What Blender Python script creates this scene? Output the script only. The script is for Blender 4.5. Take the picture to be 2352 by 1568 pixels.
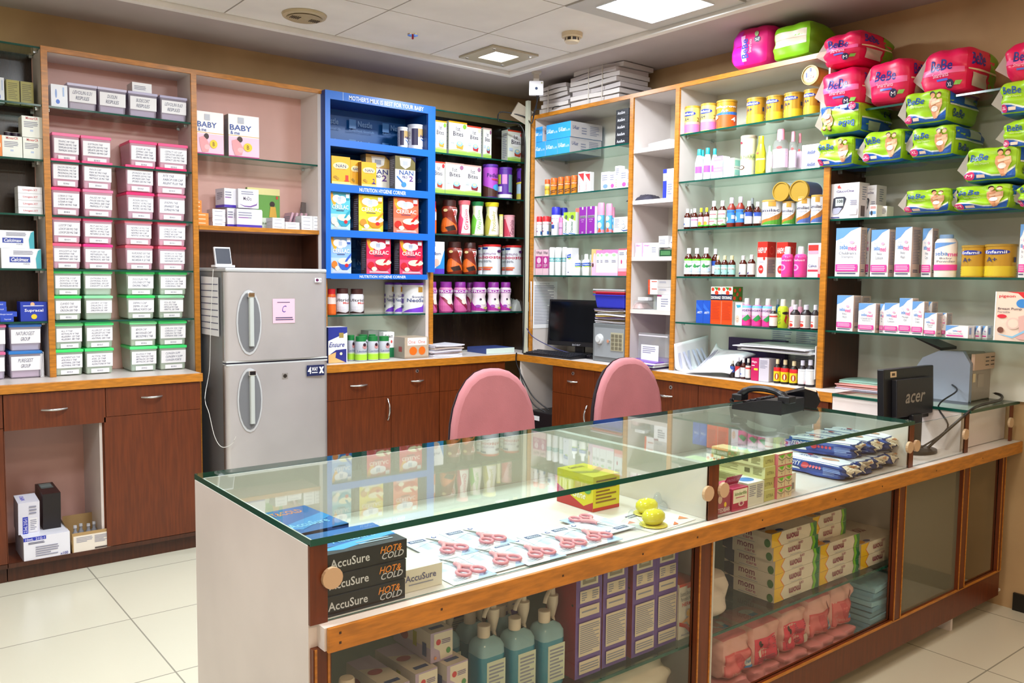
import bpy, bmesh, math, random
from mathutils import Vector, Matrix
from math import sin, cos, pi, radians
random.seed(7)
sc = bpy.context.scene
for o in list(bpy.data.objects): bpy.data.objects.remove(o)

# ---------------------------------------------------------------- camera
FPX, YAW, PITCH, ROLL = 1951.4, 0.67163, -0.075775, 0.011318
CAM = Vector((-4.0437, -5.0038, 1.4463))
_f = Vector((sin(YAW)*cos(PITCH), cos(YAW)*cos(PITCH), sin(PITCH)))
_r0 = Vector((cos(YAW), -sin(YAW), 0)); _u0 = _r0.cross(_f)
_r = cos(ROLL)*_r0 + sin(ROLL)*_u0
_u = -sin(ROLL)*_r0 + cos(ROLL)*_u0
cd = bpy.data.cameras.new('camera'); cam = bpy.data.objects.new('camera', cd)
sc.collection.objects.link(cam)
cd.sensor_width = 36.0; cd.lens = FPX*36.0/2352; cd.clip_start = .05
cam.matrix_world = Matrix(((_r.x, _u.x, -_f.x, CAM.x), (_r.y, _u.y, -_f.y, CAM.y), (_r.z, _u.z, -_f.z, CAM.z), (0, 0, 0, 1)))
sc.camera = cam

# ---------------------------------------------------------------- light and exposure
sc.view_settings.view_transform = 'Standard'; sc.view_settings.look = 'None'
sc.view_settings.exposure = 1.0; sc.view_settings.gamma = 1.0
w = bpy.data.worlds.new('world'); sc.world = w; w.use_nodes = True
w.node_tree.nodes['Background'].inputs[0].default_value = (1.0, .79, .60, 1)
w.node_tree.nodes['Background'].inputs[1].default_value = .34
ZCEIL = 2.727
def area(name, x, y, z, sx, sy, power, col):
    l = bpy.data.lights.new(name, 'AREA'); l.shape = 'RECTANGLE'; l.size = sx; l.size_y = sy
    l.energy = power; l.color = col
    o = bpy.data.objects.new(name, l); o.location = (x, y, z); sc.collection.objects.link(o)
    return o
COOL = (.88, .95, 1.0); WARM = (1.0, .66, .40)
area('troffer_lamp', -.995, -2.23, ZCEIL-.02, .40, .38, 20, COOL)
area('downlight_lamp', -.985, -1.0, ZCEIL-.02, .17, .17, 9, COOL)
area('troffer_lamp', -2.8, -2.2, ZCEIL-.02, .4, .4, 20, COOL)
area('downlight_lamp', -2.2, -1.62, ZCEIL-.02, .17, .17, 8, COOL)
area('troffer_lamp', -2.6, -3.9, ZCEIL-.02, .4, .4, 15, (1, .93, .84))
area('troffer_lamp', -.8, -4.4, ZCEIL-.02, .4, .4, 6, WARM)
area('troffer_lamp', -4.3, -3.0, ZCEIL-.02, .4, .4, 17, COOL)
area('troffer_lamp', -3.6, -5.6, ZCEIL-.02, .4, .4, 18, WARM)

# ---------------------------------------------------------------- pixel to place helpers
def un(px, py, ax, val):
    d = _f + _r*((px-1176)/FPX) - _u*((py-784)/FPX)
    t = (val-CAM[ax])/d[ax]
    return CAM + d*t
VIEW = dict(F=(0, 0, 1), Z0=(0, 80, 4.125), Z1=(0, 80, 3.919), Z2=(0, 460, 3.564), Z3=(0, 850, 3.135), Z4=(430, 160, 3.267), N1=(730, 190, 5.807),
    N2=(730, 430, 6.817), N3=(730, 630, 6.918), N4=(970, 230, 6.819), N5=(970, 440, 5.407), B1=(1180, 140, 4.9), B2=(1200, 440, 6.533),
    B3=(1180, 620, 6.189), B4=(1540, 130, 5.058), B5=(1540, 400, 6.357), B6=(1540, 620, 5.227), D1=(1640, 30, 6.272), D2=(1960, 30, 6.0), D3=(1860, 200, 4.78), D4=(1880, 400, 3.733),
    D6=(1640, 860, 4.523), C1=(450, 940, 2.497), C2=(980, 900, 3.136), C3=(1560, 940, 4.126), C4=(720, 1360, 4.523), C5=(1180, 1260, 4.523), C6=(1600, 1140, 3.663))
def vw(view, x, y):
    a, b, s = VIEW[view]; return a+x/s, b+y/s

# ---------------------------------------------------------------- materials
_mats = {}
def lin(h):
    h = h.lstrip('#')
    if len(h) == 3: h = ''.join(c*2 for c in h)
    out = []
    for i in (0, 2, 4):
        c = int(h[i:i+2], 16)/255
        out.append(c/12.92 if c <= .04045 else ((c+.055)/1.055)**2.4)
    return (*out, 1)
def mat(key, col=None, rough=.45, metal=0, kind='plain', emit=0, bump=0):
    if key in _mats: return _mats[key]
    m = bpy.data.materials.new(key); m.use_nodes = True; _mats[key] = m
    nt = m.node_tree; N = nt.nodes; L = nt.links
    p = N['Principled BSDF']; col = col or key
    c = lin(col)
    p.inputs['Base Color'].default_value = c; p.inputs['Roughness'].default_value = rough; p.inputs['Metallic'].default_value = metal
    def tex(scale, stretch=(1, 1, 1), detail=3):
        tc = N.new('ShaderNodeTexCoord'); mp = N.new('ShaderNodeMapping'); mp.inputs['Scale'].default_value = stretch
        nz = N.new('ShaderNodeTexNoise'); nz.inputs['Scale'].default_value = scale; nz.inputs['Detail'].default_value = detail
        L.new(tc.outputs['Object'], mp.inputs[0]); L.new(mp.outputs[0], nz.inputs['Vector']); return nz
    def ramp(nz, a, b, lo=.35, hi=.65):
        r = N.new('ShaderNodeValToRGB'); r.color_ramp.elements[0].position = lo; r.color_ramp.elements[1].position = hi
        r.color_ramp.elements[0].color = a; r.color_ramp.elements[1].color = b; L.new(nz.outputs['Fac'], r.inputs[0]); return r
    dk = tuple(x*.78 for x in c[:3])+(1,); lt = tuple(min(1, x*1.15) for x in c[:3])+(1,)
    if kind == 'wood':
        L.new(ramp(tex(6, (1, 1, 14) if 0 else (14, 14, 1)), dk, lt).outputs[0], p.inputs['Base Color'])
    elif kind == 'edge':
        L.new(ramp(tex(9, (2, 2, 12)), dk, lt).outputs[0], p.inputs['Base Color'])
    elif kind == 'mottle':
        L.new(ramp(tex(3), tuple(x*.93 for x in c[:3])+(1,), tuple(min(1, x*1.04) for x in c[:3])+(1,)).outputs[0], p.inputs['Base Color'])
    elif kind == 'fabric':
        nz = tex(260, detail=2); b = N.new('ShaderNodeBump'); b.inputs['Strength'].default_value = .25; b.inputs['Distance'].default_value = .002
        L.new(nz.outputs['Fac'], b.inputs['Height']); L.new(b.outputs[0], p.inputs['Normal'])
        L.new(ramp(tex(5), tuple(x*.85 for x in c[:3])+(1,), c).outputs[0], p.inputs['Base Color'])
    elif kind == 'tiles':
        tc = N.new('ShaderNodeTexCoord'); mp = N.new('ShaderNodeMapping'); mp.inputs['Location'].default_value = (.13, .11, 0)
        br = N.new('ShaderNodeTexBrick'); br.offset = 0; br.squash = 1
        br.inputs['Scale'].default_value = 1; br.inputs['Brick Width'].default_value = .6; br.inputs['Row Height'].default_value = .6
        br.inputs['Mortar Size'].default_value = .003; br.inputs['Color1'].default_value = c; br.inputs['Color2'].default_value = tuple(x*.96 for x in c[:3])+(1,)
        br.inputs['Mortar'].default_value = tuple(x*.45 for x in c[:3])+(1,)
        L.new(tc.outputs['Object'], mp.inputs[0]); L.new(mp.outputs[0], br.inputs['Vector']); L.new(br.outputs[0], p.inputs['Base Color'])
    if bump:
        nz = tex(bump); b = N.new('ShaderNodeBump'); b.inputs['Strength'].default_value = .6; b.inputs['Distance'].default_value = .006
        L.new(nz.outputs['Fac'], b.inputs['Height']); L.new(b.outputs[0], p.inputs['Normal'])
    if emit:
        p.inputs['Emission Color'].default_value = c; p.inputs['Emission Strength'].default_value = emit
    return m
def glass(key, tint, ior=1.5, haze=0, hazecol='#ffffff'):
    if key in _mats: return _mats[key]
    m = bpy.data.materials.new(key); m.use_nodes = True; _mats[key] = m
    nt = m.node_tree; N = nt.nodes; L = nt.links; N.remove(N['Principled BSDF'])
    out = N['Material Output']; t = N.new('ShaderNodeBsdfTransparent'); t.inputs[0].default_value = lin(tint)
    g = N.new('ShaderNodeBsdfGlossy'); g.inputs['Roughness'].default_value = .02
    fr = N.new('ShaderNodeFresnel'); fr.inputs[0].default_value = ior; mx = N.new('ShaderNodeMixShader')
    ge = N.new('ShaderNodeNewGeometry'); sb = N.new('ShaderNodeMath'); sb.operation = 'SUBTRACT'; sb.inputs[0].default_value = 1
    mu = N.new('ShaderNodeMath'); mu.operation = 'MULTIPLY'; L.new(ge.outputs['Backfacing'], sb.inputs[1]); L.new(sb.outputs[0], mu.inputs[0]); L.new(fr.outputs[0], mu.inputs[1])
    L.new(mu.outputs[0], mx.inputs[0]); L.new(g.outputs[0], mx.inputs[2])
    if haze:
        d = N.new('ShaderNodeBsdfDiffuse'); d.inputs[0].default_value = lin(hazecol); m2 = N.new('ShaderNodeMixShader'); m2.inputs[0].default_value = haze
        L.new(t.outputs[0], m2.inputs[1]); L.new(d.outputs[0], m2.inputs[2]); L.new(m2.outputs[0], mx.inputs[1])
    else: L.new(t.outputs[0], mx.inputs[1])
    L.new(mx.outputs[0], out.inputs['Surface']); return m
mat('white_laminate', '#d9d0cc', .35, kind='mottle'); mat('pink_laminate', '#d4a69b', .4, kind='mottle'); mat('red_wood', '#612a0c', .38, kind='wood')
mat('dark_wood', '#43200f', .4, kind='wood'); mat('edge_wood', '#b97622', .35, kind='edge'); mat('orange_wood', '#b27022', .35, kind='edge')
mat('glass_edge', '#0c4a3e', .12); mat('steel', '#c4c4c4', .25, .9); mat('chrome', '#e8e8e8', .12, 1); mat('black_plastic', '#15151a', .35)
mat('wall_paint', '#8f7a5c', .8, kind='mottle'); mat('wall_paint_lit', '#c69d70', .75, kind='mottle'); mat('ceiling_paint', '#b5aaa8', .8, kind='mottle')  # second entry is the same wall paint in its brightly lit tone, unused
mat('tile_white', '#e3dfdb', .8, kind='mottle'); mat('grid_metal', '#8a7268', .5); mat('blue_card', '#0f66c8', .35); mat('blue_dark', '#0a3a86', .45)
mat('paper', '#eeeef2', .7); mat('lamp_diffuser', '#f6faff', .5, emit=6); mat('floor_tile', '#cfccb9', .22, kind='tiles')
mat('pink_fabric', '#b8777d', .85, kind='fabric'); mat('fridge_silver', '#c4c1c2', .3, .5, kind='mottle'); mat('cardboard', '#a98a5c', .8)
mat('back_dark', '#2a1c12', .25, kind='wood'); mat('inner_white', '#d6d2c6', .5, kind='mottle'); mat('ink', '#3a3e66', .6); mat('greyink', '#8b8ca0', .6)
GL = glass('glass_pane', '#fafdfb'); GLS = glass('glass_shelf', '#e2efe9', 1.5); GLT = glass('glass_counter', '#f0f8f4', 1.55)
FROST = glass('frosted_pane', '#8d9484', 1.45, .55, '#8a8672'); CLEAR = glass('clear_plastic', '#eef0f2', 1.35, .12)
BLISTER = glass('blister_plastic', '#f4f6fa', 1.4, .08)

# ---------------------------------------------------------------- mesh builder
class MB:
    def __init__(s): s.v = []; s.f = []; s.m = []; s.s = []; s.mats = []
    def mi(s, m):
        if isinstance(m, str): m = _mats[m] if m in _mats else mat(m, m, .4)
        if m not in s.mats: s.mats.append(m)
        return s.mats.index(m)
    def add(s, vs, fs, m, smooth=False):
        b = len(s.v); i = s.mi(m); s.v += [tuple(p) for p in vs]
        for f in fs: s.f.append([b+k for k in f]); s.m.append(i); s.s.append(smooth)
        return s
    def box(s, x0, x1, y0, y1, z0, z1, m, skip=''):
        vs = [(x, y, z) for z in (z0, z1) for y in (y0, y1) for x in (x0, x1)]
        F = dict(b=(0, 2, 3, 1), t=(4, 5, 7, 6), f=(0, 1, 5, 4), k=(2, 6, 7, 3), l=(0, 4, 6, 2), r=(1, 3, 7, 5))
        if isinstance(m, dict):
            for k, f in F.items():
                if k not in skip: s.add(vs, [f], m.get(k, m['*']))
        else: s.add(vs, [f for k, f in F.items() if k not in skip], m)
        return s
    def lathe(s, prof, m, n=20, c=(0, 0), sy=1, cap=True, z0=0):
        # prof: list of (z, r); consecutive equal z makes a ledge
        runs = [[prof[0]]]
        for i in range(1, len(prof)):
            runs[-1].append(prof[i])
            if i < len(prof)-1:
                a = math.atan2(prof[i][1]-prof[i-1][1], prof[i][0]-prof[i-1][0]); b = math.atan2(prof[i+1][1]-prof[i][1], prof[i+1][0]-prof[i][0])
                if abs((b-a+pi) % (2*pi)-pi) > .75: runs.append([prof[i]])
        for rn in runs:
            vs = [(c[0]+r*cos(2*pi*k/n), c[1]+r*sin(2*pi*k/n)*sy, z0+z) for z, r in rn for k in range(n)]
            s.add(vs, [(i*n+k, i*n+(k+1) % n, (i+1)*n+(k+1) % n, (i+1)*n+k) for i in range(len(rn)-1) for k in range(n)], m, True)
        if cap:
            for (z, r), up in ((prof[0], 0), (prof[-1], 1)):
                if r > 1e-5:
                    vs = [(c[0]+r*cos(2*pi*k/n), c[1]+r*sin(2*pi*k/n)*sy, z0+z) for k in range(n)]
                    s.add(vs, [list(range(n)) if up else list(range(n))[::-1]], m)
        return s
    def tube(s, pts, r, m, n=6, closed=False):
        pts = [Vector(p) for p in pts]; rings = []
        for i, p in enumerate(pts):
            d = (pts[min(i+1, len(pts)-1)]-pts[max(i-1, 0)]).normalized()
            a = d.cross(Vector((0, 0, 1)) if abs(d.z) < .9 else Vector((1, 0, 0))).normalized(); b = d.cross(a)
            rr = r[i] if isinstance(r, (list, tuple)) else r
            rings.append([p+(a*cos(2*pi*k/n)+b*sin(2*pi*k/n))*rr for k in range(n)])
        vs = [q for g in rings for q in g]
        fs = [(i*n+k, i*n+(k+1) % n, (i+1)*n+(k+1) % n, (i+1)*n+k) for i in range(len(pts)-1) for k in range(n)]
        s.add(vs, fs, m, True); s.add(rings[0], [list(range(n))[::-1]], m); s.add(rings[-1], [list(range(n))], m)
        return s
    def prism(s, poly, axis, a, b, m, smooth=False):
        # polygon in the two other axes, extruded along axis from a to b
        def P(p, t): return (t, p[0], p[1]) if axis == 0 else ((p[0], t, p[1]) if axis == 1 else (p[0], p[1], t))
        n = len(poly); vs = [P(p, a) for p in poly]+[P(p, b) for p in poly]
        s.add(vs, [(k, (k+1) % n, n+(k+1) % n, n+k) for k in range(n)], m, smooth)
        s.add([P(p, a) for p in poly], [list(range(n))[::-1]], m); s.add([P(p, b) for p in poly], [list(range(n))], m)
        return s
    def build(s, name, parent=None, loc=None, rot=None, bevel=0):
        me = bpy.data.meshes.new(name); me.from_pydata(s.v, [], s.f)
        for m in s.mats: me.materials.append(m)
        me.polygons.foreach_set('material_index', s.m); me.polygons.foreach_set('use_smooth', s.s); me.update()
        o = bpy.data.objects.new(name, me); sc.collection.objects.link(o)
        if parent: o.parent = parent
        if loc: o.location = loc
        if rot: o.rotation_euler = rot
        if bevel:
            b = o.modifiers.new('bevel', 'BEVEL'); b.width = bevel; b.segments = 2; b.limit_method = 'ANGLE'
        return o
def cr(pts, n=6):
    pts = [Vector(p) for p in pts]; P = [pts[0]]+pts+[pts[-1]]; out = []
    for i in range(1, len(P)-2):
        for k in range(n):
            t = k/n; a, b, c, d = P[i-1:i+3]
            out.append(.5*((2*b)+(c-a)*t+(2*a-5*b+4*c-d)*t*t+(3*b-a-3*c+d)*t**3))
    return out+[pts[-1]]

# ---------------------------------------------------------------- flat printing (text, shapes) on any surface map
_txt = {}
def textmesh(st, bold=0, sh=0):
    k = (st, bold, sh)
    if k in _txt: return _txt[k]
    cu = bpy.data.curves.new('t', 'FONT'); cu.body = st; cu.resolution_u = 2; cu.offset = bold*.013; cu.shear = sh*.3
    o = bpy.data.objects.new('t', cu); sc.collection.objects.link(o)
    dg = bpy.context.evaluated_depsgraph_get(); me = bpy.data.meshes.new_from_object(o.evaluated_get(dg))
    bm = bmesh.new(); bm.from_mesh(me); bmesh.ops.triangulate(bm, faces=bm.faces[:]); bm.to_mesh(me); bm.free()
    vs = [(v.co.x, v.co.y) for v in me.vertices]; fs = [list(p.vertices) for p in me.polygons]
    bpy.data.objects.remove(o); bpy.data.curves.remove(cu); bpy.data.meshes.remove(me)
    if not vs: vs = [(0, 0), (1, 0), (0, 1)]; fs = []
    x0 = min(v[0] for v in vs); x1 = max(v[0] for v in vs); y0 = min(v[1] for v in vs); y1 = max(v[1] for v in vs)
    out = ([((x-x0)/max(1e-6, x1-x0), (y-y0)/max(1e-6, y1-y0)) for x, y in vs], fs); _txt[k] = out
    return out
def R(u0, v0, u1, v1, c): return ('r', u0, v0, u1, v1, c)
def El(cu, cv, ru, rv, c): return ('e', cu, cv, ru, rv, c)
def Pg(pts, c): return ('p', pts, c)
def T(s, u0, v0, u1, v1, c, b=0, rot=0, sh=0): return ('t', s, u0, v0, u1, v1, c, b, rot, sh)
def Ls(u0, v0, u1, v1, n, c='greyink'): return ('l', u0, v0, u1, v1, n, c)
def draw(mb, art, mp, div=1, rng=(0, 0, 1, 1), flip=0):
    a0, b0, a1, b1 = rng
    for k, it in enumerate(art):
        k += 1
        def S(u, v):
            if flip: u, v = 1-u, 1-v
            return mp(a0+u*(a1-a0), b0+v*(b1-b0), k)
        ty = it[0]
        if ty == 'r':
            _, u0, v0, u1, v1, c = it; dv = max(1, int(div*(v1-v0)+.5)) if div > 1 else 1; du = max(1, int(div*(u1-u0)+.9)) if div > 1 else 1
            vs = [S(u0+(u1-u0)*i/du, v0+(v1-v0)*j/dv) for j in range(dv+1) for i in range(du+1)]
            fs = [(j*(du+1)+i, j*(du+1)+i+1, (j+1)*(du+1)+i+1, (j+1)*(du+1)+i) for j in range(dv) for i in range(du)]
            mb.add(vs, fs, c, div > 1)
        elif ty in 'ep' and div > 1:
            if ty == 'e': _, cu, cv, ru, rv, c = it; P = [(cu+ru*cos(2*pi*i/20), cv+rv*sin(2*pi*i/20)) for i in range(20)]
            else: P, c = it[1], it[2]
            for axis in (0, 1):
                P = [P] if axis == 0 else P; nxt = []
                for poly in P:
                    lo = min(p[axis] for p in poly); hi = max(p[axis] for p in poly); k0 = int(lo*12)
                    for q in range(k0, int(hi*12)+1):
                        a, b = q/12, (q+1)/12; pl = poly
                        for sgn, lim in ((1, a), (-1, b)):
                            out = []
                            for i in range(len(pl)):
                                p, r = pl[i-1], pl[i]; ip = sgn*(p[axis]-lim) >= 0; ir = sgn*(r[axis]-lim) >= 0
                                if ip != ir:
                                    t = (lim-p[axis])/(r[axis]-p[axis]); out.append((p[0]+t*(r[0]-p[0]), p[1]+t*(r[1]-p[1])))
                                if ir: out.append(r)
                            pl = out
                            if len(pl) < 3: break
                        if len(pl) >= 3: nxt.append(pl)
                P = nxt
            for pl in P: mb.add([S(*p) for p in pl], [list(range(len(pl)))], c)
        elif ty == 'e':
            _, cu, cv, ru, rv, c = it; n = 18
            mb.add([S(cu, cv)]+[S(cu+ru*cos(2*pi*i/n), cv+rv*sin(2*pi*i/n)) for i in range(n)], [(0, 1+i, 1+(i+1) % n) for i in range(n)], c)
        elif ty == 'p': mb.add([S(*p) for p in it[1]], [list(range(len(it[1])))], it[2])
        elif ty == 't':
            _, st, u0, v0, u1, v1, c, b, rot, sh = it; vs, fs = textmesh(st, b, sh); out = []
            for x, y in vs:
                if rot == 90: x, y = 1-y, x
                elif rot == 270: x, y = y, 1-x
                elif rot == 180: x, y = 1-x, 1-y
                out.append(S(u0+x*(u1-u0), v0+y*(v1-v0)))
            mb.add(out, fs, c)
        elif ty == 'l':
            _, u0, v0, u1, v1, n, c = it
            for i in range(n):
                va = v1-(v1-v0)*(i+.2)/n; vb = v1-(v1-v0)*(i+.65)/n; ue = u1-(u1-u0)*(.35*((i*7+3) % 5)/4 if i % 2 else .04)
                mb.add([S(u0, vb), S(ue, vb), S(ue, va), S(u0, va)], [(0, 1, 2, 3)], c)

# ---------------------------------------------------------------- things, labels, groups
REG = []
def thing(name, desc, cat, place, loc=(0, 0, 0), rz=0, group=None, sx=0, obj=None):
    o = obj or bpy.data.objects.new(name, None)
    if not obj:
        o.empty_display_size = .05; sc.collection.objects.link(o); o.location = loc; o.rotation_euler = (0, 0, rz)
    o['category'] = cat; REG.append([o, desc, place, group, sx]); return o
ORD = ['', 'second', 'third', 'fourth', 'fifth', 'sixth', 'seventh', 'eighth', 'ninth', 'tenth']
def finish_labels():
    by = {}
    for r in REG: by.setdefault((r[1], r[2]), []).append(r)
    for (desc, place), rs in by.items():
        rs.sort(key=lambda r: r[4]); n = len(rs)
        for i, r in enumerate(rs):
            if n == 1: s = desc
            elif n == 2: s = ('left ' if i == 0 else 'right ')+desc
            elif i == 0: s = 'leftmost '+desc
            elif i == n-1: s = 'rightmost '+desc
            else: s = ORD[i]+'-from-left '+desc
            s += ' '+place
            if len(s.split()) > 16 or len(s.split()) < 4: print('LABEL LENGTH', len(s.split()), s)
            r[0]['label'] = s
            g = r[3] or (n > 1 and desc.split(' with ')[0]+'s '+place)
            if g: r[0]['group'] = g
def struct(mb, name, **k):
    o = mb.build(name, **k); o['kind'] = 'structure'; return o

# ---------------------------------------------------------------- product builders
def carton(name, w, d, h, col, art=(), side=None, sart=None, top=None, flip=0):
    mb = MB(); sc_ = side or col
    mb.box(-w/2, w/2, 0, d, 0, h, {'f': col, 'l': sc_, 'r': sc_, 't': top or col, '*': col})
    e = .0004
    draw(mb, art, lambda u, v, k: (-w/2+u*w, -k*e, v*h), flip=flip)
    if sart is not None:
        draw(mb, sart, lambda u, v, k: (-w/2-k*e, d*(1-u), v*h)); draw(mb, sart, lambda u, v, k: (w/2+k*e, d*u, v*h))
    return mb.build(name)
PROF = dict(
 syrup=([(0, .92), (.015, 1), (.60, 1), (.68, .9), (.76, .5), (.80, .40), (.82, .38)], [(.80, .46), (.99, .46), (1, .4)]),
 can=([(0, 1), (.012, 1.02), (.02, .98), (.93, .98)], [(.93, 1.02), (.99, 1.02), (1, .97), (1, .9), (.985, .88)]),
 jar=([(0, .93), (.025, 1), (.72, 1), (.80, .86), (.82, .82)], [(.80, .88), (.99, .88), (1, .82)]),
 waist=([(0, .90), (.03, 1), (.25, 1), (.42, .86), (.52, .84), (.66, .97), (.76, .97), (.83, .76)], [(.82, .82), (.985, .82), (1, .76)]),
 cone=([(0, .9), (.03, 1), (.28, 1), (.5, .86), (.7, .74), (.9, .84)], [(.88, .90), (.99, .98), (1, .94)]),
 lotion=([(0, .93), (.03, 1), (.66, 1), (.74, .82), (.76, .5)], [(.75, .5), (.98, .46), (1, .4)]),
 shamp=([(0, .9), (.03, 1), (.55, 1), (.78, .6), (.80, .52)], [(.79, .55), (.99, .5), (1, .45)]),
 capped=([(0, .95), (.02, 1), (.72, 1)], [(.72, 1.0), (.96, 1), (1, .85)]),
 powder=([(0, .97), (.03, 1), (.82, 1), (.90, .8), (.91, .6)], [(.9, .62), (.98, .62), (1, .58)]),
 squeeze=([(0, .8), (.14, .8), (.15, .98), (.8, 1), (1, 1)], [(0, .82), (.14, .82)]),
)
def profr(prof, v):
    for (a, ra), (b, rb) in zip(prof, prof[1:]):
        if a <= v <= b and b > a: return ra+(rb-ra)*(v-a)/(b-a)
    return prof[0][1] if v < prof[0][0] else prof[-1][1]
def bottle(name, r, h, prof, col, cap, art=(), rng=(.1, .58), span=1.0, rot=0, sy=1, root=None, capname='cap', n=20):
    body, cp = PROF[prof]; g = root or bpy.data.objects.new(name, None)
    if not root: g.empty_display_size = .03; sc.collection.objects.link(g)
    mb = MB(); mb.lathe([(z*h, q*r) for z, q in body], col, n, (0, r), sy)
    ry = r*sy
    def mp(u, v, k):
        a = rot+(u-.5)*pi*span*1.15; vv = rng[0]+v*(rng[1]-rng[0]); q = profr(body, vv)+.012*k
        return (q*r*sin(a), r-q*ry*cos(a), vv*h)
    draw(mb, art, mp, div=12); mb.build('body', g)
    c = MB(); c.lathe([(z*h, q*r) for z, q in cp], cap, n, (0, r), sy); c.build(capname, g)
    return g
def tub(name, w, d, h, lidcol, bodycol, lines, low=None):
    g = bpy.data.objects.new(name, None); sc.collection.objects.link(g); t = .90
    mb = MB(); hb = h*.90
    vs = [(x*k*w/2, d/2+y*k*d/2, z) for z, k in ((0, t), (hb, .98)) for x, y in ((-1, -1), (1, -1), (1, 1), (-1, 1))]
    mb.add(vs, [(0, 1, 5, 4), (1, 2, 6, 5), (2, 3, 7, 6), (3, 0, 4, 7), (3, 2, 1, 0)], bodycol); mb.build('body', g, bevel=.008)
    inn = MB(); inn.box(-w*.40, w*.40, d*.10, d*.9, .004, hb*.42, random.choice(['#d0c6cc', '#dad6cc', '#c2cad0', '#dcc6c8'])); inn.build('contents', g)
    l = MB(); l.box(-w/2, w/2, 0, d, hb, h, lidcol); l.box(-w*.46, w*.46, d*.05, d*.95, h, h+.002, lidcol); l.build('lid', g, bevel=.004)
    def fm(u, v, k):
        z = v*hb; kk = t+(.98-t)*v; return (-w/2*.98+u*w*.98, d/2-kk*d/2-.0012-k*.0004, z)
    p = MB(); art = [R(.06, .32, .97, .90, 'paper')]
    n = len(lines); big = n <= 2
    for i, s in enumerate(lines):
        a = .84-(i+.8)*(.46/n); hh = .46/n*(.62 if not big else .66)
        wd = min(.66, .045*len(s)*(1 if not big else 1.3)); u0 = .22 if not big else .5-wd/2
        art.append(T(s, u0, a, u0+wd, a+hh, 'ink', sh=1 if 1 else 0))
    if low: art += [R(.2, .05, .84, .24, 'paper'), T(low, .42, .11, .62, .18, 'ink', 1)]
    draw(p, art, fm); p.build('paper_label', g); return g
def pack(name, w, d, h, col, art, right=None, nexp=5, bulge=.0, seed=0, fin=True, top=None, flip=0, wr=.006, rart=None, bot=None):
    rnd = random.Random(seed); ph = [rnd.uniform(0, 6) for _ in range(6)]
    def S(a, b, c, off=0):
        m = (abs(a)**nexp+abs(b)**nexp+abs(c)**nexp)**(1/nexp); x, y, z = a/m, b/m, c/m
        q = wr*(sin(5*x+ph[0]+3*z)+.6*sin(9*z+ph[1]+4*y)+.5*sin(13*x*z+ph[2]+7*y))/min(w, h)*.8
        s_ = 1+q+off/min(w, h)
        return (x*w/2*s_, d/2+y*d/2*s_, h/2+z*h/2*(1+q*.6+off/h))
    g = bpy.data.objects.new(name, None); sc.collection.objects.link(g); mb = MB(); n = 12
    for ax in range(3):
        for sg in (-1, 1):
            def P(i, j):
                p = -1+2*i/n; q = -1+2*j/n
                return S(*((sg, p, q) if ax == 0 else ((p, sg, q) if ax == 1 else (p, q, sg))))
            vs = [P(i, j) for j in range(n+1) for i in range(n+1)]
            fs = [(j*(n+1)+i, j*(n+1)+i+1, (j+1)*(n+1)+i+1, (j+1)*(n+1)+i) for j in range(n) for i in range(n)]
            flipn = (sg < 0) != (ax == 1)
            if flipn: fs = [f[::-1] for f in fs]
            c = col
            if ax == 0 and sg > 0: c = right or col
            if ax == 2 and sg > 0: c = top or col
            if ax == 2 and sg < 0: c = bot or col
            mb.add(vs, fs, c, True)
    draw(mb, art, lambda u, v, k: S(2*u-1, -1, 2*v-1, .0010*k), div=20, rng=(.05, .06, .95, .94), flip=flip)
    if rart: draw(mb, rart, lambda u, v, k: S(1, 2*u-1, 2*v-1, .0010*k), div=20, rng=(.05, .06, .95, .94), flip=flip)
    mb.build('body', g)
    if fin:
        f = MB(); e = .002
        f.add([S(-.92, -.98, .8), S(-.92, -.98, -.8), (-w/2-.035, d*.12, h*.42), (-w/2-.030, d*.16, h*.5), S(-1, .0, .7), S(-1, .0, -.7)], [(0, 1, 2), (0, 2, 3), (3, 2, 5), (3, 5, 4), (0, 3, 4)], 'seal_film')
        f.build('seal', g)
    return g
_mats['seal_film'] = glass('seal_film', '#efe6e0', 1.4, .4, '#e6d6cc')

K = {}
def kind(key, b, name, cat, desc, **k): K[key] = dict(b=b, name=name, cat=cat, desc=desc, **k)
def make(key, w, d, h, o):
    k = dict(K[key]); k.update(o); b = k['b']
    if b == 'box': return carton(k['name'], w, k.get('d', d), h, k['col'], k.get('art', ()), k.get('side'), k.get('sart'), k.get('top'), k.get('flip', 0))
    if b == 'lat': return bottle(k['name'], w/2, h, k['prof'], k['col'], k['cap'], k.get('art', ()), k.get('rng', (.1, .58)), k.get('span', 1), k.get('rot', 0), k.get('sy', 1), capname=k.get('capname', 'cap'))
    if b == 'tub': return tub(k['name'], w, k.get('d', .24), h, k['lid'], k['body'], k['lines'], k.get('low'))
    if b == 'pack': return pack(k['name'], w, k.get('d', d), h, k['col'], k['art'], k.get('right'), seed=int(w*9999), top=k.get('top'), flip=k.get('flip', 0), rart=k.get('rart'), nexp=k.get('nexp', 5), wr=k.get('wr', .006), fin=k.get('fin', 1), bot=k.get('bot'))
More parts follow.
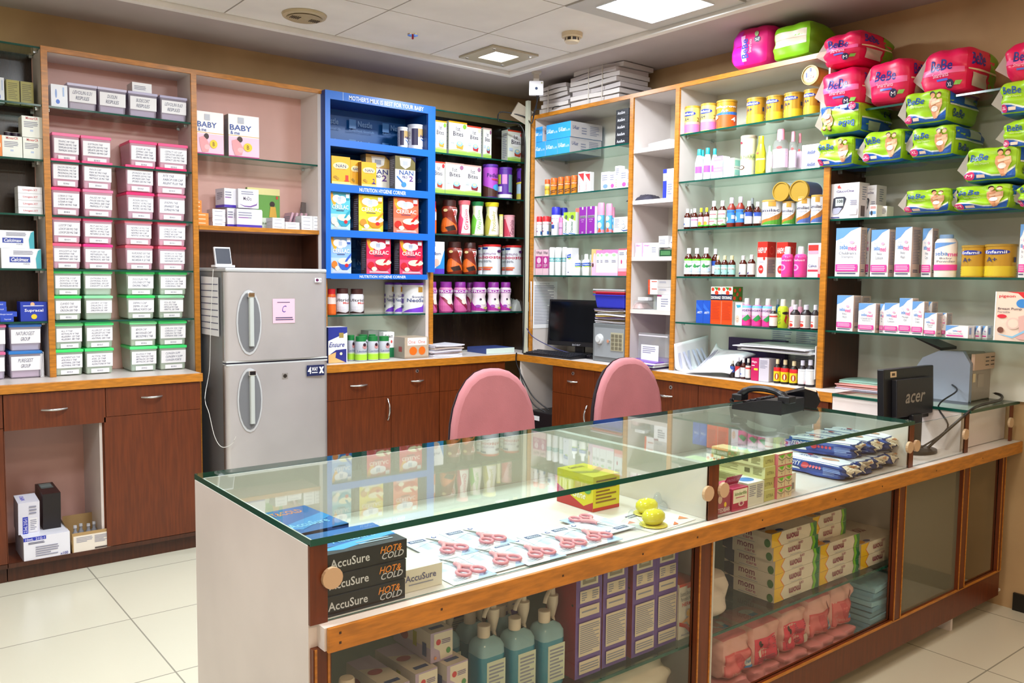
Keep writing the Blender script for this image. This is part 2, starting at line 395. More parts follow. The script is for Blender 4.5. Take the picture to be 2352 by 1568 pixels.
def row(view, frame, plane, z, place, items, sb=.02, **com):
    for it in items:
        key, xl, xr, yt = it[:4]; o = dict(com); o.update(it[4] if len(it) > 4 else {}); k = K[key]
        p = plane+o.get('sb', sb); ax = 1 if frame == 'A' else 0; oi = 1-ax
        a = vw(view, xl, yt); b = vw(view, xr, yt); m = ((a[0]+b[0])/2, a[1])
        if k['b'] == 'lat':
            w = .07
            for _ in range(3):
                q = un(m[0], m[1], ax, p+w/2); w = abs(b[0]-a[0])/FPX*(q-CAM).dot(_f)*.985
            pos = q[oi]; zt = q.z
        else:
            q0 = un(a[0], a[1], ax, p); q1 = un(b[0], b[1], ax, p); q = un(m[0], m[1], ax, p)
            w = abs(q1[oi]-q0[oi]); pos = (q0[oi]+q1[oi])/2; zt = q.z
        z0 = o.get('z', z)
        if k['b'] == 'lat' and 'rot' not in o: o['rot'] = -.35 if frame == 'A' else .45
        if 'yb' in o:
            yb = vw(view, 0, o['yb'])[1]; z0 = un(m[0], yb, ax, p).z
        h = o.get('h', zt-z0); d = o.get('d', k.get('d', w))
        if w < .004 or h < .004: print('BAD ITEM', key, place, w, h); continue
        g = make(key, w, d, h, o)
        dp = o.get('tz', 0)
        g.location = (pos, p, z0+.0008) if frame == 'A' else (p, pos, z0+.0008)
        g.rotation_euler = (0, dp, (0 if frame == 'A' else -pi/2)+o.get('rz', 0))
        desc = o.get('desc', k['desc'])
        thing(k['name'], desc, k['cat'], o.get('place', place), obj=g, sx=m[0], group=o.get('group'))
W = '#f2f2f4'
def BX(key, name, desc, col, art=(), **k): kind(key, 'box', name, 'box', desc, col=col, art=list(art), **k)
def BT(key, name, desc, prof, col, cap, art=(), cat='bottle', **k): kind(key, 'lat', name, cat, desc, prof=prof, col=col, cap=cap, art=list(art), **k)
SL = [Ls(.15, .1, .85, .9, 14)]
# infant food and cereal cartons
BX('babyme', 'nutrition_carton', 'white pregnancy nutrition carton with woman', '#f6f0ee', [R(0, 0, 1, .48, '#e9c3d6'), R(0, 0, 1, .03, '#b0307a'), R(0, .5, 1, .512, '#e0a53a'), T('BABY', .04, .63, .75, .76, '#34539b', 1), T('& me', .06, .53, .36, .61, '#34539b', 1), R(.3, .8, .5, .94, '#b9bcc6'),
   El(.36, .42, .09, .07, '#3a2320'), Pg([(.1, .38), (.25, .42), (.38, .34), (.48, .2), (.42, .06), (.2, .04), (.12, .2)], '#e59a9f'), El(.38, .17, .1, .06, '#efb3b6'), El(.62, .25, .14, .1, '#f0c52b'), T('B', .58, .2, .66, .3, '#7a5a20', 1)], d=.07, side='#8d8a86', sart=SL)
for key, n, nc in (('nan1', '1', '#d8352a'), ('nan2', '2', '#3a2f80')):
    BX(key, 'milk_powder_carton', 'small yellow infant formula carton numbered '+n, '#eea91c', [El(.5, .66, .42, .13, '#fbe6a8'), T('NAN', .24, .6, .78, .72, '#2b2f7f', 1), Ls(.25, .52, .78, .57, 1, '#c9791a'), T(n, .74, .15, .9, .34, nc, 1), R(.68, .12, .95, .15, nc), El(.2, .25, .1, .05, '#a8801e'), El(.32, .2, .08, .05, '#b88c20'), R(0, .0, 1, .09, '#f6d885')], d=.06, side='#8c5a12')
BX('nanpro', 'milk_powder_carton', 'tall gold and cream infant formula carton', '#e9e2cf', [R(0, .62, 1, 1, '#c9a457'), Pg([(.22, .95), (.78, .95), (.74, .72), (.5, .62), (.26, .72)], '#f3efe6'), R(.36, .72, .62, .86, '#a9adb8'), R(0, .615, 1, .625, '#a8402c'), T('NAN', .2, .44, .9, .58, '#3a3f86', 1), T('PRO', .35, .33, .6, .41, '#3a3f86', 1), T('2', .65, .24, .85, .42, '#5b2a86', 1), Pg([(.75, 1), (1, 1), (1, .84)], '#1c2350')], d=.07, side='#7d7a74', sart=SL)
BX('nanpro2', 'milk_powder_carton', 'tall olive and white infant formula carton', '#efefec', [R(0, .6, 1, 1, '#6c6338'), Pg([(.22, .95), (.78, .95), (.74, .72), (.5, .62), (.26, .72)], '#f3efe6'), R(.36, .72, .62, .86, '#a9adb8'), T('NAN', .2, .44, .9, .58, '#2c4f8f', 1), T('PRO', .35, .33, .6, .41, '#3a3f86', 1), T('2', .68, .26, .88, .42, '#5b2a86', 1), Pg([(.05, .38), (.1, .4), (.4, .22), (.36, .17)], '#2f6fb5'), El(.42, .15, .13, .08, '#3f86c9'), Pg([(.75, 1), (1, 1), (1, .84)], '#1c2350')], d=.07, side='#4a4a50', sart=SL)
def cerelac(key, desc, base, low, bowl, fruit, txt='#fdf6ec'):
    BX(key, 'cereal_carton', desc, base, [R(0, 0, 1, .42, low), Pg([(0, .95), (.12, .98), (.3, .7), (.2, .6), (.05, .8)], '#e8a52a'), El(.33, .82, .2, .1, '#f6f6fa'), El(.6, .80, .2, .1, '#f6f6fa'), El(.46, .76, .17, .09, '#f6f6fa'), R(.38, .74, .55, .86, '#b9c2d8'), R(.78, .82, .95, .96, '#eef3fb'), R(.78, .8, .95, .85, bowl), T('CERELAC', .1, .55, .9, .66, txt, 1), Ls(.3, .49, .7, .53, 1, 'ink'),
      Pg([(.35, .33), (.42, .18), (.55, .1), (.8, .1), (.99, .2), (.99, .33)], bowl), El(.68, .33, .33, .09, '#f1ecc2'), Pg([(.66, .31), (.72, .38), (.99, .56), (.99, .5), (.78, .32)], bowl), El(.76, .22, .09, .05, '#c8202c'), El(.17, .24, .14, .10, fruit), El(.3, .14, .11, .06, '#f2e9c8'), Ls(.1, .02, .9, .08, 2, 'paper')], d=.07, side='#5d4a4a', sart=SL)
cerelac('cer_teal', 'teal infant rice cereal carton', '#58b9cc', '#a9d6dc', '#2399b3', '#d9cfc6'); cerelac('cer_yel', 'yellow infant wheat cereal carton', '#e3d32c', '#eadc3c', '#e08a1c', '#c98a2e'); cerelac('cer_org', 'orange infant apple cereal carton', '#ea6c4c', '#f0826a', '#d8281f', '#d02a20')
cerelac('cer_blue', 'light blue infant vegetable cereal carton', '#8cb5ea', '#b5cdf2', '#2f5fc0', '#e07a2a'); cerelac('cer_red', 'crimson infant apple cherry cereal carton', '#d8214c', '#e0486e', '#c01830', '#c8202c')
def bites(key, desc, top, fruit, cap='#f2a51c', **kw):
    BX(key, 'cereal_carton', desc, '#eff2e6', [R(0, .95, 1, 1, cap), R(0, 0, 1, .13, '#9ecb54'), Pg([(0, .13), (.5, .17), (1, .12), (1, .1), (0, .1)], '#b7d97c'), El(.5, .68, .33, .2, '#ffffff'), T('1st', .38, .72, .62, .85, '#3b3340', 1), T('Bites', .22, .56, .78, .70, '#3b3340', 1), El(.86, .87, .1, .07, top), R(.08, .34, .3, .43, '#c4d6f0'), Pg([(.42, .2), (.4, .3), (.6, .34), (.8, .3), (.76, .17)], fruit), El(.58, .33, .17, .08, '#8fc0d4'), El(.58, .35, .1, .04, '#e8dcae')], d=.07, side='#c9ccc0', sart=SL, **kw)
bites('b1', 'white and green first foods carton with carrots', '#8cc63e', '#e2a23a'); bites('b2', 'white and green first foods carton with red spoon', '#f2e6c2', '#c02f34', '#d8452a'); bites('b3', 'white and green first foods carton with berries', '#a56a8e', '#8d2f3a', '#c9a59a'); bites('b4', 'white and green first foods carton with red badge', '#d2343c', '#b8452e', '#d8452a')
# cans and jars
BT('goldcan', 'formula_can', 'gold infant formula can', 'can', mat('gold_tin', '#c79a34', .3, .35), '#a8842a', [R(0, 0, 1, .35, '#d6bc2a'), El(.38, .84, .26, .09, '#2a3aa0'), T('Enfamil', .18, .79, .58, .89, '#ffffff', 1), T('A+', .22, .5, .42, .66, '#2e3668', 1), T('1', .72, .48, .78, .66, '#2e3668'), Ls(.12, .06, .85, .26, 3, '#9a7a22')], rng=(.04, .9), cat='can', capname='lid')
BT('pinkcan', 'formula_can', 'pink and yellow infant formula can', 'can', '#eed66a', '#c49a2e', [R(0, 0, 1, .34, '#e878b4'), R(0, .34, 1, .44, '#eaa79a'), El(.4, .78, .28, .1, '#2a3aa0'), T('Enfamil', .2, .73, .6, .83, '#ffffff', 1), T('A+', .24, .48, .44, .64, '#2e3668', 1), T('2', .72, .45, .82, .62, '#7a4a3a')], rng=(.04, .9), cat='can', capname='lid')
BT('orgcan', 'formula_can', 'orange growing-up formula can', 'can', '#c98c1e', '#b8902c', [R(0, 0, 1, .52, '#ee5a1c'), Pg([(0, .52), (.4, .6), (.95, .62), (.95, .5), (.4, .5)], '#2f6fd0'), T('Enfagrow', .15, .76, .85, .88, '#f4f4ff', 1), T('A+', .4, .6, .6, .72, '#f4f4ff', 1), T('4', .68, .22, .82, .4, '#fff', 1), El(.22, .42, .1, .08, '#f0e6d0')], rng=(.04, .9), cat='can', capname='lid')
SIMA = [R(0, 0, 1, 1, W), Pg([(0, .0), (.1, .18), (.45, .28), (.75, .5), (.95, .85), (1, 1), (1, 0)], '#b5732c'), Pg([(.15, 0), (.35, .12), (.7, .22), (.95, .6), (1, .7), (1, 0)], None), R(.42, .8, .62, 1, '#c8963a'), T('Similac', .12, .56, .72, .7, '#3a3a58', 1), T('Advance', .2, .44, .62, .53, '#6d6f86')]
def sima(c): a = list(SIMA); a[2] = Pg(SIMA[2][1], c); return a
BT('simgreen', 'formula_can', 'white and green infant formula can', 'can', W, '#c49a4a', sima('#4f9a2c'), rng=(.03, .92), cat='can', capname='lid'); BT('simblue', 'formula_can', 'white and blue infant formula can', 'can', W, '#c49a4a', sima('#4d68b0'), rng=(.03, .92), cat='can', capname='lid')
BT('neosure', 'formula_can', 'white and purple infant formula can', 'can', '#eef0f6', '#7a3fb8', [R(0, 0, 1, 1, W), Pg([(.15, 0), (.35, .12), (.7, .22), (.95, .6), (1, .7), (1, 0)], '#7d3fd0'), R(.58, .78, .72, .98, '#c8963a'), T('Similac', .42, .56, .82, .64, '#3a4a88'), T('NeoSure', .3, .4, .9, .54, '#3a4a88', 1), R(.04, .6, .2, .7, '#6b4ab0'), R(.04, .35, .2, .52, '#6b4ab0'), R(.04, .16, .2, .27, '#4a5078')], rng=(.03, .88), cat='can', capname='lid')
BT('nancan', 'formula_can', 'white and silver infant formula can', 'can', '#cfd0da', '#cdd2dc', [R(.3, .18, .52, .92, '#2a2548'), R(.52, .55, .95, .92, '#b89a62'), R(.52, .12, 1, .5, W), T('NAN', .6, .52, .95, .64, '#2b2f7f', 1), Pg([(.6, .45), (.85, .26), (.9, .3), (.64, .48)], '#3a66b0'), Ls(.02, .2, .26, .8, 8)], rng=(.04, .9), cat='can', capname='lid')
BT('pedia', 'nutrition_can', 'purple child nutrition can', 'can', '#5b2a9a', '#5a2c9e', [R(0, .2, 1, 1, '#b04ac0'), Pg([(0, .42), (.4, .3), (.7, .2), (1, .25), (1, 0), (0, 0)], '#4a2a22'), T('PediaSure', .3, .66, 1, .8, '#2a1c66', 1), El(.68, .32, .16, .11, '#49a5e0'), Pg([(.45, .62), (.95, .6), (.95, .54), (.5, .56)], '#c03a5a')], rng=(.03, .9), cat='can', capname='lid')
BT('pedia2', 'nutrition_can', 'purple child nutrition can turned to its back', 'can', '#5b2a9a', '#5a2c9e', [R(.05, .5, .25, .85, '#c9d04a'), R(.3, .5, .5, .85, '#d08ac8'), R(.56, .2, .9, .85, '#7aa0a0'), R(.06, .22, .3, .42, '#e8e8f0'), R(0, 0, 1, .13, '#eee')], rng=(.03, .9), cat='can', capname='lid')
BT('pedia3', 'nutrition_can', 'purple and yellow child nutrition can', 'can', '#6b3aa8', '#5a2c9e', [R(0, .2, 1, .6, '#bcd6e8'), R(0, 0, 1, .2, '#d8cc5a'), T('iaSure', .1, .64, .9, .8, '#1c1440', 1), Pg([(0, .6), (.5, .64), (1, .72), (1, .66), (.5, .58), (0, .54)], '#e0cc3a')], rng=(.03, .9), cat='can', capname='lid')
BT('immuno', 'immunity_can', 'white immunity drink can with red lid', 'can', '#eceef4', '#d62a2c', [R(.04, .91, .3, .98, '#2a3f9a'), T('immuno', .1, .7, .55, .8, '#7a3a8a'), T('boosters', .1, .56, .92, .69, '#c82a58', 1), T('100%', .12, .42, .42, .5, '#444a60'), R(.12, .2, .45, .25, '#e8763a'), R(.12, .13, .4, .18, '#e0503a'), El(.68, .84, .1, .05, '#5a2a6a')], rng=(.04, .92), cat='can', capname='lid')
BT('propl', 'protein_jar', 'pink protein powder jar with purple lid', 'waist', '#c94a9a', '#8a2a92', [R(.0, .62, 1, 1, '#f0e6ee'), R(.3, .1, 1, .66, '#efe3ea'), R(.05, .78, .95, .92, '#a23aa6'), T('PRO-PL', .12, .8, .9, .9, '#fff', 1), Pg([(.0, .76), (.25, .62), (.55, .35), (.9, .15), (1, 0), (.3, 0), (.0, .3)], '#c65a96'), Pg([(.2, .62), (.35, .6), (.75, .28), (.9, .1), (.75, .05), (.5, .3)], '#8a2140'), El(.6, .42, .1, .12, '#e8d8c8')], rng=(.04, .8), cat='jar', capname='lid')
BT('propl2', 'protein_jar', 'white floral protein powder jar with purple lid', 'waist', '#ead6e2', '#8a2a92', [R(.05, .78, .95, .92, '#a23aa6'), T('PRO-PL', .12, .8, .9, .9, '#fff', 1), Pg([(0, .5), (.3, .2), (.8, .0), (0, 0)], '#b02a9a'), El(.6, .4, .12, .14, '#f2efe2'), El(.5, .5, .05, .05, '#3a2340'), El(.8, .5, .05, .05, '#3a2340'), El(.4, .2, .1, .06, '#9a4ab0'), El(.72, .12, .12, .05, '#c8c86a')], rng=(.04, .8), cat='jar', capname='lid')
BT('protx', 'protein_jar', 'orange and maroon protein jar with brown lid', 'waist', '#7a2312', '#3a1712', [Pg([(.5, 1), (1, 1), (1, .3), (.8, .4)], '#efe6e2'), Pg([(0, .5), (.3, .6), (.7, .3), (.8, .1), (.2, .0), (0, .1)], '#d8641c'), T('B', .6, .68, .74, .88, '#c8363a', 1), El(.3, .88, .08, .06, '#d8c48a'), Pg([(.3, .2), (.6, .3), (.7, .1), (.4, .04)], '#2a0f0a')], rng=(.06, .78), cat='jar', capname='lid')
def gravi(key, desc, col, cap, txt, c2): BT(key, 'protein_jar', desc, 'cone', col, cap, [R(.3, 0, .75, 1, '#f1ece4'), Pg([(0, .0), (.3, .0), (.4, .5), (.2, .7), (0, .5)], c2), T(txt, .42, .12, .62, .84, c2, 1, 90), R(.8, .6, .9, .75, '#4a4a7a'), R(.8, .45, .9, .57, c2)], rng=(.05, .88), cat='jar', capname='lid')
gravi('gravi', 'pink tapered protein jar with coral lid', '#e87f92', '#f2707c', 'Gravibio', '#d0406a'); gravi('slim', 'green and cream tapered jar with green lid', '#dfe6bc', '#1e7a42', 'Way2Slim', '#6bbf3a'); gravi('protib', 'pale yellow tapered jar with yellow lid', '#e4e2a0', '#ecd82c', 'Protibaby', '#b8b04a')
BT('gravican', 'protein_can', 'small pink protein can', 'can', '#e6a9b4', '#e8a0a8', [Pg([(0, 0), (.5, 0), (.2, .9), (0, .9)], '#c8405a'), T('Gravibio', .45, .1, .66, .85, '#8a4a66', 1, 90), R(.8, .6, .92, .8, '#4a5a9a')], rng=(.04, .9), cat='can', capname='lid'); BT('yelcan', 'protein_can', 'small pale yellow protein can', 'can', '#e6e3b0', '#e0d24a', [T('Protibaby', .4, .1, .6, .85, '#8a8a5a', 1, 90)], rng=(.04, .9), cat='can', capname='lid')
BT('ultrich', 'protein_jar', 'white protein jar with brown lid', 'jar', '#eceaf0', '#4a2420', [T('Ultrich', .12, .68, .9, .84, '#33222c', 1), T('Mom', .5, .54, .85, .66, '#d8453a', 1), El(.4, .3, .2, .1, '#dcd8e0'), Pg([(0, .02), (.3, .12), (.6, .05), (1, .25), (1, 0), (0, 0)], '#3a1f1c')], rng=(.04, .72), cat='jar', capname='lid')
BT('orgjar', 'supplement_jar', 'orange supplement jar with red cap', 'jar', '#e8641c', '#d2222a', [R(0, .5, 1, .85, '#f0ddd6'), R(0, .0, 1, .45, '#ea6a22'), T('Herbal', .4, .82, .85, .9, '#d2222a')], rng=(.04, .8), cat='jar')
BT('lacton', 'granules_jar', 'silver and lime granules jar with green lid', 'jar', '#b9bcc6', '#1c7a3c', [R(0, 0, 1, .3, '#a6d83a'), R(0, .3, 1, .36, '#c4dca0'), T('Lactonic', .3, .42, .9, .54, '#6a7a9a', 1), El(.66, .72, .12, .12, '#c88a8a'), El(.64, .82, .08, .09, '#3a1f2c'), Pg([(.85, .72), (1, .84), (1, .66)], '#2a8a4a')], rng=(.04, .8), cat='jar', capname='lid')
# cartons
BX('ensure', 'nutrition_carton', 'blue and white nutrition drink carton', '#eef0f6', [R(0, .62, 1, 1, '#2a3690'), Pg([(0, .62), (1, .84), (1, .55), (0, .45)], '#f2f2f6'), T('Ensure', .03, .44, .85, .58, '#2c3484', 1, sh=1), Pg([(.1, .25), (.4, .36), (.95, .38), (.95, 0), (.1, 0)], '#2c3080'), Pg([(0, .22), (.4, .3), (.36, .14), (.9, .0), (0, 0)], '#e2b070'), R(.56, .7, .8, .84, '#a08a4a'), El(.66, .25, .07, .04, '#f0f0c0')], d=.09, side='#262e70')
BX('galact', 'medicine_carton', 'white carton with green base', W, [R(0, 0, 1, .38, '#1c7a4c'), T('Galact', .1, .78, .85, .9, '#333', 1), El(.75, .62, .08, .06, '#d8504a')], d=.05); BX('greybx', 'carton', 'plain grey carton', '#8f958c', [Ls(.1, .2, .8, .8, 6)], d=.1)
BX('orngtray', 'tablet_carton', 'shrink-wrapped carton of orange tablets', '#b9a792', [R(.12, .62, .92, .98, '#eceaea'), T('One  One', .15, .7, .85, .86, '#d8644a'), El(.35, .35, .16, .2, '#ea6a14'), El(.72, .35, .14, .2, '#ea6a14'), R(0, 0, 1, .08, '#a08c76')], d=.16, side='#a0968a', sart=[R(.55, .3, .8, .55, '#a04a4a')])
BX('momcart', 'nutrition_carton', 'white and blue maternal nutrition carton', '#f0f2f6', [R(0, 0, 1, .16, '#5a3ac0'), Pg([(.3, .16), (.7, .3), (1, .75), (1, .16)], '#2a8ad8'), T('Mom', .2, .58, .75, .68, '#4a4a80', 1), El(.45, .35, .2, .12, '#e8c2b4'), Pg([(.1, .98), (.35, .98), (.35, .85), (.2, .8)], '#5a4030')], d=.07)
BX('ukaur', 'tube_carton', 'long blue and white cream carton', '#2f9ae6', [T('U-Kaur', .06, .42, .62, .7, '#eaf4ff', 1), T('Cn 375', .64, .4, .94, .52, '#eaf4ff')], d=.28, side='#c9c3c6', sart=[T('U-Kaur', .06, .5, .26, .75, '#3a4a80', 1), Ls(.34, .2, .5, .7, 3), Ls(.6, .2, .9, .85, 6)], top='#cfc9cc')
BX('accu', 'test_kit_carton', 'flat black health kit carton', '#12131c', [T('AccuSure', .12, .3, .7, .72, '#e8e8f0', 1)], d=.16, top='#1b2a50')
BX('white', 'medicine_box', 'small white medicine box', W, [Ls(.1, .25, .7, .7, 3), R(0, 0, 1, .06, '#c9c9d4')], d=.05, side='#d5d2d2'); BX('flatw', 'medicine_box', 'thin white medicine box', W, [Ls(.15, .3, .8, .6, 1, 'greyink')], d=.09, side='#cfcdd2'); BX('orgbx', 'medicine_box', 'thin orange medicine box', '#f08a3c', [Ls(.1, .3, .8, .7, 1, '#fbe2c4')], d=.07, side='#d8702c')
BX('wedge', 'leaflet_box', 'narrow white carton with blue pattern', '#eef2fa', [El(.3, .6, .06, .2, '#8aa6e0'), El(.4, .25, .12, .1, '#4a76d8'), R(.7, .5, .8, .9, '#a9c2ea')], d=.06)
BX('modo', 'medicine_carton', 'white carton with purple base stripe', '#ebeaf2', [R(0, 0, 1, .14, '#4a32a8'), Ls(.06, .45, .6, .85, 3), R(.06, .5, .45, .54, '#9a5aa8')], d=.13, side='#cfccd8', sart=[R(0, 0, 1, .14, '#4a32a8'), Ls(.2, .4, .8, .8, 4)])
BX('modo2', 'medicine_carton', 'white carton with wavy purple line', '#ecebf0', [T('MoDo', .25, .4, .65, .6, '#5a5068', 1), Pg([(0, .22), (.3, .12), (.6, .12), (.9, .25), (.98, .45), (.9, .16), (.6, .04), (.3, .06)], '#7a5a9a'), Ls(.15, .68, .75, .9, 2)], d=.12, side='#c2c0c8')
BX('calci', 'medicine_carton', 'white calcium tablet carton', '#eef2f8', [R(.2, .3, .72, .58, '#3c4fa8'), T('Calcimax', .24, .35, .68, .54, '#fff', 1, sh=1), Pg([(.88, 0), (1, 0), (1, 1), (.92, .9), (.86, .5)], '#4ab0c0'), Ls(.3, .68, .8, .9, 3), T('FORTE', .55, .2, .7, .26, 'ink')], d=.1)
BX('supra', 'medicine_carton', 'blue calcium tablet carton with sun mark', '#1f3aa8', [T('Supracal', .15, .45, .85, .64, '#f2f2fa', 1), El(.5, .24, .11, .13, '#e8c82c'), El(.45, .88, .08, .1, '#f0b48a'), Ls(.1, .74, .9, .84, 1, '#c9d0f0')], d=.1); BX('supra2', 'medicine_box', 'thin blue calcium tablet box', '#2a4cc0', [T('Supracal', .3, .3, .8, .65, '#d5dcf5', 1)], d=.1)
BX('minear', 'medicine_carton', 'white carton with red heading', '#eef2ea', [T('MinearCR', .2, .84, .8, .96, '#d0342c', 1), Ls(.1, .45, .8, .75, 4), R(.4, .28, .55, .36, '#b9c9e8')], d=.1); BX('livo', 'medicine_box', 'thin white box with red lettering', '#f2f4fa', [T('Livogen-XT', .2, .3, .8, .65, '#d0384a', 1)], d=.1)
BX('olive', 'medicine_carton', 'olive green carton with black edge', '#b0a852', [Ls(.15, .2, .85, .9, 9, '#7d7636'), R(0, 0, .03, 1, '#1a1a1a')], d=.06)
BX('greenpk', 'garment_pack', 'green packet with seated woman picture', '#5f9440', [R(0, .84, 1, 1, '#d5cc8c'), R(0, 0, 1, .28, '#cfd8c8'), R(.0, .28, .45, .44, '#e0e2dc'), T('nisarg', .2, .1, .7, .18, '#5a7a5a'), El(.76, .62, .08, .07, '#2c1a16'), Pg([(.66, .3), (.9, .3), (.86, .56), (.7, .56)], '#c99a3a'), R(.88, .75, .94, .82, '#c8352a')], d=.03)
BX('card', 'booklet', 'thin pink card standing on edge', '#cfa5b4', [], d=.16, side='#c8a0b0', sart=[Ls(.1, .2, .9, .8, 6)])
# B wall cartons
BX('lavend', 'cream_carton', 'white and violet cream carton', '#eef0f8', [Ls(.1, .5, .8, .85, 3), El(.55, .2, .3, .12, '#7a9ae0'), T('Tx', .2, .42, .5, .5, '#d0507a')], d=.04); BX('pinkct', 'cream_carton', 'white and pink cream carton', '#f4eef4', [Ls(.1, .5, .8, .85, 3), El(.55, .2, .3, .12, '#d858a8'), T('Tx', .2, .42, .5, .5, '#d0507a')], d=.04); BX('iso', 'cream_carton', 'white carton with green lettering', '#f0f4f0', [T('ISO', .1, .08, .4, .42, '#8ac83a', 1, 90), Ls(.2, .6, .8, .9, 4)], d=.04)
BX('redwt', 'ointment_carton', 'white carton with red diagonal corner', '#f4f2f2', [Pg([(0, .92), (.9, .92), (.9, .5)], '#d8343a'), T('Panderm', .15, .08, .35, .5, '#c84a5a', 1, 90)], d=.03)
BX('decdan', 'shampoo_carton', 'white carton with lime green top', '#eef4f0', [Pg([(0, 1), (1, 1), (1, .6), (0, .75)], '#a8d83a'), El(.5, .78, .25, .1, '#5a6a5a'), T('Danclear', .25, .1, .6, .6, '#4a7a6a', 1, 90), Pg([(0, .08), (1, .03), (1, 0), (0, .04)], '#3a7ac8')], d=.04, side='#dfe6e0'); BX('orgct', 'shampoo_carton', 'orange and cream carton', '#eeb088', [R(.0, .85, 1, 1, '#ea6a5a'), T('Danclear', .35, .1, .65, .6, '#7a5a5a', 1, 90)], d=.04)
BX('purple', 'wash_carton', 'tall purple skin care carton', '#8a2a9e', [R(.1, .58, 1, .68, '#8f8496'), R(.4, .9, .6, 1, '#cfcfd8'), T('Sesderma', .15, .6, .9, .66, '#4a4a52'), T('ACTIVE', .25, .5, .75, .54, '#e4cdea'), T('HAIR', .35, .43, .65, .46, '#e4cdea'), T('200', .4, .02, .65, .09, '#e4cdea', 1)], d=.05, side='#efe9f0'); BX('bfbox', 'pad_carton', 'white carton with mother and child outline', '#f2f4ea', [Ls(.05, .3, .4, .9, 7), El(.62, .62, .1, .14, '#6a7a9a'), El(.62, .62, .08, .11, '#f2f4ea'), El(.68, .38, .12, .15, '#6a7a9a'), El(.68, .38, .1, .12, '#f2f4ea'), Pg([(.45, .2), (.7, .12), (1, .16), (1, .1), (.7, .05)], '#3a5aa0')], d=.06)
BX('vwash', 'wash_carton', 'pale pink carton with magenta panel', '#e6c4d0', [R(.02, .27, .98, .74, '#b82a8c'), T('VWash', .1, .82, .9, .94, '#5a4a5a', 1), El(.5, .58, .28, .12, '#e8c8e0'), Ls(.2, .3, .85, .44, 4, '#e8c8e0')], d=.05, side='#a890a0', sart=[R(0, .27, 1, .74, '#a82680')]); BX('ceta', 'lotion_carton', 'white and lavender carton with blue badge', '#dfe2f2', [Pg([(.1, .74), (.85, .78), (.85, .64), (.5, .6), (.12, .64)], '#2a5ac0'), T('Cetaphil', .2, .66, .8, .73, '#fff', 1), Pg([(.3, .62), (.9, .65), (.9, .62), (.5, .58)], '#b8d83a'), R(.35, .1, .5, .13, 'ink')], d=.06, side='#e8eaf0')
BX('momorg', 'cream_carton', 'orange and lilac carton with mother', '#e8b878', [R(.1, 0, 1, .5, '#d8b8d8'), El(.7, .6, .3, .25, '#e6c8e0'), El(.35, .4, .2, .08, '#5a2a20')], d=.05); BX('pinktop', 'wash_carton', 'white carton with pink top band', '#f0f0f6', [R(0, .85, 1, 1, '#e884bc'), El(.5, .82, .35, .06, '#f6f6f6'), El(.5, .8, .25, .05, '#a8dca0'), R(0, 0, 1, .12, '#f0b4d8'), Ls(.2, .5, .8, .62, 2)], d=.07, side='#cbb2c4'); BX('redct', 'wash_carton', 'white and coral carton with petal mark', '#eaf0f8', [R(0, .95, 1, 1, '#e05a78'), R(0, 0, 1, .16, '#f0687c'), R(0, .16, 1, .28, '#f0b0c0'), El(.45, .52, .1, .08, '#c03a78'), Ls(.15, .76, .8, .88, 2)], d=.06)
BX('alegra', 'cream_carton', 'white and pale pink small carton', '#eec8ec', [T('Allegra', .12, .74, .8, .86, '#a83aa0', 1), R(0, 0, 1, .3, '#f4ecf4')], d=.05); BX('grnbk', 'medicine_carton', 'dark green low carton', '#1d4a2c', [Ls(.1, .2, .9, .8, 3, '#6aa86a')], d=.08); BX('redend', 'medicine_carton', 'white carton with orange-red end', '#ece8ea', [R(0, 0, .08, 1, '#ea4a24'), Ls(.15, .6, .4, .85, 1, '#c8503a'), R(.42, 0, 1, 1, '#b9b4b2'), Ls(.5, .5, .8, .8, 2)], d=.09); BX('oligo', 'medicine_carton', 'white and royal blue carton', '#eef0f8', [R(0, 0, .36, .6, '#2a3ad0'), R(0, .86, .36, 1, '#2a3ad0'), T('Oligocare', .08, .68, .95, .76, '#e0645a'), Ls(.45, .1, .9, .5, 5)], d=.1); BX('bigflat', 'document_box', 'flat white lidded box', '#f2f0f6', [Ls(.05, .4, .3, .6, 1, '#d5d2da')], d=.2)
BX('amsoft', 'cream_carton', 'small white and violet ointment box', '#f0eef6', [R(0, .55, 1, 1, '#a48ac8'), Ls(.1, .65, .8, .85, 1, 'paper')], d=.06); BX('tealbx', 'cream_carton', 'small white and mint ointment box', '#eff4f4', [R(.2, .3, .8, .85, '#c4e8e4')], d=.08, side='#dfe8e6', sart=[R(.1, .2, 1, .8, '#9adad4')]); BX('amiso', 'soap_carton', 'white soap carton with grey swoosh', '#eeeef4', [Pg([(.2, .2), (.45, .75), (.75, .4), (.9, .2), (.6, .1)], '#a9abb8'), T('AmiSoft', .3, .2, .75, .48, '#3a4a90', 1, sh=1)], d=.1, top='#f6f6fa')
BX('haem', 'syrup_carton', 'red and white syrup carton with apple', '#f4eeec', [R(0, .56, 1, 1, '#e62a1e'), T('HAEM UP', .05, .68, .95, .84, '#f8e8e4', 1, sh=1), Pg([(.7, .62), (.84, .52), (.7, .46), (.58, .52)], '#e62a1e'), El(.4, .22, .26, .12, '#d82a28'), T('Dr.M', .28, .19, .54, .25, '#f8e8e4', 1), Ls(.2, .4, .7, .45, 2)], d=.075, side='#dcc0b8', sart=[R(0, .56, 1, 1, '#d2281e'), El(.5, .76, .25, .12, '#e86a5a'), El(.5, .76, .22, .1, '#d2281e'), Ls(.1, .1, .9, .5, 9)])
